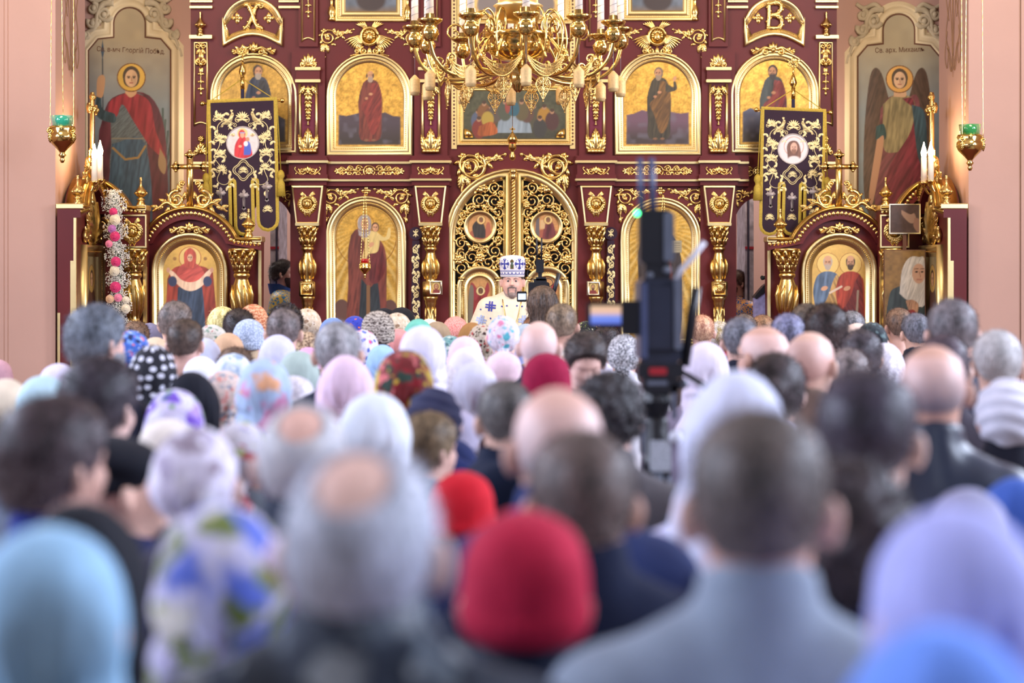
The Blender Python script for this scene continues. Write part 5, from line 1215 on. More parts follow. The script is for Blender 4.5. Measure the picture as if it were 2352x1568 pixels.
root = thing('sanctuary_lamp', P(1177, 370, 17.1), 'small covered gilt lamp with a cross on its lid above the royal doors', 'lamp')
b_ = MB(17.1); b_.lathe([(2, 303), (5, 308), (11, 316), (12, 322), (10, 324), (8, 330), (10, 338), (7, 344), (4, 346), (4, 352), (7, 357), (7, 363), (3, 368)], 1177, 0, 0, 16); b_.build('bowl', BRASS, root)
b_ = MB(17.1); b_.box(1175.5, 1178.5, 291, 306, -1, 1); b_.box(1171, 1183, 295, 298, -1, 1); b_.build('lid_cross', BRASS, root, False)
b_ = MB(17.1); b_.lathe([(8.5, 324), (8.8, 330)], 1177, 0, 0, 16); b_.build('ruby_band', RUBY, root)
b_ = MB(17.1); b_.tube([(1177, 292, 0), (1177, -160, 0)], 0.8, 5); b_.build('chain', BRASS, root)
# ================================================================ candles before the corner cases
FLAME = emit('candle_flame', (255, 214, 150), 40)
def candle_stand(cx, y0, y1, d, lab, fl=1):
    root = thing('candle_bracket', P(cx, y1+12, d), lab, 'candle')
    b_ = MB(d); e = CX+(3.81 if cx > CX else -3.81)*F/d; b_.tube(catmull([(cx, y1+6, 0), (cx+(e-cx)*0.3, y1+26, 0), (cx+(e-cx)*0.7, y1+24, 0), (e, y1+12, 0)], 5), 3, 8); b_.build('bracket_arm', BRASS, root)
    b_ = MB(d); b_.lathe([(3, y1+12), (10, y1+4), (12, y1), (9, y1+1)], cx, 0, 0, 14); b_.build('drip_pan', BRASS, root)
    b_ = MB(d); b_.lathe([(7, y1), (6.5, y0), (5, y0-2)], cx, 0, 0, 12); b_.build('candle', WAX, root)
    b_ = MB(d); b_.lathe([(0.6, y0-36), (3, y0-26), (7, y0-12), (6, y0-4), (1.5, y0)], cx, 0, 0, 10); f_ = b_.build('flame', FLAME, root)
    l = bpy.data.lights.new('flame_light', 'POINT'); l.energy = 5; l.color = (1, 0.72, 0.4); l.shadow_soft_size = 0.03; lo = bpy.data.objects.new('flame_light', l); COL.objects.link(lo); lo.parent = root; lo.location = P(cx, y0-34, d)-P(cx, y1+12, d)
candle_stand(230, 358, 412, 16.3, 'lit ivory candle on a bracket beside the left pier, the taller of two'); candle_stand(217, 366, 416, 16.15, 'lit ivory candle half hidden behind the carving of the left pier case')
candle_stand(2122, 362, 418, 16.3, 'lit ivory candle on a bracket beside the right pier, inner of two'); candle_stand(2138, 360, 414, 16.15, 'lit ivory candle beside the right pier, touching the carved case crest')
# ================================================================ the chandelier
DC = 13.0; KC = DC/F
cl = P(1190, 78, DC); ch = thing('chandelier', cl, 'large gilded chandelier with twelve candle arms, lace swags and filigree pendants', 'chandelier')
def CM(ang=0.0):
    """frame: u radial (px), v down from the ring line, w tangential"""
    a = R(ang); k = KC; e = (sin(a), -cos(a), 0); t = (cos(a), sin(a), 0)
    return np.array([[k*e[0], 0, k*t[0], cl.x], [k*e[1], 0, k*t[1], cl.y], [0, -k, 0, cl.z], [0, 0, 0, 1.0]])
b_ = MB(T=CM()); b_.lathe([(40, 60), (58, 52), (70, 40), (74, 26), (72, 12), (80, 8), (82, 2), (78, -2), (70, 0), (66, 10), (60, 30), (30, 44)], 0, 0, 0, 36); b_.build('bowl', BRASS, ch)
b_ = MB(T=CM()); b_.lathe([(8, 60), (14, 66), (24, 70), (26, 78), (20, 84), (18, 100), (20, 112), (14, 118), (10, 128), (4, 134)], 0, 0, 0, 20, lob=10, amp=0.05); b_.build('boss', BRASS, ch)
for i in range(12):
    a = 4+30*i; b_ = MB(T=CM(a)); b_.ball(72, 34, 0, 9, None, 8, 5, 0.5, 1, 1); b_.build('boss_bead', BRASS, ch)
    if i % 2 == 0:
        b_ = MB(T=CM(a+15)); T0 = b_.T.copy(); b_.T[:3, 0], b_.T[:3, 2] = T0[:3, 2].copy(), T0[:3, 0].copy(); b_.at(0, -4, 0.72, 0, 1, 74); o_cherub_medal(b_); b_.build('gallery_cherub', GOLD, ch)
b_ = MB(T=CM()); b_.lathe([(48, -30), (52, -60), (58, -64), (46, -70), (42, -200), (50, -210)], 0, 0, 0, 24); b_.build('upper_drum', PALE, ch)
b_ = MB(T=CM()); b_.tube([(0, -200, 0), (0, -1500, 0)], 5, 8); b_.build('suspension_rod', BRASS, ch)
CREAMC = mat('ivory_candle', (226, 214, 200), 0.5, 0, 0.03); CORD = mat('grey_thread', (110, 104, 110), 0.7); TASS = mat('cream_silk', (206, 172, 116), 0.6, 0.2, 0.15, 80)
BULB = emit('candle_bulb', (255, 214, 150), 14)
def chain_links(b_, pts, r):
    b_.tube(pts, lambda t: r*(1+0.5*sin(t*len(pts)*2.1)), 5)
for i in range(12):
    a = 4+30*i; T = CM(a)
    arm = thing('candle_arm', cl); arm.parent = ch; arm.location = (0, 0, 0)
    def cb(nm, fn, m=BRASS, sm=True):
        b2 = MB(T=T); fn(b2); return b2.build(nm, m, arm, sm)
    cb('branch', lambda b2: (b2.tube(catmull([(24, 76), (70, 92), (130, 106), (186, 100), (222, 72), (237, 34), (237, 22)], 6), [5, 4.4, 5], 8), b2.at(150, 88, 1, 0, 1, 0), b2.spiral(30, 22, 14, 240, 1.4, 1, 3.2, 2), b2.spiral(-36, 6, 12, 240, 1.3, 1, 3, 2)))
    cb('candle_cup', lambda b2: b2.lathe([(6, 34), (12, 30), (17, 22), (19, 10), (14, 4), (12, -2), (22, -8), (27, -12), (27, -16), (16, -15), (10, -16), (9, -28), (7, -28)], 237, 0, 0, 22, lob=22, amp=0.04))
    cb('candle', lambda b2: (b2.lathe([(8.4, -20), (7.6, -118), (6.6, -122)], 237, 0, 0, 12, 0), b2.tube([(237+8.8*cos(t*0.36), -20-t, 8.8*sin(t*0.36)) for t in np.arange(0, 96, 2)], 0.5, 4, m=1)), [CREAMC, CORD])
    cb('bulb', lambda b2: b2.lathe([(1, -150), (4, -140), (6, -128), (4, -121)], 237, 0, 0, 10), BULB)
    if i % 2 == 0:
        l = bpy.data.lights.new('bulb_light', 'POINT'); l.energy = 9; l.color = (1, 0.76, 0.46); l.shadow_soft_size = 0.05; lo = bpy.data.objects.new('bulb_light', l); COL.objects.link(lo); lo.parent = arm
        q = T @ np.array([237, -156, 0, 1]); lo.location = Vector(q[:3])-cl
    cb('tassel_thread', lambda b2: b2.tube([(237, 34, 0), (237, 104, 0)], 0.6, 4), CORD)
    cb('tassel', lambda b2: b2.lathe([(2, 96), (10, 105), (11.5, 107), (11.5, 134), (12, 136), (10, 138), (10, 142), (6, 143)], 237, 0, 0, 16, lob=16, amp=0.05), TASS)
    # wire scroll above the branch
    cb('wire_scroll', lambda b2: b2.tube(catmull([(64, 84), (96, 70), (112, 20), (104, -30), (84, -52), (66, -34), (70, 0), (92, 30), (112, 64)], 6), 2.8, 6))
    if i % 2: cb('wire_scroll', lambda b2: (b2.at(120, 30, 1, 0, 1, 0), b2.spiral(26, 30, 24, 200, 1.3, -1, 2.8, 1.8)))
    # filigree pendant below
    for off, rr_, v0 in ((15, 168, 112), ) if i % 1 == 0 else ():
        T2 = CM(a+off); T3 = T2.copy(); T3[:3, 0], T3[:3, 2] = T2[:3, 2].copy(), T2[:3, 0].copy()
        b2 = MB(T=T3); b2.at(0, v0, 1, 0, 1, rr_)
        b2.tube([(0, 14, 0), (0, 4, 0)], 1.4, 5); b2.spiral(0, 4, 5, 0, 1, 1, 1.2, 1.2, None, 5, 1.0, False, 0)
        for q in (-1, 1):
            for (x, y, r) in ((6, -6, 6), (11, -17, 7), (7, -30, 6), (4, -41, 4.5)): b2.spiral(q*x, y, r, 90, 1.35, q, 1.5, 1.1, None, 5, z=0)
            b2.vine([(0, -2), (q*13, -10), (q*17, -22), (q*9, -38), (0, -54)], 1.4, 1.2, None, 5, 0)
        b2.vine([(0, 0), (0, -56)], 1.3, 1, None, 5, 0); b2.ball(0, -57, 0, 2, None, 6, 4)
        o_ = b2.build('filigree_pendant', GOLD, ch)
    # lace swag to the next branch
    A, B_ = CM(a), CM(a+30)
    pa = (A @ np.array([190, 62, 0, 1]))[:3]; pb = (B_ @ np.array([190, 62, 0, 1]))[:3]
    b2 = MB()
    rows = []
    for h, sag in ((0, 0.085), (0.02, 0.115), (0.04, 0.14), (0.055, 0.165)):
        rows.append([tuple(pa+(pb-pa)*t+np.array([0, 0, -4*sag*t*(1-t)])) for t in np.linspace(0.06, 0.94, 30)])
    for r_i in rows: b2.tube(r_i, lambda t: 0.0042*(1+0.5*sin(t*190)), 5)
    for k_ in range(3):
        b2.tube([rows[k_+(j % 2)][j] for j in range(30)], 0.0036, 4); b2.tube([rows[k_+((j+1) % 2)][j] for j in range(30)], 0.0036, 4)
    for j in range(0, 30): b2.ball(*rows[3][j], 0.008, None, 5, 4)
    b2.build('lace_swag', GOLD, ch)
# ================================================================ things glimpsed through the side doors
MARB = mat('grey_marbled_jamb', (176, 174, 186), 0.5, 0, 0.5, 12)
for cx, q in ((632, 1), (1722, -1)):
    root = thing('side_door', P(cx, 1020, 18.1), 'grey marbled open side door edge in the %s doorway' % ('left' if q > 0 else 'right'), 'door')
    b_ = MB(18.1); b_.box(cx-11, cx+9, 440, 1012, -150, 0); b_.build('door_leaf', [MARB], root, False)
    b_ = MB(18.1); b_.box(cx+q*3-2, cx+q*3+2, 440, 1012, 0, 2); b_.box(cx-11, cx+9, 566, 572, 0, 1.5, 1); b_.build('edge_strip', [mat('dark_blue_grey', (56, 56, 78), 0.5), mat('red_band', (170, 40, 60), 0.6)], root, False)
root = thing('lectern', P(1742, 1020, 17.3), 'slanted black lectern draped in pale violet cloth beside the right icon case', 'lectern')
b_ = MB(17.3); b_.poly([(1732, 1018), (1732, 682), (1738, 674), (1766, 668), (1770, 1018)], -20, 10); b_.build('cloth', mat('violet_cloth', (150, 146, 190), 0.8, 0, 0.3, 20), root, False)
b_ = MB(17.3); b_.poly([(1730, 682), (1752, 656), (1770, 644), (1772, 656), (1756, 670), (1734, 686)], -24, 14); b_.build('book_rest', BLACKP, root, False)
b_ = MB(17.3)
for i in range(14): a = i*2.4; b_.ball(1757+7*cos(a), 638+7*sin(a*1.3), 6*sin(a), 4, None, 6, 4)
b_.build('dark_bouquet', mat('black_green', (22, 34, 30), 0.8), root)
# ================================================================ people: shared templates (facing +y, 1.75 m tall, origin at the feet)
A3 = lambda *q: np.array(q, float)
PIV = A3(0, -0.02, 1.43)
def pitch(p, deg):
    a = R(deg); q = p-PIV
    y = q[:, 1]*cos(a)-q[:, 2]*sin(a); z = q[:, 1]*sin(a)+q[:, 2]*cos(a)
    return np.stack([q[:, 0], y, z], 1)+PIV
def skull(p):
    d = ellip(p, (0, -0.006, 1.658), (0.077, 0.098, 0.090))
    return smin(d, ellip(p, (0, -0.035, 1.63), (0.066, 0.066, 0.07)), 0.03)
JOWL = [0]
def head_sdf(p):
    d = skull(p); x = np.abs(p[:, 0]); m = np.stack([x, p[:, 1], p[:, 2]], 1)
    d = smin(d, ellip(p, (0, 0.030, 1.590), (0.056, 0.066, 0.072)), 0.03)
    if JOWL[0]: d = smin(d, ellip(p, (0, 0.022, 1.582), (0.074, 0.070, 0.062)), 0.03); d = smin(d, ellip(p, (0, 0.030, 1.522), (0.058, 0.056, 0.040)), 0.03)
    d = smin(d, ellip(m, (0.036, 0.055, 1.603), (0.024, 0.026, 0.026)), 0.02)
    d = smin(d, ellip(p, (0, 0.074, 1.662), (0.052, 0.020, 0.012)), 0.016)
    d = smin(d, cone(p, (0, 0.088, 1.650), (0, 0.110, 1.612), 0.007, 0.0125), 0.010)
    d = smin(d, ellip(m, (0.011, 0.099, 1.609), (0.009, 0.011, 0.008)), 0.006)
    d = smax(d, -ellip(m, (0.031, 0.100, 1.641), (0.019, 0.016, 0.010)), 0.012)
    d = smin(d, ellip(m, (0.031, 0.076, 1.640), (0.0125, 0.0125, 0.0115)), 0.003)
    d = smin(d, ellip(p, (0, 0.090, 1.575), (0.024, 0.012, 0.0075)), 0.008); d = smin(d, ellip(p, (0, 0.088, 1.563), (0.020, 0.012, 0.007)), 0.006)
    d = smax(d, -ellip(p, (0, 0.103, 1.5695), (0.022, 0.008, 0.0022)), 0.003)
    d = smin(d, ellip(p, (0, 0.080, 1.536), (0.022, 0.018, 0.017)), 0.018)
    e = ellip(m, (0.088+0.0, -0.012, 1.622), (0.015, 0.014, 0.034)); e = smin(e, ellip(m, (0.094, -0.020, 1.628), (0.011, 0.012, 0.026)), 0.006); e = smax(e, -ellip(m, (0.100, 0.000, 1.626), (0.009, 0.010, 0.020)), 0.006)
    d = smin(d, e, 0.008)
    return smin(d, cone(p, (0, -0.030, 1.42), (0, -0.014, 1.575), 0.067, 0.061), 0.028)
SH, EL, WR = A3(0.200, -0.015, 1.365), A3(0.245, -0.035, 1.10), A3(0.225, 0.10, 0.935)
def body_sdf(p, bow=0):
    d = np.full(len(p), 9.0); up = p[:, 2] > 1.34
    m = np.stack([np.abs(p[:, 0]), p[:, 1], p[:, 2]], 1)
    d = ellip(p, (0, 0, 1.20), (0.165, 0.105, 0.24)); d = smin(d, ellip(p, (0, 0, 0.97), (0.155, 0.115, 0.16)), 0.06)
    d = smin(d, cone(m, (0, -0.02, 1.37), (0.165, -0.02, 1.365), 0.062, 0.058), 0.05); d = smin(d, cone(m, (0.02, -0.03, 1.47), (0.13, -0.025, 1.40), 0.045, 0.04), 0.04)
    d = smin(d, cone(m, SH, EL, 0.050, 0.040), 0.03); d = smin(d, cone(m, EL, WR, 0.040, 0.026), 0.015)
    d = smin(d, cone(m, (0.09, 0, 0.90), (0.10, 0.01, 0.50), 0.085, 0.055), 0.03); d = smin(d, cone(m, (0.10, 0.01, 0.50), (0.105, -0.02, 0.09), 0.055, 0.038), 0.02)
    d = smin(d, ellip(m, (0.108, 0.05, 0.045), (0.042, 0.12, 0.042)), 0.02)
    lo = (m[:, 2] < 1.0) & (m[:, 0] > 0.12) & (m[:, 2] > 0.7)
    if lo.any():
        q = m[lo]; hd = ellip(q, (0.215, 0.142, 0.885), (0.020, 0.042, 0.048)); h2 = np.full(len(q), 9.0)
        for i, (yo, L) in enumerate(((0.172, 0.07), (0.152, 0.08), (0.132, 0.075), (0.113, 0.06))):
            a = A3(0.213, yo, 0.855); b = a+A3(-0.010, 0.012, -L*0.55); c = b+A3(-0.022, 0.0, -L*0.42); hd = smin(hd, np.minimum(cone(q, a, b, 0.0095, 0.009), cone(q, b, c, 0.009, 0.0075)), 0.004)
        a = A3(0.208, 0.178, 0.90); b = a+A3(-0.02, 0.026, -0.022); hd = smin(hd, np.minimum(cone(q, a, b, 0.012, 0.010), cone(q, b, b+A3(-0.016, 0.006, -0.026), 0.010, 0.008)), 0.006)
        d[lo] = smin(d[lo], hd, 0.012)
    if up.any():
        q = pitch(p[up], bow) if bow else p[up]; d[up] = smin(d[up], head_sdf(q), 0.02)
    return d
def tmpl(name, f, lo, hi, h, mats=1, proj=3):
    V_, F_ = nets(f, lo, hi, h, proj); return mesh_of(name, V_, F_, [None]*mats)
BODY = {0: tmpl('body', lambda p: body_sdf(p, 0), (-0.31, -0.16, -0.02), (0.31, 0.26, 1.78), 0.0115), 30: tmpl('body_bowed_low', lambda p: body_sdf(p, 30), (-0.31, -0.16, -0.02), (0.31, 0.34, 1.78), 0.0115), 16: tmpl('body_bowed', lambda p: body_sdf(p, 16), (-0.31, -0.16, -0.02), (0.31, 0.30, 1.78), 0.0115)}
def wrinkle(p, a=0.004, f=1.0, ph=0.0):
    x, y, z = p[:, 0], p[:, 1], p[:, 2]
    return a*(0.6*np.sin(17*(0.8*x+0.6*z)+4*np.sin(6*z+3*x)+2*np.sin(9*y))*np.sin(5*z+7*np.abs(x)+1)+0.5*np.sin(13*(z-0.5*np.abs(x))+5*np.sin(4*x-5*y+1))*np.sin(9*x+2*np.sin(7*z)))
def coat_sdf(p, kind='coat'):
    m = np.stack([np.abs(p[:, 0]), p[:, 1], p[:, 2]], 1); t = 0.0 if kind == 'coat' else (-0.012 if kind == 'shirt' else 0.012)
    d = ellip(p, (0, -0.005, 1.20), (0.205, 0.138, 0.29)); d = smin(d, cone(m, (0, -0.02, 1.37), (0.165, -0.02, 1.36), 0.085, 0.078), 0.06)
    q = p*A3(1, 1.35, 1); d = smin(d, cone(q, (0, 0, 1.0), (0, 0, 0.62), 0.19, 0.235)*0.8, 0.06)
    d = smin(d, cone(m, (0.03, -0.03, 1.455), (0.14, -0.025, 1.395), 0.06, 0.052), 0.05)
    d = smin(d, cone(m, SH, EL, 0.070, 0.058), 0.035); d = smin(d, cone(m, EL, WR, 0.058, 0.046), 0.02)
    if kind == 'hood':
        h = ellip(p, (0, -0.115, 1.43), (0.125, 0.062, 0.085)); d = smin(d, h, 0.03)
        d = smin(d, ellip(p, (0, -0.055, 1.475), (0.105, 0.085, 0.04)), 0.02)
    c = cone(p, (0, -0.030, 1.40), (0, -0.014, 1.548 if kind != 'shirt' else 1.495), 0.094, 0.076 if kind != 'shirt' else 0.070)
    c = smax(c, p[:, 2]-(1.545 if kind != 'shirt' else 1.488)+0.35*(p[:, 1]+0.02), 0.008); d = smin(d, c, 0.018)
    d = smax(d, 0.60-p[:, 2], 0.01)
    return d-t+wrinkle(p, 0.010, 1.0)
COATS = {k: tmpl(k, lambda p, k=k: coat_sdf(p, k), (-0.36, -0.24, 0.56), (0.36, 0.24, 1.56), 0.0165) for k in ('coat', 'shirt', 'hood')}
def legs_sdf(p):
    m = np.stack([np.abs(p[:, 0]), p[:, 1], p[:, 2]], 1); d = smin(ellip(p, (0, 0, 0.92), (0.165, 0.125, 0.12)), cone(m, (0.095, 0, 0.88), (0.108, 0, 0.07), 0.10, 0.068), 0.03)
    return smin(d, ellip(m, (0.11, 0.055, 0.045), (0.054, 0.14, 0.05)), 0.01)
TROUSERS = tmpl('trousers', legs_sdf, (-0.22, -0.16, -0.02), (0.22, 0.24, 1.0), 0.022)
# ---- hair
def strands(V_, F_, n, L, comb, seed=1, wd=0.0011, up=0.55):
    g = np.random.default_rng(seed); tri = V_[F_[:, :3]]; nr = np.cross(tri[:, 1]-tri[:, 0], tri[:, 2]-tri[:, 0]); ln = np.linalg.norm(nr, axis=1, keepdims=True)+1e-12; nr /= ln
    i = g.choice(len(F_), n, p=(ln[:, 0]/ln.sum())); bpt = V_[F_[i]].mean(1)+g.normal(0, 0.003, (n, 3)); nn = nr[i]
    c = comb(bpt)+g.normal(0, 0.35, (n, 3)); dr = nn*up+c; dr /= np.linalg.norm(dr, axis=1, keepdims=True); sd = np.cross(dr, nn+g.normal(0, 0.3, (n, 3))); sd /= np.linalg.norm(sd, axis=1, keepdims=True)+1e-9
    LL = L*g.uniform(0.6, 1.2, (n, 1)); vs_ = np.stack([bpt-sd*wd-nn*0.002, bpt+sd*wd-nn*0.002, bpt+dr*LL], 1).reshape(-1, 3)
    return vs_, np.arange(3*n).reshape(-1, 3)
def hair_tmpl(name, f, lo, hi, h, n, L, comb, seed=1, up=0.55, wd=0.0012):
    V_, F_ = nets(f, lo, hi, h); sv, sf = strands(V_, F_, n, L, comb, seed, wd, up)
    return mesh_of(name, np.r_[V_, sv], [tuple(q) for q in F_.tolist()]+[tuple(q) for q in (sf+len(V_)).tolist()], [None])
def zmin_short(p, back=1.575, side=1.640):
    return np.interp(p[:, 1], [-0.10, -0.06, -0.03, 0.0, 0.03, 0.06, 0.085, 0.11], [back, back+0.008, side-0.02, side, side+0.022, 1.690, 1.722, 1.76])
def lump(p, a, f): return a*np.sin(f*p[:, 0]+1.3*np.sin(f*0.7*p[:, 2]))*np.sin(f*p[:, 1]+0.7)*np.sin(f*p[:, 2]+1.1)
def earcut(p, d):
    m = np.stack([np.abs(p[:, 0]), p[:, 1], p[:, 2]], 1); return smax(d, -ellip(m, (0.088, 0.0, 1.618), (0.02, 0.03, 0.042)), 0.006)
def h_short(p): return earcut(p, smax(skull(p)-0.0035-0.014*np.clip((p[:, 2]-1.62)/0.10, 0, 1), (zmin_short(p)-p[:, 2])*0.8, 0.01))+lump(p, 0.0015, 90)
def h_full(p): return smax(skull(p)-0.020-0.012*np.clip((p[:, 2]-1.64)/0.1, 0, 1), (zmin_short(p, 1.555, 1.612)-p[:, 2])*0.8, 0.012)+lump(p, 0.003, 60)
def h_curly(p): return smax(skull(p)-0.024, (zmin_short(p, 1.55, 1.60)-p[:, 2])*0.8, 0.012)+lump(p, 0.010, 95)
def h_bald(p): return smax(smax(skull(p)-0.008, (zmin_short(p, 1.57, 1.63)-p[:, 2])*0.8, 0.01), -ellip(p, (0, -0.072, 1.738), (0.046, 0.056, 0.056)), 0.012)+lump(p, 0.001, 90)
def h_ring(p): return smax(smax(skull(p)-0.0022, (zmin_short(p, 1.57, 1.63)-p[:, 2])*0.8, 0.003), p[:, 2]-1.72, 0.003)
def h_long(p):
    d = smax(skull(p)-0.018, -ellip(p, (0, 0.12, 1.62), (0.066, 0.085, 0.085)), 0.012)
    c = cone(p*A3(1, 1.25, 1), (0, -0.045, 1.64), (0, -0.085, 1.36), 0.088, 0.075); c = smax(c, -(p[:, 1]*-1+0.035), 0.02); d = smin(d, c, 0.03)
    return smax(d, 1.33-p[:, 2], 0.01)+0.004*np.sin(120*np.arctan2(p[:, 0], -p[:, 1]-0.0)/6)
def h_bun(p): return smin(h_full(p), ellip(p, (0, -0.125, 1.66), (0.042, 0.038, 0.042)), 0.012)
CB_DOWN = lambda b: np.tile(A3(0, -0.3, -0.9), (len(b), 1)); CB_BACK = lambda b: np.stack([b[:, 0]*2, -0.5-0*b[:, 0], -0.3-(b[:, 2] < 1.68)*0.5], 1); CB_UP = lambda b: np.zeros_like(b)
HB = ((-0.13, -0.19, 1.50), (0.13, 0.13, 1.81))
HAIR = {'short': hair_tmpl('short_hair', h_short, *HB, 0.0085, 2600, 0.012, CB_BACK), 'full': hair_tmpl('full_hair', h_full, *HB, 0.009, 2600, 0.022, CB_BACK, 2), 'curly': hair_tmpl('curly_hair', h_curly, *HB, 0.008, 2600, 0.016, CB_UP, 3, 0.8, 0.002),
        'balding': hair_tmpl('balding_hair', h_bald, *HB, 0.0085, 1800, 0.012, CB_BACK, 4), 'ring': hair_tmpl('cropped_hair', h_ring, *HB, 0.007, 900, 0.003, CB_BACK, 5),
        'long': hair_tmpl('long_hair', h_long, (-0.15, -0.21, 1.30), (0.15, 0.12, 1.81), 0.010, 3000, 0.05, CB_DOWN, 6, 0.15), 'bun': hair_tmpl('hair_with_bun', h_bun, *HB, 0.009, 2400, 0.02, CB_BACK, 7)}
# ---- headgear
def sfold(p, a, ph):
    """cloth gathered towards the nape, hanging folds below"""
    an = np.arctan2(p[:, 0], -p[:, 1]-0.01); lowr = np.clip((1.66-p[:, 2])/0.14, 0.0, 1)
    fi = np.arctan2(p[:, 0], p[:, 2]-1.545); rad = np.hypot(p[:, 0], p[:, 2]-1.545); bk = np.clip((-p[:, 1]+0.02)/0.06, 0, 1)
    g = np.sin(8*fi+1.7*np.sin(2*fi+ph)+ph*3)*np.clip(1-np.abs(rad-0.07)/0.10, 0, 1)*bk*1.1
    return a*(lowr*(0.8*np.sin(8*an+10*p[:, 2]+2*np.sin(11*p[:, 2]+ph)+ph)+0.5*np.sin(15*an-18*p[:, 2]+ph*2))+g+0.25*np.sin(24*p[:, 2]+9*np.sin(3*an+ph)))
def s_drape(p, ph=0.0, off=0.017, wide=0.0, a=0.005):
    d = skull(p)-off; d = smin(d, ellip(p, (0, 0.02, 1.60), (0.074, 0.085, 0.085)), 0.03)
    q = p*A3(1, 1.15, 1); d = smin(d, smin(cone(q, (0, -0.02, 1.60), (0, -0.035, 1.50), 0.088+wide*0.5, 0.092+wide*0.5), cone(q, (0, -0.04, 1.50), (0, -0.06, 1.38), 0.088, 0.15+wide), 0.05), 0.04)
    d = smax(d, -ellip(p, (0, 0.135, 1.625), (0.062, 0.085, 0.088)), 0.01); d = smax(d, 1.365-p[:, 2], 0.01)
    return d+sfold(p, a, ph)
def s_hood(p, ph=0.0):
    d = smin(skull(p)-0.026, ellip(p, (0, -0.03, 1.70), (0.070, 0.085, 0.085)), 0.03)
    q = p*A3(1, 1.0, 1); d = smin(d, cone(q, (0, -0.02, 1.62), (0, -0.05, 1.38), 0.105, 0.165), 0.05)
    d = smax(d, -ellip(p, (0, 0.14, 1.62), (0.066, 0.09, 0.095)), 0.01); d = smax(d, 1.33-p[:, 2], 0.01)
    return d+sfold(p, 0.007, ph)
def s_tied(p, ph=0.0):
    d = skull(p)-0.015; lim = np.interp(p[:, 1], [-0.10, -0.05, 0.0, 0.05, 0.1], [1.545, 1.552, 1.585, 1.66, 1.715]); d = smax(d, (lim-p[:, 2])*0.85, 0.008)
    m = np.stack([np.abs(p[:, 0]), p[:, 1], p[:, 2]], 1)
    d = smin(d, ellip(p, (0, -0.098, 1.565), (0.030, 0.024, 0.020)), 0.012); d = smin(d, cone(m*A3(1, 1.6, 1), (0.014, -0.165, 1.555), (0.036, -0.17, 1.445), 0.016, 0.032), 0.008); d = smin(d, ellip(p, (0, -0.088, 1.50), (0.055, 0.012, 0.07)), 0.014)
    return d+sfold(p, 0.005, ph)
def s_beanie(p):
    lim = np.interp(p[:, 1], [-0.1, 0.0, 0.1], [1.585, 1.60, 1.675]); d = smax(skull(p)-0.020-0.012*np.clip((p[:, 2]-1.66)/0.09, 0, 1), lim-p[:, 2], 0.012)
    bnd = smax(skull(p)-0.027, np.abs(p[:, 2]-lim-0.022)-0.022, 0.008); return smin(d, bnd, 0.006)+0.0016*np.sin(46*np.arctan2(p[:, 0], -p[:, 1]))
def s_beret(p):
    q = p-A3(0.008, -0.03, 1.708); z = q[:, 2]+0.18*q[:, 0]+0.15*q[:, 1]; e = np.stack([q[:, 0], q[:, 1], z], 1); d = ellip(e, (0, 0, 0.01), (0.098, 0.108, 0.046))
    bnd = smax(skull(p)-0.012, np.abs(p[:, 2]-1.662-0.25*(p[:, 1]))-0.018, 0.006); return smin(d, bnd, 0.02)
def s_wrap(p):
    d = smax(skull(p)-0.026, (np.interp(p[:, 1], [-0.10, 0.0, 0.1], [1.545, 1.575, 1.70])-p[:, 2])*0.85, 0.012); d = smin(d, ellip(p, (0, -0.10, 1.66), (0.05, 0.035, 0.05)), 0.03)
    return d+0.004*np.sin(120*(p[:, 2]+0.35*p[:, 1])+2*np.sin(20*p[:, 0]))
SB = ((-0.26, -0.26, 1.31), (0.26, 0.17, 1.84))
GEAR = {}
for i in range(3): GEAR['scarf%d' % i] = tmpl('headscarf', lambda p, i=i: s_drape(p, i*2.1, 0.017+0.003*i, 0.012*i, 0.005+0.001*i), *SB, 0.0105)
for i in range(2): GEAR['tied%d' % i] = tmpl('tied_kerchief', lambda p, i=i: s_tied(p, i*1.7), (-0.14, -0.2, 1.38), (0.14, 0.15, 1.82), 0.009)
GEAR['hood'] = tmpl('hooded_shawl', lambda p: s_hood(p, 0.6), *SB, 0.0115)
GEAR['beanie'] = tmpl('knitted_hat', s_beanie, (-0.15, -0.17, 1.54), (0.15, 0.17, 1.83), 0.008); GEAR['beret'] = tmpl('beret', s_beret, (-0.17, -0.2, 1.60), (0.17, 0.18, 1.82), 0.009); GEAR['wrap'] = tmpl('wrapped_scarf', s_wrap, (-0.15, -0.2, 1.50), (0.15, 0.16, 1.83), 0.009)
def s_cap(p): return smax(s_drape(p, 0.4, 0.02, -0.02, 0.003), 1.478-p[:, 2], 0.01)
GEAR['cowl'] = tmpl('knitted_cowl', s_cap, *SB, 0.0105)
GNAME = {'cowl': 'knitted_hood', 'scarf': 'headscarf', 'tied': 'kerchief', 'hood': 'hooded_shawl', 'beanie': 'knitted_hat', 'beret': 'beret', 'wrap': 'wrapped_scarf'}
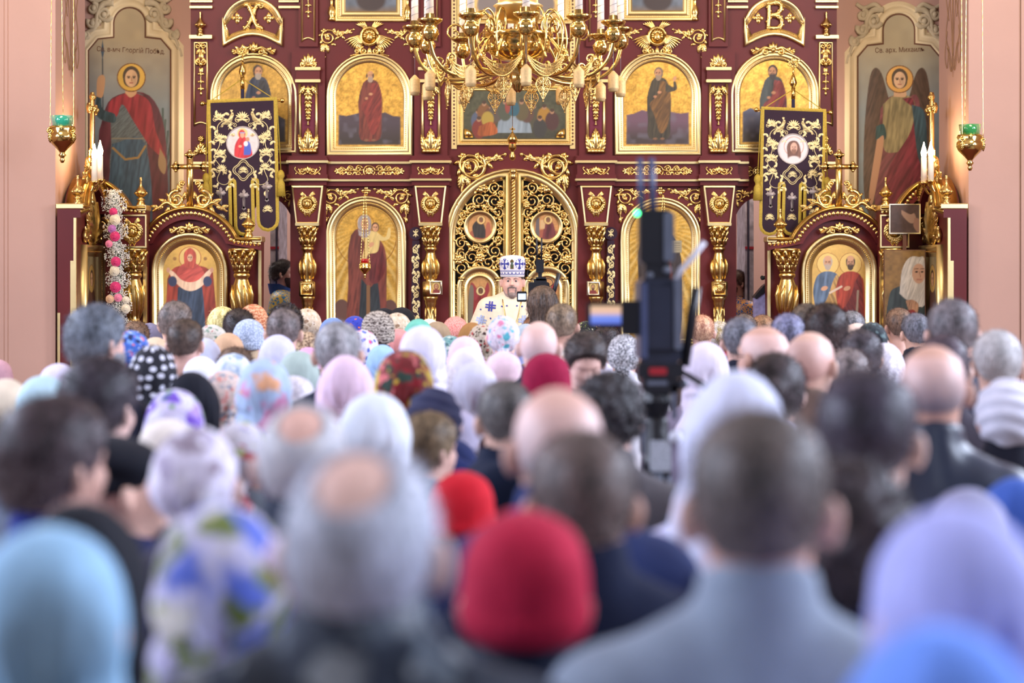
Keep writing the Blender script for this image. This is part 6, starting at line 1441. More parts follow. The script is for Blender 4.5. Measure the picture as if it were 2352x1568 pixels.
# ---- fabrics and hair colours
def fabric(c, rough=0.85, name=None):
    return mat(name or 'cloth_%d_%d_%d' % c, c, rough, 0, 0.10, 22, 0.12, 260, spec=0.2, sheen=0.03)
def hairmat(c, c2=None, fade=True):
    nm = 'hair_%d_%d_%d' % c+('_%d' % c2[0] if c2 else '')+('f' if fade else '')
    if nm in MATS: return MATS[nm]
    c2 = c2 or tuple(min(255, int(x*1.35+8)) for x in c); c = tuple(int(x*(0.72 if x < 150 else 0.9)) for x in c); t = NT(nm); t.set(0.5, 0, 0.4)
    n = t.noise(22, 4, t.map((1, 1, 0.35))); n2 = t.noise(150, 2, t.map((1, 1, 0.25)))
    mx = t.node('ShaderNodeMath', operation='ADD'); t.link(n.outputs[0], mx.inputs[0]); t.link(n2.outputs[0], mx.inputs[1]); md = t.node('ShaderNodeMath', operation='MULTIPLY'); md.inputs[1].default_value = 0.5; t.link(mx.outputs[0], md.inputs[0])
    hc = t.ramp(md.outputs[0], [(0.38, lin(c)), (0.60, lin(c2))])
    if fade:    # clipped nape: hair thins out to greyer stubble
        sp = t.node('ShaderNodeSeparateXYZ'); t.link(t.coord(), sp.inputs[0]); ad = t.node('ShaderNodeMath', operation='MULTIPLY_ADD'); ad.inputs[1].default_value = 0.04; t.link(n.outputs[0], ad.inputs[0]); t.link(sp.outputs[2], ad.inputs[2])
        mr = t.node('ShaderNodeMapRange'); mr.inputs[1].default_value = 1.59; mr.inputs[2].default_value = 1.685; mr.inputs[3].default_value = 0.55; mr.inputs[4].default_value = 0.0; t.link(ad.outputs[0], mr.inputs[0]); g = tuple(int(0.55*a+0.45*b) for a, b in zip(c2, (176, 156, 152))); hc = t.mix(mr.outputs[0], hc, lin(g))
    t.col(hc); t.bump(n2.outputs[0], 0.4, 0.004); MATS[nm] = t.m; return t.m
def cropmat(c, skin=(230, 188, 176)):
    nm = 'crop_%d_%d_%d' % c
    if nm in MATS: return MATS[nm]
    t = NT(nm); t.set(0.5); sp = t.node('ShaderNodeSeparateXYZ'); t.link(t.coord(), sp.inputs[0]); n = t.noise(40, 3); ad = t.node('ShaderNodeMath', operation='MULTIPLY_ADD'); ad.inputs[1].default_value = 0.05; t.link(n.outputs[0], ad.inputs[0]); t.link(sp.outputs[2], ad.inputs[2])
    mr = t.node('ShaderNodeMapRange'); mr.inputs[1].default_value = 1.62; mr.inputs[2].default_value = 1.735; t.link(ad.outputs[0], mr.inputs[0]); t.col(t.ramp(mr.outputs[0], [(0, lin(c)), (1, lin(skin))])); MATS[nm] = t.m; return t.m
def floral(name, base, cols, scale=26.0, cover=0.55):
    """printed cloth: blotches of several colours on a ground"""
    nm = 'print_'+name
    if nm in MATS: return MATS[nm]
    t = NT(nm); t.set(0.8, 0, 0.3, 0.1); co = t.coord(); wob = t.noise(scale*0.7, 3, co)
    ad = t.node('ShaderNodeVectorMath', operation='ADD'); sc_ = t.node('ShaderNodeVectorMath', operation='SCALE'); sc_.inputs['Scale'].default_value = 1.6/scale; t.link(wob.outputs['Color'], sc_.inputs[0]); t.link(co, ad.inputs[0]); t.link(sc_.outputs[0], ad.inputs[1])
    v = t.node('ShaderNodeTexVoronoi'); v.inputs['Scale'].default_value = scale; t.link(ad.outputs[0], v.inputs['Vector'])
    sep = t.node('ShaderNodeSeparateColor'); t.link(v.outputs['Color'], sep.inputs[0])
    n = len(cols); pal = t.ramp(sep.outputs[0], [(i/n, lin(c)) for i, c in enumerate(cols)], 'CONSTANT')
    msk = t.ramp(v.outputs['Distance'], [(0, (1, 1, 1)), (cover*0.72, (1, 1, 1)), (cover, (0, 0, 0))]); nn = t.noise(scale*2.2, 3)
    v2 = t.node('ShaderNodeTexVoronoi'); v2.inputs['Scale'].default_value = scale*2.1; t.link(ad.outputs[0], v2.inputs['Vector']); s2 = t.node('ShaderNodeSeparateColor'); t.link(v2.outputs['Color'], s2.inputs[0])
    pal2 = t.ramp(s2.outputs[1], [(i/n, lin(c)) for i, c in enumerate(cols[::-1])], 'CONSTANT'); msk2 = t.ramp(v2.outputs['Distance'], [(0, (1, 1, 1)), (cover*0.5, (1, 1, 1)), (cover*0.7, (0, 0, 0))]); thin = t.ramp(s2.outputs[2], [(0.5, (0, 0, 0)), (0.55, (1, 1, 1))]); mm = t.node('ShaderNodeMix', data_type='RGBA', blend_type='MULTIPLY'); mm.inputs[0].default_value = 1; t.link(msk2, mm.inputs[6]); t.link(thin, mm.inputs[7])
    m1 = t.mix(msk, lin(base), pal); m1 = t.mix(mm.outputs[2], m1, pal2); fine = t.ramp(nn.outputs[0], [(0.42, (0.72, 0.72, 0.72)), (0.6, (1.05, 1.05, 1.05))])
    o = t.node('ShaderNodeMix', data_type='RGBA', blend_type='MULTIPLY'); o.inputs[0].default_value = 0.5; t.link(m1, o.inputs[6]); t.link(fine, o.inputs[7]); t.col(o.outputs[2]); t.bump(t.noise(260, 2).outputs[0], 0.1, 0.01)
    MATS[nm] = t.m; return t.m
def dots(name, base, dot, scale=30.0, r=0.34):
    nm = 'dots_'+name
    if nm in MATS: return MATS[nm]
    t = NT(nm); t.set(0.8); v = t.node('ShaderNodeTexVoronoi', voronoi_dimensions='2D'); v.inputs['Scale'].default_value = scale; v.inputs['Randomness'].default_value = 0.45
    # wrap the print round the head: angle and height
    co = t.coord(); sp = t.node('ShaderNodeSeparateXYZ'); t.link(co, sp.inputs[0]); at = t.node('ShaderNodeMath', operation='ARCTAN2'); t.link(sp.outputs[0], at.inputs[0]); ng = t.node('ShaderNodeMath', operation='MULTIPLY'); ng.inputs[1].default_value = -1; t.link(sp.outputs[1], ng.inputs[0]); t.link(ng.outputs[0], at.inputs[1])
    ml = t.node('ShaderNodeMath', operation='MULTIPLY'); ml.inputs[1].default_value = 0.095; t.link(at.outputs[0], ml.inputs[0]); cb = t.node('ShaderNodeCombineXYZ'); t.link(ml.outputs[0], cb.inputs[0]); t.link(sp.outputs[2], cb.inputs[1]); t.link(cb.outputs[0], v.inputs['Vector'])
    t.col(t.ramp(v.outputs['Distance'], [(0, lin(dot)), (r, lin(dot)), (r+0.05, lin(base))])); MATS[nm] = t.m; return t.m
def spots(name, base, ring, core, scale=55):
    nm = 'spots_'+name
    if nm in MATS: return MATS[nm]
    t = NT(nm); t.set(0.85); v = t.node('ShaderNodeTexVoronoi'); v.inputs['Scale'].default_value = scale; t.link(t.coord(), v.inputs['Vector']); t.col(t.ramp(v.outputs['Distance'], [(0, lin(core)), (0.25, lin(core)), (0.3, lin(ring)), (0.48, lin(ring)), (0.56, lin(base))])); MATS[nm] = t.m; return t.m
def zig(name, a, b, scale=60):
    nm = 'zig_'+name
    if nm in MATS: return MATS[nm]
    t = NT(nm); t.set(0.85); w_ = t.node('ShaderNodeTexWave', wave_type='BANDS', bands_direction='Z', wave_profile='SIN'); w_.inputs['Scale'].default_value = scale*0.3; w_.inputs['Distortion'].default_value = 9; w_.inputs['Detail'].default_value = 3; w_.inputs['Detail Scale'].default_value = 3; t.link(t.coord(), w_.inputs[0])
    t.col(t.ramp(w_.outputs[0], [(0.35, lin(a)), (0.55, lin(b))])); MATS[nm] = t.m; return t.m
LEATHER = mat('black_leather', (40, 46, 62), 0.34, 0, 0.2, 12, 0.12, 24)
CAMO = floral('camo', (50, 58, 72), [(24, 30, 40), (96, 106, 116), (140, 146, 150), (34, 44, 60)], 17, 0.7)
PANTS = fabric((34, 34, 40)); SKIRT = fabric((48, 42, 52))
SK = [mat('skin_%d' % i, c, 0.5, 0, 0.08, 24, 0.05, 140) for i, c in enumerate(((226, 180, 164), (232, 192, 178), (214, 166, 146), (228, 184, 164)))]
W_OF = {'short': 0.178, 'full': 0.200, 'curly': 0.200, 'balding': 0.172, 'ring': 0.162, 'bald': 0.156, 'long': 0.194, 'bun': 0.196, 'scarf': 0.200, 'tied': 0.186, 'hood': 0.225, 'beanie': 0.205, 'beret': 0.2, 'wrap': 0.208, 'cowl': 0.205}
H_OF = {'short': 1.762, 'full': 1.778, 'curly': 1.774, 'balding': 1.756, 'ring': 1.75, 'bald': 1.748, 'long': 1.766, 'bun': 1.776, 'scarf': 1.768, 'tied': 1.766, 'hood': 1.79, 'beanie': 1.778, 'beret': 1.785, 'wrap': 1.776, 'cowl': 1.77}
# ================================================================ the congregation
f_ = fabric
PL = dict(white=(228, 226, 232), lav=(206, 204, 226), pink=(232, 196, 208), cream=(232, 220, 200), beige=(206, 176, 144), navy=(36, 42, 72), black=(24, 24, 30), grey=(120, 120, 134), blue=(60, 84, 160))
def c_(n): return f_(PL[n])
FL = {
 'blueflor': floral('blueflor', (66, 104, 190), [(30, 44, 90), (120, 160, 220), (220, 120, 140), (200, 210, 230)], 30), 'ltflor': floral('ltflor', (208, 206, 196), [(196, 110, 110), (120, 150, 130), (224, 220, 210), (100, 130, 110)], 24, 0.4),
 'purgreen': floral('purgreen', (214, 206, 236), [(120, 84, 200), (40, 120, 70), (224, 220, 240), (96, 160, 60), (180, 150, 220)], 13, 0.62), 'whitepur': floral('whitepur', (220, 214, 232), [(182, 172, 196), (236, 232, 244), (150, 136, 150)], 16, 0.6),
 'whiteblu': floral('whiteblu', (222, 218, 230), [(70, 84, 200), (204, 80, 90), (226, 222, 214), (180, 190, 120)], 17, 0.5), 'olive': floral('olive', (206, 202, 230), [(110, 124, 60), (150, 160, 90), (90, 110, 200), (224, 218, 206), (180, 170, 210)], 13, 0.6),
 'redyel': floral('redyel', (120, 34, 36), [(222, 196, 70), (150, 30, 40), (226, 120, 120), (200, 170, 60), (50, 70, 60)], 17, 0.62), 'teal': floral('teal', (214, 204, 214), [(90, 176, 190), (214, 130, 160), (220, 212, 222), (150, 190, 200)], 24, 0.45),
 'coral': spots('coral', (214, 120, 110), (236, 176, 160), (190, 96, 90), 130), 'tealpat': floral('tealpat', (120, 160, 158), [(40, 90, 96), (210, 216, 206), (90, 150, 150)], 36, 0.5), 'brownred': floral('brownred', (120, 76, 52), [(180, 60, 40), (70, 52, 44), (196, 150, 96), (60, 84, 70)], 40, 0.55),
 'darkred': floral('darkred', (196, 180, 160), [(170, 30, 40), (60, 34, 34), (196, 180, 160), (90, 80, 60)], 40, 0.5), 'orange': floral('orange', (226, 220, 214), [(236, 150, 40), (240, 190, 70), (230, 226, 220), (90, 120, 120)], 18, 0.6),
 'bluor': floral('bluor', (44, 60, 170), [(210, 110, 60), (44, 60, 170), (30, 40, 120)], 36, 0.4), 'pinkblu': floral('pinkblu', (220, 216, 230), [(90, 110, 190), (220, 80, 130), (226, 222, 232)], 32, 0.5), 'peach': floral('peach', (222, 200, 190), [(214, 150, 140), (196, 190, 180), (160, 160, 170)], 24, 0.5),
 'rainbow': floral('rainbow', (176, 196, 226), [(220, 150, 190), (190, 210, 236), (230, 170, 130)], 9, 0.5), 'blackgrn': floral('blackgrn', (24, 28, 28), [(150, 170, 80), (24, 28, 28), (196, 190, 160)], 45, 0.4), 'darkpat': floral('darkpat', (36, 44, 50), [(90, 110, 110), (36, 44, 50)], 40, 0.5),
 'ltblueknit': spots('ltblueknit', (196, 208, 230), (120, 136, 166), (206, 216, 236), 120), 'leop': spots('leop', (196, 168, 134), (90, 66, 50), (160, 124, 92), 70), 'beigepat': floral('beigepat', (214, 192, 164), [(150, 118, 92), (226, 210, 190), (186, 160, 130)], 26, 0.5), 'lace': spots('lace', (236, 230, 236), (176, 170, 186), (240, 236, 240), 100),
 'blackdots': dots('black', (22, 22, 34), (226, 226, 240), 24, 0.24), 'bwdots': spots('bwdots', (224, 222, 226), (40, 40, 50), (30, 30, 40), 130), 'zig': zig('zig', (70, 58, 52), (190, 178, 164), 60), 'stripeor': zig('stripeor', (186, 104, 66), (226, 170, 130), 50), 'ltpat': floral('ltpat', (206, 216, 228), [(150, 170, 196), (226, 230, 238)], 14, 0.6)}
# x, top row, head width (pixels), kind, material or hair colour, coat, coat colour, yaw, bow, label
Q = [
(225, 698, 128, 'full', (92, 98, 108), 'coat', (60, 64, 84), -38, 0, 'grey-haired man with a grey beard turned to the right, beside the left pier'),
(233, 818, 168, 'full', (46, 40, 48), 'coat', (26, 32, 56), -24, 0, 'dark-haired man in a navy collar in front of the grey-bearded man'),
(128, 908, 244, 'full', (58, 46, 50), 'coat', (40, 56, 140), -40, 0, 'large blurred brown-haired man in a royal blue jacket turned right'),
(135, 833, 96, 'scarf0', (214, 206, 226), 'coat', (90, 88, 110), 0, 0, 'white lavender headscarf just behind the pale teal headscarf'),
(100, 862, 118, 'scarf1', (184, 212, 222), 'coat', (110, 120, 140), 0, 0, 'pale teal headscarf beside the dark-haired man in a navy collar'),
(14, 868, 112, 'scarf0', (226, 208, 184), 'coat', (120, 110, 110), 0, 0, 'cream headscarf at the far left edge under the left pier'),
(-6, 826, 70, 'beanie', (196, 150, 160), 'coat', (80, 70, 84), 0, 0, 'dusty pink hat cut by the left edge, under the left pier'),
(302, 757, 78, 'tied0', 'blueflor', 'coat', (70, 70, 90), 0, 0, 'blue floral kerchief between the grey-bearded man and the polka dot scarf'),
(312, 737, 62, 'full', (96, 72, 56), 'coat', (70, 60, 60), 0, 0, 'brown-haired person beneath the flower garland'),
(344, 742, 58, 'beanie', (120, 116, 140), 'coat', (120, 116, 130), 0, 0, 'mauve grey soft hat near the flower garland'),
(357, 773, 70, 'scarf0', (214, 190, 160), 'coat', (120, 100, 90), 0, 0, 'beige headscarf right behind the black polka dot scarf'),
(404, 692, 61, 'short', (104, 92, 86), 'shirt', (206, 190, 170), -16, 0, 'grey-brown cropped man in a beige jacket before the white veil icon'),
(427, 733, 74, 'short', (66, 52, 44), 'shirt', (26, 24, 30), -10, 0, 'dark brown cropped man in a black shirt, below the white veil icon'),
(511, 703, 61, 'long', (188, 172, 124), 'coat', (150, 140, 130), 0, 0, 'woman with long pale blonde hair before the white veil icon'),
(487, 746, 60, 'scarf2', 'ltflor', 'coat', (150, 150, 140), 0, 0, 'pale floral headscarf next to the long blonde hair'),
(352, 793, 101, 'scarf2', 'blackdots', 'coat', (24, 24, 36), 0, 0, 'black headscarf with big white polka dots'),
(470, 775, 72, 'scarf0', (200, 204, 226), 'coat', (110, 116, 140), 0, 0, 'smooth light grey-blue headscarf above the plain white one'),
(462, 817, 80, 'scarf0', (232, 232, 240), 'coat', (130, 130, 150), 0, 0, 'plain white headscarf right behind the black hood'),
(441, 850, 124, 'hood', (26, 28, 38), 'coat', (30, 30, 40), 0, 0, 'plain black hooded shawl beside the purple and green floral scarf'),
(402, 894, 138, 'scarf1', 'purgreen', 'coat', (110, 104, 140), 0, 0, 'white headscarf printed with purple flowers and green leaves'),
(385, 963, 140, 'beanie', (226, 216, 206), 'coat', (130, 124, 140), 0, 0, 'cream white knitted hat before the purple and green floral scarf'),
(448, 976, 196, 'tied0', 'whitepur', 'coat', (60, 56, 70), 0, 0, 'white crinkled kerchief with mauve shading, below the cream hat'),
(553, 965, 134, 'tied1', 'whiteblu', 'coat', (110, 116, 124), 0, 0, 'white kerchief with blue and red flowers beside the white-haired balding man'),
(300, 983, 150, 'beret', (20, 22, 32), 'coat', (34, 38, 76), -74, 0, 'woman in a black beret seen in profile facing right'),
(192, 1146, 232, 'hood', (26, 28, 36), 'hood', (26, 28, 40), -10, 0, 'person in a dark hood behind the large light blue headscarf'),
(112, 1208, 352, 'scarf1', (150, 190, 220), 'coat', (120, 150, 180), 0, 0, 'very large blurred light blue headscarf in the corner'),
(508, 1157, 286, 'scarf1', 'olive', 'coat', (40, 74, 190), 6, 0, 'large blurred white scarf with olive flowers over a bright blue coat'),
(632, 1232, 236, 'scarf0', (206, 186, 222), 'coat', (150, 136, 180), 0, 0, 'lilac pink headscarf half hidden by the balding man in camouflage'),
(697, 926, 206, 'balding', (206, 208, 218), 'coat', (52, 60, 76), 0, 0, 'white-haired man with a bald crown in a dark jacket'),
(836, 1020, 350, 'balding', (152, 156, 168), 'coat', 'camo', -8, 0, 'big blurred grey balding man in a camouflage jacket'),
(860, 903, 156, 'scarf2', (218, 224, 234), 'coat', (150, 156, 170), 0, 0, 'white headscarf with vertical folds behind the balding man in camouflage'),
(997, 889, 126, 'wrap', (52, 54, 82), 'coat', (34, 46, 96), 0, 0, 'dark slate blue head wrap below the red and yellow floral scarf'),
(987, 946, 116, 'full', (104, 86, 64), 'coat', (120, 120, 130), -50, 0, 'brown-haired boy turned right, before the grey knitted hat'),
(1046, 939, 116, 'beanie', (176, 168, 190), 'coat', (90, 90, 120), 0, 0, 'mauve grey knitted hat behind the brown-haired boy'),
(1062, 1083, 146, 'beanie', (196, 24, 40), 'coat', (30, 36, 60), 0, 0, 'bright red rounded hat low in the crowd above the crimson knitted hat'),
(1160, 875, 130, 'short', (84, 80, 78), 'hood', (24, 32, 54), 12, 0, 'short dark grey-haired man in a navy hooded jacket'),
(1280, 887, 204, 'ring', (196, 186, 190), 'coat', (48, 62, 112), 10, 0, 'pale bald-headed man in a blue jacket with shaved hair'),
(1400, 852, 138, 'curly', (48, 44, 46), 'coat', (96, 92, 96), -14, 0, 'dark curly-haired man directly left of the black video rig'),
(1335, 992, 240, 'short', (86, 74, 70), 'coat', (22, 30, 56), 8, 0, 'blurred cropped brown-grey man in a navy coat before the video rig'),
(1205, 1173, 292, 'beanie', (178, 30, 62), 'coat', (28, 34, 54), 0, 0, 'large blurred crimson knitted hat over a navy collar'),
(1742, 943, 304, 'short', (84, 76, 72), 'coat', (140, 152, 168), -6, 0, 'large blurred cropped man in a light grey fleece pullover'),
(1992, 852, 244, 'short', (52, 46, 58), 'coat', (206, 206, 200), -16, 0, 'blurred dark-haired man in a cream jacket with a red ear'),
(1948, 1050, 236, 'curly', (50, 42, 46), 'coat', (28, 40, 76), 0, 0, 'dark curly-haired woman in navy behind the grey fleece man'),
(1690, 846, 262, 'hood', (214, 218, 240), 'coat', (206, 204, 232), 0, 0, 'large blurred white hooded shawl behind the grey fleece man'),
(1620, 785, 102, 'scarf1', (224, 212, 228), 'coat', (150, 140, 160), 0, 0, 'sheer whitish pink headscarf just right of the black video rig'),
(1782, 812, 124, 'bun', (58, 50, 52), 'coat', (214, 206, 226), -10, 0, 'dark-haired woman with pinned hair and a white collar'),
(1752, 748, 106, 'ring', (196, 176, 172), 'coat', (40, 44, 70), 34, 0, 'bald man with glasses turned to the left'),
(1862, 761, 108, 'ring', (206, 160, 146), 'coat', (120, 100, 90), -30, 0, 'reddish bald man turned to the right, below the dark full hair'),
(1700, 730, 82, 'short', (92, 92, 100), 'coat', (32, 34, 50), 0, 0, 'grey-haired man behind the bald man with glasses'),
(1810, 721, 80, 'short', (104, 104, 128), 'coat', (90, 90, 110), 0, 0, 'violet grey cropped man between the two bald men'),
(1897, 696, 96, 'full', (40, 28, 26), 'coat', (50, 40, 44), 0, 0, 'man with thick dark brown hair before the two apostles icon'),
(1852, 698, 74, 'short', (74, 62, 52), 'coat', (60, 54, 54), 10, 0, 'brown-haired man overlapped by the thick dark hair, before the apostles icon'),
(1612, 724, 54, 'short', (170, 136, 108), 'coat', (140, 120, 110), 0, 0, 'sandy-haired man right of the video rig microphone'),
(1652, 739, 46, 'bun', (176, 156, 118), 'coat', (150, 30, 50), 0, 0, 'small blonde head with a crimson collar under the right column'),
(1751, 724, 52, 'short', (120, 88, 62), 'coat', (90, 80, 76), 0, 0, 'brown-haired head under the edge of the two apostles icon case'),
(1709, 722, 48, 'short', (92, 78, 70), 'coat', (80, 74, 76), 0, 0, 'small dark head in front of the draped lectern'),
(1956, 715, 62, 'short', (104, 102, 104), 'coat', (90, 88, 94), 0, 0, 'grey-haired head right of the thick dark hair'),
(1968, 742, 72, 'scarf1', (216, 190, 176), 'coat', (150, 130, 120), 14, 0, 'beige pink headscarf right of the thick dark hair'),
(2002, 738, 70, 'tied0', 'darkpat', 'coat', (50, 54, 60), 0, 0, 'dark patterned kerchief before the right corner case'),
(1978, 756, 92, 'full', (60, 54, 58), 'coat', (70, 64, 70), -8, 0, 'dark hair with pale streaks above the white lace headscarf'),
(2030, 788, 86, 'scarf2', 'lace', 'coat', (200, 196, 206), 0, 0, 'white ruffled lace headscarf'),
(1948, 800, 92, 'full', (110, 98, 96), 'coat', (170, 160, 170), 0, 0, 'grey-brown hair left of the white lace headscarf'),
(2064, 708, 62, 'short', (96, 72, 56), 'shirt', (60, 70, 84), 10, 0, 'brown cropped man before the painting of the woman in white'),
(2103, 720, 66, 'short', (84, 84, 92), 'coat', (44, 48, 60), 6, 0, 'dark grey-haired man left of the tall grey-brown man'),
(2186, 688, 116, 'short', (96, 90, 92), 'coat', (70, 72, 84), 0, 0, 'tall grey-brown cropped man before the right pier'),
(2165, 770, 112, 'short', (70, 58, 66), 'coat', (60, 54, 64), 0, 0, 'dark-haired head right behind the bald man in a leather jacket'),
(2142, 791, 146, 'ring', (150, 136, 140), 'coat', 'leather', -8, 0, 'bald man in a shiny black leather jacket'),
(2290, 760, 112, 'short', (182, 178, 178), 'coat', (36, 44, 70), -6, 0, 'white-haired man in a navy jacket at the right pier'),
(2312, 868, 142, 'wrap', (212, 210, 224), 'coat', (26, 26, 38), 0, 0, 'white turban-like wrapped scarf at the right edge'),
(2236, 846, 84, 'scarf0', (112, 40, 66), 'coat', (196, 176, 164), 0, 0, 'burgundy headscarf over a beige coat, behind the leather jacket'),
(2195, 1163, 400, 'scarf1', (172, 176, 232), 'coat', (150, 156, 220), 6, 0, 'very large blurred lavender blue headscarf on the right'),
(2160, 1420, 470, 'hood', (110, 150, 236), 'coat', (70, 110, 220), 0, 0, 'nearest blue hooded shawl at the bottom under the lavender scarf'),
(2222, 1118, 196, 'scarf0', (150, 150, 180), 'coat', (110, 116, 150), 0, 0, 'muted grey lilac headscarf just behind the large lavender scarf'),
(2330, 1092, 190, 'hood', (62, 92, 170), 'coat', (56, 84, 160), 0, 0, 'mid blue hood at the right edge below the leather jacket'),
(795, 813, 134, 'hood', (226, 196, 214), 'coat', (36, 38, 54), 0, 0, 'pale pink hooded shawl over a dark coat'),
(776, 740, 110, 'short', (140, 138, 140), 'coat', (34, 40, 58), 0, 0, 'grey crew-cut man in a dark jacket behind the pale pink shawl'),
(928, 804, 131, 'scarf2', 'redyel', 'coat', (40, 50, 96), 0, 0, 'red and yellow floral headscarf over a blue coat'),
(970, 748, 99, 'scarf1', (222, 216, 236), 'coat', (190, 186, 220), 0, 0, 'tall white lavender headscarf behind the red and yellow floral scarf'),
(638, 767, 82, 'scarf0', (206, 204, 232), 'coat', (120, 60, 90), 0, 0, 'smooth pale lavender headscarf behind the rainbow bordered scarf'),
(652, 710, 74, 'short', (98, 88, 86), 'coat', (60, 50, 60), 0, 0, 'grey-brown cropped man left of the beige patterned scarf'),
(572, 733, 62, 'beanie', 'ltblueknit', 'coat', (196, 170, 140), 0, 0, 'grey-blue knitted hat over beige, near the blue vested deacon'),
(601, 722, 58, 'long', (166, 134, 100), 'coat', (170, 140, 110), 0, 0, 'long light brown hair left of the grey-brown cropped man'),
(582, 697, 60, 'scarf0', 'stripeor', 'coat', (150, 110, 90), 0, 0, 'orange brown striped headscarf just below the blue vested deacon'),
(549, 709, 46, 'full', (40, 32, 32), 'coat', (50, 40, 44), 0, 0, 'small black-haired head right of the long blonde hair'),
(657, 696, 56, 'curly', (34, 26, 26), 'coat', (40, 36, 40), 0, 0, 'small black curly head just below the deacon'),
(705, 708, 58, 'scarf1', 'beigepat', 'coat', (170, 150, 130), 0, 0, 'beige patterned headscarf at the foot of the left column'),
(703, 760, 62, 'tied1', 'leop', 'coat', (140, 120, 100), 0, 0, 'brown leopard print kerchief behind the grey crew-cut man'),
(765, 728, 57, 'scarf0', (120, 150, 206), 'coat', (90, 110, 150), 0, 0, 'sky blue headscarf under the veiled mother icon'),
(815, 724, 50, 'tied0', 'bluor', 'coat', (60, 60, 110), 0, 0, 'deep blue kerchief with orange lines under the veiled mother icon'),
(868, 714, 68, 'beanie', 'zig', 'coat', (60, 54, 54), 0, 0, 'brown and cream zigzag knitted hat'),
(882, 708, 44, 'beanie', (22, 22, 28), 'coat', (26, 26, 32), 0, 0, 'black cap behind the zigzag knitted hat'),
(922, 706, 46, 'beanie', (26, 26, 30), 'coat', (30, 28, 32), 0, 0, 'black cap left of the velvet stole foot'),
(912, 718, 54, 'scarf1', 'beigepat', 'coat', (170, 150, 130), 0, 0, 'beige spotted headscarf before the left velvet stole'),
(961, 731, 59, 'scarf0', (110, 186, 166), 'coat', (120, 150, 140), 0, 0, 'mint green headscarf left of the glittery coral one'),
(915, 754, 62, 'scarf0', (222, 150, 146), 'coat', (180, 120, 120), 0, 0, 'coral pink plain headscarf beside the tall white lavender one'),
(862, 764, 54, 'scarf0', (206, 178, 180), 'coat', (150, 130, 136), 0, 0, 'dusty blush headscarf under the zigzag hat'),
(833, 757, 62, 'scarf1', 'pinkblu', 'coat', (150, 150, 180), 0, 0, 'white headscarf with pink and blue print right of the crew-cut man'),
(878, 790, 72, 'scarf0', (160, 196, 232), 'coat', (150, 170, 200), 0, 0, 'pale sky blue headscarf above the red and yellow floral scarf'),
(686, 805, 86, 'scarf1', (170, 186, 178), 'coat', (150, 160, 160), 0, 0, 'sage green headscarf left of the pale pink shawl'),
(708, 796, 72, 'scarf0', (222, 166, 206), 'coat', (180, 140, 170), 0, 0, 'bright pink headscarf left of the grey crew-cut man'),
(536, 811, 84, 'scarf1', 'ltpat', 'coat', (130, 140, 160), 0, 0, 'light blue patterned headscarf below the brown hair'),
(541, 797, 74, 'full', (92, 72, 60), 'coat', (110, 90, 80), 0, 0, 'brown hair right above the light blue patterned headscarf'),
(524, 763, 62, 'scarf0', (206, 168, 134), 'coat', (170, 140, 116), 0, 0, 'tan headscarf below the long blonde hair'),
(516, 852, 92, 'scarf2', 'peach', 'coat', (150, 140, 140), 0, 0, 'peach and grey floral headscarf right of the black hood'),
(608, 823, 120, 'scarf1', 'rainbow', 'coat', (84, 80, 112), 0, 0, 'pale blue headscarf with pink and orange bands over a purple-grey coat'),
(676, 864, 106, 'beanie', 'lace', 'coat', (140, 136, 170), 0, 0, 'lilac white lace hat below the sage green headscarf'),
(1046, 725, 61, 'scarf0', 'coral', 'coat', (150, 100, 96), 0, 0, 'glittery coral headscarf below the left royal door'),
(1034, 769, 58, 'tied0', 'tealpat', 'coat', (110, 140, 140), 0, 0, 'teal patterned kerchief left of the light pink headscarf'),
(1053, 750, 54, 'scarf1', 'brownred', 'coat', (110, 80, 66), 0, 0, 'brown and red floral headscarf under the glittery coral one'),
(1084, 739, 48, 'scarf0', (156, 112, 64), 'coat', (120, 90, 60), 0, 0, 'golden brown headscarf before the bishop'),
(1109, 744, 62, 'scarf1', 'darkred', 'coat', (120, 90, 80), 0, 0, 'cream and dark red floral headscarf before the bishop'),
(1156, 724, 71, 'tied1', 'teal', 'coat', (60, 54, 90), 0, 0, 'white kerchief with teal and pink blotches before the bishop'),
(1068, 772, 77, 'scarf1', (234, 200, 212), 'coat', (190, 160, 170), 0, 0, 'light pink headscarf above the white lavender one'),
(1073, 795, 92, 'scarf0', (220, 214, 234), 'coat', (190, 186, 214), 0, 0, 'white lavender headscarf right below the light pink one'),
(1156, 807, 92, 'beanie', (230, 200, 208), 'coat', (150, 130, 140), 0, 0, 'pale pink knitted hat left of the crimson hat'),
(1090, 831, 112, 'scarf1', (206, 204, 220), 'coat', (140, 140, 160), 0, 0, 'pale grey lavender headscarf below the pale pink knitted hat'),
(1255, 811, 128, 'beanie', (150, 20, 60), 'coat', (60, 30, 50), 0, 0, 'mid-crowd burgundy red ribbed hat beside the orange floral scarf'),
(1238, 737, 84, 'ring', (214, 186, 184), 'coat', (44, 46, 62), -6, 0, 'pink bald man in a dark collar behind the burgundy red hat'),
(1290, 698, 68, 'short', (110, 92, 74), 'shirt', (120, 106, 70), -6, 0, 'brown crew-cut man below the video photographer'),
(1296, 800, 84, 'tied1', 'orange', 'coat', (220, 214, 210), 0, 0, 'white kerchief with orange flowers beside the burgundy red hat'),
(1338, 762, 94, 'full', (48, 38, 36), 'shirt', (224, 220, 226), 186, 25, 'dark-haired young man facing back with bowed head'),
(1346, 736, 56, 'tied0', 'blackgrn', 'coat', (40, 44, 44), 0, 0, 'black kerchief with green lines right of the crew-cut man'),
(1394, 745, 60, 'full', (44, 34, 34), 'coat', (90, 84, 84), -20, 0, 'dark-haired person beneath the lit monitor of the video rig'),
(1434, 766, 74, 'tied0', 'bwdots', 'coat', (226, 224, 232), -14, 0, 'white kerchief with small black spots beside the video rig'),
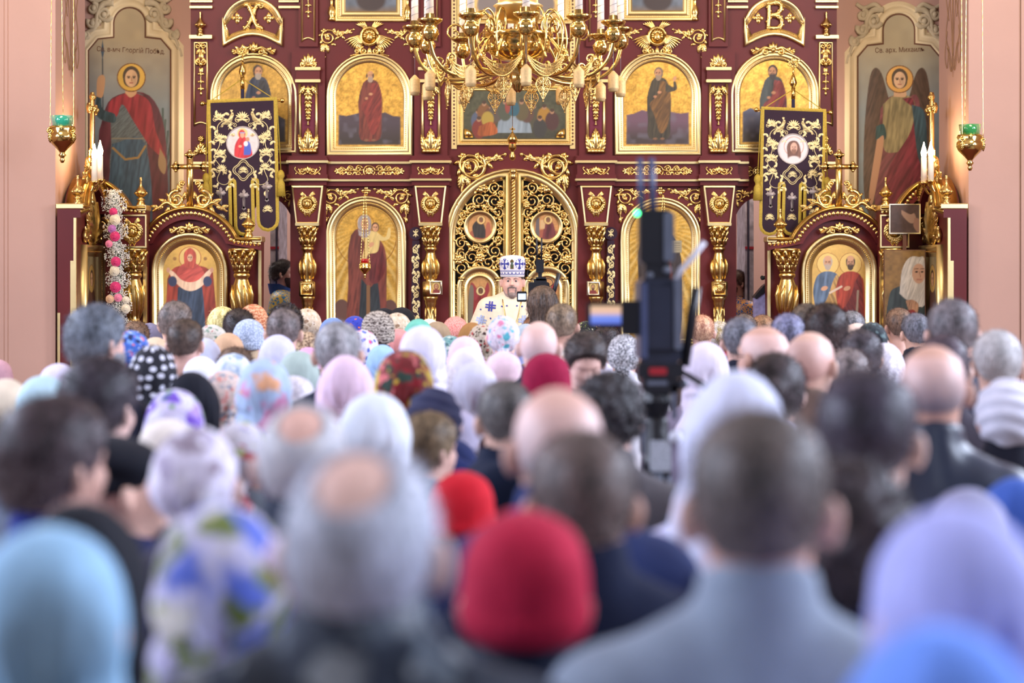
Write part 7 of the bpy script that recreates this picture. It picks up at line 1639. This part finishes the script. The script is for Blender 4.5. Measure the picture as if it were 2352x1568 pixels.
(1232, 723, 50, 'full', (124, 88, 60), 'coat', (110, 90, 80), 0, 0, 'auburn head directly under the video photographer'),
(986, 731, 46, 'scarf0', (228, 216, 206), 'coat', (170, 160, 150), 0, 0, 'ivory headscarf right of the mint green one'),
(1004, 738, 52, 'scarf1', (160, 138, 112), 'coat', (130, 116, 100), 0, 0, 'taupe headscarf left of the glittery coral one'),
(1016, 838, 88, 'scarf2', 'lace', 'coat', (180, 178, 190), 0, 0, 'white lace headscarf right of the red and yellow floral scarf'),
(1180, 797, 62, 'scarf0', (150, 166, 220), 'coat', (120, 130, 180), 0, 0, 'periwinkle headscarf behind the pale pink knitted hat'),
(1208, 742, 52, 'scarf0', (166, 180, 190), 'coat', (130, 140, 150), 0, 0, 'pale grey-blue headscarf left of the pink bald man'),
(1372, 800, 66, 'scarf0', (226, 220, 234), 'coat', (220, 214, 226), 0, 0, 'small white headscarf right of the bowed young man'),
]
def basekind(k): return k.rstrip('0123456789')
def solve(q):
    x, yt, w_, k = q[0], q[1], q[2], basekind(q[3]); Wd, H = W_OF[k], H_OF[k]
    h = CZ/(1+(yt-HY)*Wd/(H*w_)); s_ = w_/(Wd*h/H); return F/s_
N = len(Q); dd = np.array([solve(q) for q in Q]); d0 = dd.copy(); tx = np.array([(q[0]-CX)/F for q in Q]); yt = np.array([q[1] for q in Q], float)
dd = np.minimum(dd, 12.7)-0.004*(np.arange(N) % 17)
TB = np.sign(np.arange(N)[:, None]-np.arange(N)[None, :]); lo_, hi_ = np.maximum(np.minimum(d0*0.72, 10.6), 1.7), np.minimum(d0*1.3, 12.7)
for x_, y_, d_ in ((300, 983, 4.0), (1948, 1050, 2.72), (1992, 852, 3.28), (192, 1146, 2.85), (128, 908, 3.45), (1742, 943, 2.35), (1690, 846, 3.75), (1400, 852, 5.08)):
    k_ = [i for i, q in enumerate(Q) if q[0] == x_ and q[1] == y_][0]; lo_[k_] = hi_[k_] = dd[k_] = d_     # who stands before whom, as the overlaps show
for it in range(2500):
    X = tx*dd; dx = np.abs(X[:, None]-X[None, :]); dy = dd[:, None]-dd[None, :]; need = 0.34*np.sqrt(np.clip(1-(dx/0.44)**2, 0, 1)); ov = need-np.abs(dy)
    np.fill_diagonal(ov, -1); push = np.where((ov > 0) & (need > 0), ov*np.where(dy == 0, TB, np.sign(dy)), 0).sum(1)*0.22
    kx = 0.36*np.sqrt(np.clip(1-((X-0.2)/0.44)**2, 0, 1)); ko = kx-np.abs(dd-12.2); push += np.where((ko > 0) & (kx > 0), -ko*0.3, 0)
    kx = 0.42*np.sqrt(np.clip(1-((X-0.46)/0.40)**2, 0, 1)); ko = kx-np.abs(dd-5.8); push += np.where((ko > 0) & (kx > 0), ko*0.3*np.sign(dd-5.8), 0)
    dd = np.clip(dd+push+(0.004 if it < 2000 else 0.0)*(d0-dd), lo_, hi_)
GROUP = 'worshippers standing in the nave'
def head_child(name, me, root, m, bow, turn=0.0):
    o = inst(name, me, root, m)
    if bow:
        M = Matrix.Translation(Vector(PIV)) @ Matrix.Rotation(-R(bow), 4, 'X') @ Matrix.Translation(-Vector(PIV)); o.location = M.to_translation(); o.rotation_euler = M.to_euler()
    return o
ppl = []
for i, (x, yt_, w_, kind, cm, ck, cc, yaw, bow, lab) in enumerate(Q):
    k = basekind(kind); d = dd[i]; hgt = CZ-(yt_-HY)*d/F; s_ = hgt/(H_OF[k]-(0.04 if bow >= 20 else 0.014 if bow >= 10 else 0)); bow = 30 if bow >= 20 else 16 if bow >= 10 else 0
    root = thing('person', ((x-CX)*d/F, d, 0.0), lab, 'person', GROUP, None, R(yaw), s_)
    if 'facing' in lab and yaw > 90: root.rotation_euler = (0, 0, R(yaw))
    inst('body', BODY[bow], root, SK[i % 4])
    cmat = {'camo': CAMO, 'leather': LEATHER}.get(cc) if isinstance(cc, str) else f_(cc)
    lift = {836: 0.055, 1205: 0.055, 1742: 0.02, 1335: 0.035, 697: 0.03, 1280: 0.03}.get(x, 0.03 if k in ('beanie', 'wrap') else 0.0)
    inst('shirt' if ck == 'shirt' else 'coat', COATS[ck], root, cmat).location.z = lift
    inst('trousers', TROUSERS, root, PANTS if k in HAIR or k == 'bald' else SKIRT)
    if k in HAIR:
        head_child('hair', HAIR[k], root, cropmat(cm) if k == 'ring' else hairmat(cm, (210, 206, 206) if cm[0] > 170 and k != 'long' else None, k in ('short', 'full', 'balding')), bow)
    elif k != 'bald':
        head_child(GNAME[k], GEAR[kind], root, FL[cm] if isinstance(cm, str) else f_(cm), bow)
    ppl.append(root)
# the grey beard, glasses and the woman's face details
def mini(name, fn, root, m, T=None):
    b_ = MB(); fn(b_); me_o = b_.build(name, m, None, True); me_o.parent = root; return me_o
def beard_tmpl(full=1.0, n=1500, low=1.525):
    def f(p):
        d = ellip(p, (0, 0.036, 1.580), (0.066, 0.074, 0.078)); d = smin(d, ellip(p, (0, 0.072, 1.53), (0.036, 0.034, 0.036+0.02*full)), 0.03)
        top = np.interp(np.abs(p[:, 0]), [0, 0.018, 0.03, 0.05, 0.066], [1.560, 1.560, 1.585, 1.60, 1.64]); d = smax(d, p[:, 2]-top, 0.006)
        d = smax(d, -ellip(p, (0, -0.03, 1.5), (0.09, 0.075, 0.2)), 0.01)
        mo = ellip(np.stack([np.abs(p[:, 0]), p[:, 1], p[:, 2]], 1), (0.016, 0.096, 1.5905-0.0), (0.020, 0.010, 0.0065)); return smin(d, mo, 0.004)
    V_, F_ = nets(f, (-0.09, -0.02, 1.44), (0.09, 0.15, 1.66), 0.006); sv, sf = strands(V_, F_, n, 0.014, lambda b: np.tile(A3(0, 0.2, -0.9), (len(b), 1)), 9, 0.0009, 0.3)
    return mesh_of('beard', np.r_[V_, sv], [tuple(q) for q in F_.tolist()]+[tuple(q) for q in (sf+len(V_)).tolist()], [None])
BEARD = beard_tmpl()
by = {q[9]: r_ for q, r_ in zip(Q, ppl)}
inst('beard', BEARD, by[Q[0][9]], hairmat((120, 124, 130)))
gl = by['bald man with glasses turned to the left']
mini('glasses', lambda b_: [b_.tube([(q*0.031+0.022*cos(a), 0.112, 1.638+0.017*sin(a)) for a in np.linspace(0, 2*pi, 17)[:-1]], 0.0018, 5, closed=True) or b_.tube([(q*0.053, 0.110, 1.64), (q*0.082, 0.03, 1.642), (q*0.087, -0.01, 1.64)], 0.002, 5) for q in (-1, 1)]+[b_.tube([(-0.009, 0.114, 1.642), (0.009, 0.114, 1.642)], 0.0016, 5)], gl, BLACKP)
def eyes(root, m=None):
    for q in (-1, 1):
        mini('eye', lambda b_: (b_.ball(q*0.031, 0.0790, 1.640, 0.0112, 0, 12, 8), b_.ball(q*0.031, 0.0882, 1.6395, 0.0066, 1, 10, 6, 1, 0.5, 1)), root, [mat('eye_white', (176, 158, 150), 0.2), mat('eye_iris', (46, 40, 40), 0.2)])
for nm in ('woman in a black beret seen in profile facing right', 'dark-haired young man facing back with bowed head', Q[0][9]): eyes(by[nm])
# ================================================================ clergy
FINE = tmpl('body_fine', lambda p: body_sdf(p, 0), (-0.31, -0.16, -0.02), (0.31, 0.26, 1.78), 0.0085)
def robe_sdf(p):
    m = np.stack([np.abs(p[:, 0]), p[:, 1], p[:, 2]], 1); d = ellip(p, (0, 0, 1.2), (0.215, 0.15, 0.3)); d = smin(d, cone(m, (0, -0.015, 1.375), (0.165, -0.015, 1.355), 0.088, 0.085), 0.06)
    d = smin(d, cone(m, (0.03, -0.03, 1.45), (0.14, -0.02, 1.39), 0.06, 0.055), 0.05)
    q = p*A3(1, 1.25, 1); d = smin(d, cone(q, (0, 0, 1.1), (0, 0, 0.12), 0.20, 0.33)*0.85, 0.08); d = smin(d, cone(m, SH, (0.31, -0.01, 1.02), 0.085, 0.115), 0.05); d = smin(d, cone(m, (0.29, 0, 1.06), WR+A3(0.02, 0, 0), 0.10, 0.085), 0.04)
    c = smax(cone(p, (0, -0.02, 1.40), (0, -0.012, 1.50), 0.086, 0.070), p[:, 2]-1.482, 0.006); d = smin(d, c, 0.02)
    an = np.arctan2(p[:, 0], p[:, 1]); return smax(d, 0.06-p[:, 2], 0.01)+0.006*np.sin(9*an+2*np.sin(5*p[:, 2]))*np.clip((1.3-p[:, 2])/0.5, 0, 1)
RV, RF = nets(robe_sdf, (-0.46, -0.36, 0.02), (0.46, 0.36, 1.56), 0.0155); ROBE = mesh_of('vestment', RV, RF, [None])
RBVH = BVHTree.FromPolygons([Vector(v) for v in RV.tolist()], RF.tolist())
def hug(shape, cx, cz, front=1, off=0.003, sc=1.0, bvh=RBVH, rot=0.0):
    """lay a flat outline on the front of the vestment"""
    out = []
    for x, z in shape:
        xx, zz = cx+(x*cos(rot)-z*sin(rot))*sc, cz+(x*sin(rot)+z*cos(rot))*sc; hit = bvh.ray_cast(Vector((xx, front*0.8, zz)), Vector((0, -front, 0)))
        out.append((xx, (hit[0].y if hit[0] else front*0.1)+front*off, zz))
    return out
def brocade(name, base, gold, c3, scale=34):
    nm = 'brocade_'+name; t = NT(nm); t.set(0.55, 0, 0.4); v = t.node('ShaderNodeTexVoronoi', feature='DISTANCE_TO_EDGE'); v.inputs['Scale'].default_value = scale; n = t.noise(scale*0.6, 3); ad = t.node('ShaderNodeVectorMath', operation='ADD'); s_ = t.node('ShaderNodeVectorMath', operation='SCALE'); s_.inputs['Scale'].default_value = 0.04; t.link(n.outputs['Color'], s_.inputs[0]); t.link(t.coord(), ad.inputs[0]); t.link(s_.outputs[0], ad.inputs[1]); t.link(ad.outputs[0], v.inputs['Vector'])
    t.col(t.ramp(v.outputs['Distance'], [(0.0, lin(gold)), (0.10, lin(gold)), (0.14, lin(base)), (0.34, lin(base)), (0.37, lin(c3))])); return t.m
IVSILK = mat('ivory_brocade', (226, 208, 178), 0.6, 0, 0.08, 40, 0.08, 120)
# ---- the bishop
DB = 14.3; bz = 0.25
bish = thing('person', P(1177, 620, DB)*1.0, 'bearded bishop in a tall white and blue mitre and ivory vestment with blue crosses', 'person'); bish.location.z = bz; bish.rotation_euler = (0, 0, R(178)); bish.scale = (0.985,)*3
JOWL[0] = 1; BBODY = tmpl('body_bishop', lambda p: body_sdf(p, 0), (-0.31, -0.16, -0.02), (0.31, 0.26, 1.78), 0.0085); JOWL[0] = 0
def bb(p):
    x = np.abs(p[:, 0]); m = np.stack([x, p[:, 1], p[:, 2]], 1); d = smin(ellip(p, (0, 0.0235, 1.581), (0.0755, 0.0715, 0.0635)), ellip(p, (0, 0.032, 1.522), (0.0595, 0.0575, 0.0415)), 0.03)
    top = np.interp(x, [0, 0.026, 0.036, 0.055, 0.074], [1.548, 1.550, 1.562, 1.580, 1.640]); d = smax(d, p[:, 2]-top, 0.004); d = smax(d, -ellip(p, (0, -0.03, 1.5), (0.09, 0.070, 0.2)), 0.006)
    return d
def bg_(p):
    m = np.stack([np.abs(p[:, 0]), p[:, 1], p[:, 2]], 1); d = ellip(p, (0, 0.086, 1.528), (0.030, 0.024, 0.027)); d = smin(d, cone(m, (0.003, 0.104, 1.5935), (0.029, 0.092, 1.585), 0.0075, 0.006), 0.004); return smin(d, cone(m, (0.030, 0.090, 1.584), (0.028, 0.086, 1.540), 0.0065, 0.008), 0.006)
def hairy(f, lo, hi, h, n, L):
    V_, F_ = nets(f, lo, hi, h); sv, sf = strands(V_, F_, n, L, lambda b: np.tile(A3(0, 0.1, -0.9), (len(b), 1)), 9, 0.0009, 0.3)
    return mesh_of('beard', np.r_[V_, sv], [tuple(q) for q in F_.tolist()]+[tuple(q) for q in (sf+len(V_)).tolist()], [None])
inst('body', BBODY, bish, mat('bishop_skin', (216, 166, 146), 0.5, 0, 0.1, 30, 0.05, 140)); inst('vestment', ROBE, bish, IVSILK).location.z = 0.055
inst('beard', hairy(bb, (-0.09, -0.02, 1.46), (0.09, 0.13, 1.66), 0.006, 1200, 0.005), bish, hairmat((132, 112, 104), (176, 152, 142))); inst('goatee', hairy(bg_, (-0.05, 0.05, 1.48), (0.05, 0.13, 1.62), 0.0045, 900, 0.007), bish, hairmat((84, 66, 56), (130, 108, 96))); inst('hair', HAIR['short'], bish, hairmat((86, 72, 62))); eyes(bish)
inst('trousers', TROUSERS, bish, PANTS)
for q in (-1, 1): mini('eyebrow', lambda b_: b_.tube([(q*0.014, 0.0945, 1.657), (q*0.030, 0.0925, 1.663), (q*0.047, 0.080, 1.659)], [0.0030, 0.0022], 5), bish, hairmat((86, 70, 60)))
BLUE = mat('royal_blue_thread', (50, 54, 140), 0.6); GREYT = mat('silver_grey_thread', (150, 158, 186), 0.5, 0.2); MIT = mat('white_mitre_silk', (224, 218, 214), 0.6, 0, 0.06, 40)
mitre_prof = [(0.093, 1.672), (0.096, 1.676), (0.096, 1.70), (0.101, 1.74), (0.104, 1.78), (0.100, 1.815), (0.088, 1.832), (0.05, 1.842), (0.006, 1.846)]
def mitre_r(z): return np.interp(z, [q[1] for q in mitre_prof], [q[0] for q in mitre_prof])
mit = mini('mitre', lambda b_: b_.add(*(lambda n: ([(r*cos(2*pi*j/n), r*1.04*sin(2*pi*j/n)+0.0, z) for r, z in mitre_prof for j in range(n)], [(i*n+j, i*n+(j+1) % n, (i+1)*n+(j+1) % n, (i+1)*n+j) for i in range(len(mitre_prof)-1) for j in range(n)]))(32)), bish, MIT)
def on_mitre(b_, pts, a0, off=0.0015, m=0):
    vs_ = []
    for ax, z in pts: r = mitre_r(z)+off; a = a0+ax; vs_.append((r*sin(a), r*1.04*cos(a), z))
    b_.add(vs_, [tuple(range(len(vs_)))], m)
def sub(name, fn, m):
    b_ = MB(); fn(b_); o = b_.build(name, m, None, True); o.parent = mit; return o
def band(b_, z0, z1, off):
    n = 40; b_.add([((mitre_r(z)+off)*sin(2*pi*j/n), (mitre_r(z)+off)*1.04*cos(2*pi*j/n), z) for z in (z0, z1) for j in range(n)], [(j, (j+1) % n, n+(j+1) % n, n+j) for j in range(n)])
sub('mitre_band', lambda b_: (band(b_, 1.690, 1.694, 0.002), band(b_, 1.716, 1.721, 0.002)), BLUE)
sub('mitre_band_pattern', lambda b_: [on_mitre(b_, [(-0.09, 1.698), (0, 1.710), (0.09, 1.698)], 2*pi*i/20) for i in range(20)], BLUE)
arm4 = lambda s_: [(-0.05*s_, 0), (-0.36*s_, 0.014), (-0.44*s_, 0.006), (-0.44*s_, -0.006), (-0.36*s_, -0.014)]
for a0 in (-0.62, 0.62, 2.2, -2.2, 1.5, -1.5):
    def cr(b_, a0=a0):
        zc = 1.775
        for q in (-1, 1):
            on_mitre(b_, [(q*0.05, zc-0.004), (q*0.05, zc+0.004), (q*0.22, zc+0.007), (q*0.34, zc+0.016), (q*0.40, zc+0.004), (q*0.40, zc-0.004), (q*0.34, zc-0.016), (q*0.22, zc-0.007)], a0)
            on_mitre(b_, [(-0.05, zc), (0.05, zc), (0.075, zc+q*0.022), (0.15, zc+q*0.036), (0.03, zc+q*0.045), (-0.03, zc+q*0.045), (-0.15, zc+q*0.036), (-0.075, zc+q*0.022)], a0)
            for r_ in (-1, 1): on_mitre(b_, [(q*0.24, zc+r_*0.024), (q*0.28, zc+r_*0.030), (q*0.32, zc+r_*0.024), (q*0.28, zc+r_*0.018)], a0)
    sub('mitre_cross', cr, BLUE)
sub('mitre_plaque', lambda b_: (on_mitre(b_, [(-0.13, 1.735), (-0.13, 1.80), (0, 1.812), (0.13, 1.80), (0.13, 1.735)], 0, 0.002), on_mitre(b_, [(-0.06, 1.742), (-0.06, 1.785), (0, 1.797), (0.06, 1.785), (0.06, 1.742)], 0, 0.003, 1)), [BRASS, mat('plaque_green', (60, 84, 60), 0.4)])
cross_o = [(-0.006, -0.034), (-0.016, -0.034), (-0.016, -0.014), (-0.036, -0.014), (-0.036, -0.005), (-0.036, 0.005), (-0.036, 0.014), (-0.016, 0.014), (-0.016, 0.034), (-0.006, 0.034), (0.006, 0.034), (0.016, 0.034), (0.016, 0.014), (0.036, 0.014), (0.036, -0.014), (0.016, -0.014), (0.016, -0.034), (0.006, -0.034)]
def stripes(cx, cz, m, front=1, sc=1.0, rot=0.0):
    """double-barred cross: two upright bars and two level ones"""
    def fn(b_):
        for a, c in ((-0.0155, -0.003), (0.003, 0.0155)):
            for z0, z1 in ((-0.038, -0.016), (-0.016, 0.016), (0.016, 0.038)): b_.add(hug([(a, z0), (c, z0), (c, z1), (a, z1)], cx, cz, front, 0.003, sc, RBVH, rot), [(0, 1, 2, 3)])
            for x0, x1 in ((-0.040, -0.016), (-0.006, 0.006), (0.016, 0.040)): b_.add(hug([(x0, a), (x1, a), (x1, c), (x0, c)], cx, cz, front, 0.0032, sc, RBVH, rot), [(0, 1, 2, 3)])
    mini('embroidered_cross', fn, bish, m).location.z = 0.055
for cx, cz, m, r_ in ((0.17, 1.385, BLUE, 0.1), (-0.17, 1.385, BLUE, -0.1), (0.095, 1.275, GREYT, 0), (-0.095, 1.275, GREYT, 0), (0.245, 1.275, GREYT, 0.3), (-0.245, 1.275, GREYT, -0.3), (0.185, 1.165, BLUE, 0), (-0.185, 1.165, BLUE, 0), (0, 1.165, BLUE, 0), (0.29, 1.16, BLUE, 0.5), (-0.29, 1.16, BLUE, -0.5), (0.1, 1.05, GREYT, 0), (-0.1, 1.05, GREYT, 0), (0.18, 0.93, BLUE, 0), (-0.18, 0.93, BLUE, 0), (0, 0.93, BLUE, 0)): stripes(cx, cz, m, 1, 1.05, r_)
def dotsf(b_):
    for cx, cz in ((0.08, 1.385), (-0.08, 1.385), (0.17, 1.29), (-0.17, 1.29), (0.25, 1.36), (-0.25, 1.36), (0.04, 1.39), (-0.04, 1.39), (0.3, 1.22), (-0.3, 1.22)): b_.add(hug([(0.007*cos(a), 0.007*sin(a)) for a in np.arange(0, 6.28, 0.8)], cx, cz), [tuple(range(8))])
mini('embroidered_dots', dotsf, bish, BLUE).location.z = 0.055
mini('pendant_chain', lambda b_: [b_.tube(hug([(q*0.075, 1.44), (q*0.07, 1.40), (q*0.055, 1.32), (q*0.035, 1.24), (q*0.012, 1.17)], 0, 0, 1, 0.006), 0.0035, 6) for q in (-1, 1)], bish, BRASS).location.z = 0.055
mini('pendant_icon', lambda b_: (b_.add([(0.052*cos(a), hug([(0, 1.13)], 0, 0)[0][1]+0.012, 1.13+0.06*sin(a)) for a in np.linspace(0, 2*pi, 25)[:-1]], [tuple(range(24))], 1), b_.tube([(0.056*cos(a), hug([(0, 1.13)], 0, 0)[0][1]+0.012, 1.13+0.064*sin(a)) for a in np.linspace(0, 2*pi, 25)[:-1]], 0.010, 6, closed=True)), bish, [SILVER, FL['darkred']]).location.z = 0.055
# ---- deacon in the left doorway, seen from the side
def cleric(x, top, d, yaw, lab, robe_m, hair_c, beard=True, floor=0.25):
    z = CZ+(HY-top)*d/F; s_ = (z-floor)/1.766; r_ = thing('person', ((x-CX)*d/F, d, floor), lab, 'person', None, None, R(yaw), s_)
    inst('body', FINE, r_, SK[3]); inst('vestment', ROBE, r_, robe_m); inst('hair', HAIR['full'], r_, hairmat(hair_c)); inst('trousers', TROUSERS, r_, PANTS); eyes(r_)
    if beard: inst('beard', BEARD, r_, hairmat(hair_c))
    return r_
dea = cleric(649, 598, 18.15, -84, 'black-haired deacon in a blue and gold brocade vestment in the left doorway', brocade('blue', (46, 108, 156), (188, 160, 74), (80, 140, 178), 30), (30, 26, 28))
mini('tied_hair', lambda b_: (b_.ball(0, -0.10, 1.60, 0.035, None, 10, 7, 0.8, 1, 1.2), b_.tube([(0, -0.11, 1.59), (0, -0.12, 1.52), (0, -0.105, 1.44)], [0.028, 0.016], 8)), dea, hairmat((30, 26, 28)))
mini('stand_collar', lambda b_: b_.lathe([(0.10, 1.44), (0.112, 1.50), (0.118, 1.535), (0.110, 1.535), (0.10, 1.49)], 0, 0, 0) if False else b_.add([((0.095+0.02*t)*1.1*cos(a), (0.095+0.02*t)*sin(a)-0.03, 1.44+0.10*t*(1-0.5*max(0, sin(a)))) for t in (0, 0.5, 1) for a in np.linspace(0, 2*pi, 25)[:-1]], [(i*24+j, i*24+(j+1) % 24, (i+1)*24+(j+1) % 24, (i+1)*24+j) for i in range(2) for j in range(24)]), dea, mat('blue_collar', (50, 90, 170), 0.5, 0, 0.2, 40))
cleric(1690, 622, 18.2, 120, 'second cleric in blue and orange brocade, half hidden in the right doorway', brocade('blue2', (40, 66, 120), (190, 130, 60), (60, 96, 150), 34), (70, 50, 40))
# ---- the video photographer and her camera
ph_ = thing('person', ((1246-CX)*12.2/F, 12.2, 0), 'video photographer with shoulder-length brown hair before the bishop', 'person', None, None, R(4), (CZ-35*12.2/F)/1.766)
inst('body', BODY[0], ph_, SK[1]); inst('coat', COATS['coat'], ph_, f_((40, 38, 44))); inst('trousers', TROUSERS, ph_, PANTS); inst('hair', HAIR['long'], ph_, hairmat((66, 50, 42), (110, 88, 74), False))
DV = 12.72
vc = thing('video_camera', P(1225, 692, DV), 'small black video camera with twin antennas and a lit fold-out screen', 'camera'); vc.location = ((1240-CX)*DV/F, DV, 0.0)
def vpart(nm, fn, m=BLACKP, sm=False, d=DV, root=None):
    b_ = MB(d); fn(b_); return b_.build(nm, m, root or vc, sm)
vpart('camera_body', lambda b_: (b_.box(1214, 1262, 648, 700, -40, 10, bev=3), b_.box(1226, 1256, 640, 650, -30, 6, bev=2)))
vpart('screen_housing', lambda b_: b_.box(1187, 1210, 669, 693, -4, 2, bev=2))
vpart('screen', lambda b_: b_.box(1190, 1208, 674, 688, 2, 2.6), emit('lcd_glow', (200, 214, 236), 0.55))
for x, y0 in ((1232.5, 546), (1244, 546)): vpart('antenna', lambda b_: b_.tube([(x, y0, 0), (x+(1 if x < 1240 else -0.5), 598, 0)], [2.2, 2.2], 8), sm=True)
vpart('transmitter', lambda b_: b_.box(1231, 1249, 596, 626, -5, 5, bev=1.5))
vpart('bracket', lambda b_: (b_.box(1236, 1245, 626, 648, -3, 3), b_.box(1231, 1254, 636, 644, -6, 6)))
vpart('microphone', lambda b_: b_.tube([(1284, 627, 0), (1274, 664, 0), (1270, 680, 0)], [5.5, 5, 3], 8), sm=True)
vpart('cable', lambda b_: b_.tube([(q[0], q[1], 2) for q in catmull([(1231, 610), (1214, 620), (1213, 634), (1232, 642), (1262, 640), (1270, 652), (1258, 660)], 6)], 0.9, 5), sm=True)
vpart('monopod', lambda b_: b_.tube([(1240, 700, -10), (1240, 1280, -10)], 4, 8), GREYP, True)
# ---- the big video rig in the middle of the crowd
DT = 5.8
rig = thing('video_rig', ((1510-CX)*DT/F, DT, 0), 'tall blurred black broadcast camera rig with antennas on a tripod', 'camera')
def rp(nm, fn, m=BLACKP, sm=False): return vpart(nm, fn, m, sm, DT, rig)
rp('transmitter', lambda b_: b_.box(1468, 1540, 482, 606, -40, 30, bev=8)); rp('transmitter_side', lambda b_: b_.box(1522, 1546, 488, 600, -30, 34, bev=4), GREYP)
SLATE = mat('slate_plastic', (70, 78, 110), 0.4)
for x in (1472, 1498): rp('antenna', lambda b_: b_.tube([(x-2, 362, 0), (x+2, 484, 0)], [7, 8], 8), SLATE, True)
rp('green_lamp', lambda b_: b_.ball(1461, 491, 34, 6), emit('green_led', (60, 255, 150), 6))
rp('neck', lambda b_: (b_.box(1480, 1540, 604, 650, -25, 25, bev=4), b_.ball(1530, 620, 25, 10, 1), b_.ball(1492, 632, 25, 8, 1)), [BLACKP, GREYP])
rp('camera_body', lambda b_: (b_.box(1468, 1562, 640, 832, -160, 40, bev=10), b_.box(1484, 1540, 656, 800, 40, 52, 0, 6)), mat('charcoal_plastic', (36, 40, 56), 0.4))
rp('side_rail', lambda b_: b_.box(1470, 1484, 650, 820, 40, 56, bev=3), SLATE); rp('side_rail', lambda b_: b_.box(1544, 1562, 640, 800, 38, 56, bev=3), GREYP)
rp('cable', lambda b_: b_.tube([(1616, 556, 10), (1590, 590, 14), (1560, 622, 16), (1548, 648, 20)], 7, 8), mat('white_cable', (206, 204, 214), 0.5), True)
rp('monitor_arm', lambda b_: b_.box(1426, 1476, 690, 770, -20, 20, bev=6)); rp('monitor_housing', lambda b_: b_.box(1348, 1442, 694, 752, -6, 8, bev=5))
def lcd():
    t = NT('monitor_glow'); g = t.node('ShaderNodeSeparateXYZ'); t.link(t.coord('Generated'), g.inputs[0]); c = t.ramp(g.outputs[2], [(0.0, lin((90, 110, 220))), (0.4, lin((120, 150, 240))), (0.62, lin((236, 190, 170))), (1.0, lin((230, 190, 150)))])
    t.col((0.02, 0.02, 0.02)); t.link(c, t.b.inputs['Emission Color']); t.b.inputs['Emission Strength'].default_value = 0.8; return t.m
rp('monitor_screen', lambda b_: b_.box(1356, 1434, 702, 744, 8, 9), lcd())
rp('microphone', lambda b_: b_.tube([(1597, 660, 20), (1588, 720, 22), (1570, 840, 24)], [11, 13, 12], 10), BLACKP, True)
rp('tripod_head', lambda b_: (b_.box(1462, 1566, 832, 866, -50, 40, bev=6), b_.box(1474, 1556, 866, 900, -40, 36, bev=6), b_.lathe([(30, 900), (36, 920), (28, 950), (22, 960)], 1508, 0, 0, 16)))
rp('tally_lamp', lambda b_: b_.box(1488, 1528, 842, 858, 40, 44, bev=3), emit('red_tally', (150, 26, 36), 0.15))
for bx in ((1484, 1530, 872, 882, 36, 40), (1540, 1552, 880, 960, 20, 36), (1470, 1482, 960, 1040, 16, 24)): rp('chrome_trim', lambda b_: b_.box(*bx, bev=2), GREYP)
rp('centre_column', lambda b_: b_.lathe([(22, 955), (28, 970), (26, 1040), (34, 1050), (34, 1090), (18, 1100), (16, 1700)], 1508, 0, 0, 14), sm=True)
rp('side_knob', lambda b_: (b_.ball(1566, 880, 20, 13), b_.tube([(1540, 880, 20), (1566, 880, 20)], 6, 8)), GREYP, True)
rp('side_knob', lambda b_: b_.ball(1548, 1000, 36, 16), mat('white_plastic', (210, 210, 222), 0.4), True)
rp('side_knob', lambda b_: b_.ball(1470, 930, 30, 12), GREYP, True)
rp('pan_handle', lambda b_: b_.tube([(1560, 850, 10), (1610, 880, 60), (1650, 930, 110)], [7, 8], 8), BLACKP, True)
rp('control_panel', lambda b_: b_.box(1490, 1538, 1008, 1078, 34, 40, bev=3), mat('pale_grey_panel', (176, 180, 190), 0.5, 0, 0.3, 90))
for a in (90, 210, 330):
    rp('tripod_leg', lambda b_: (b_.tube([(1508+20*cos(R(a)), 1060, 20*sin(R(a))), (1508+110*cos(R(a)), 1500, 110*sin(R(a))), (1508+190*cos(R(a)), 2020, 190*sin(R(a)))], [13, 10], 8)), GREYP, True)

# ---- unseen lamps added behind the screen to brighten the side doorways
for q, nm in ((-1, 'left'), (1, 'right')):
    r_ = thing('wall_sconce', (q*2.62, 17.72, 3.35), 'brass sconce behind the icon screen lighting the %s side doorway' % nm, 'lamp')
    mini('back_plate', lambda b_: b_.box(-0.06, 0.06, -0.15, -0.12, -0.1, 0.1), r_, BRASS); mini('arm', lambda b_: b_.tube([(0, -0.13, -0.04), (0, -0.04, -0.08), (0, 0, -0.03)], 0.012, 8), r_, BRASS)
    mini('bulb', lambda b_: b_.ball(0, 0, 0.02, 0.04, None, 12, 8), r_, emit('sconce_glow', (255, 230, 196), 8))
    l = bpy.data.lights.new('sconce_light', 'POINT'); l.energy = 26; l.color = (1, 0.86, 0.72); l.shadow_soft_size = 0.06; lo = bpy.data.objects.new('sconce_light', l); COL.objects.link(lo); lo.parent = r_; lo.location = (0, 0.02, -0.07)
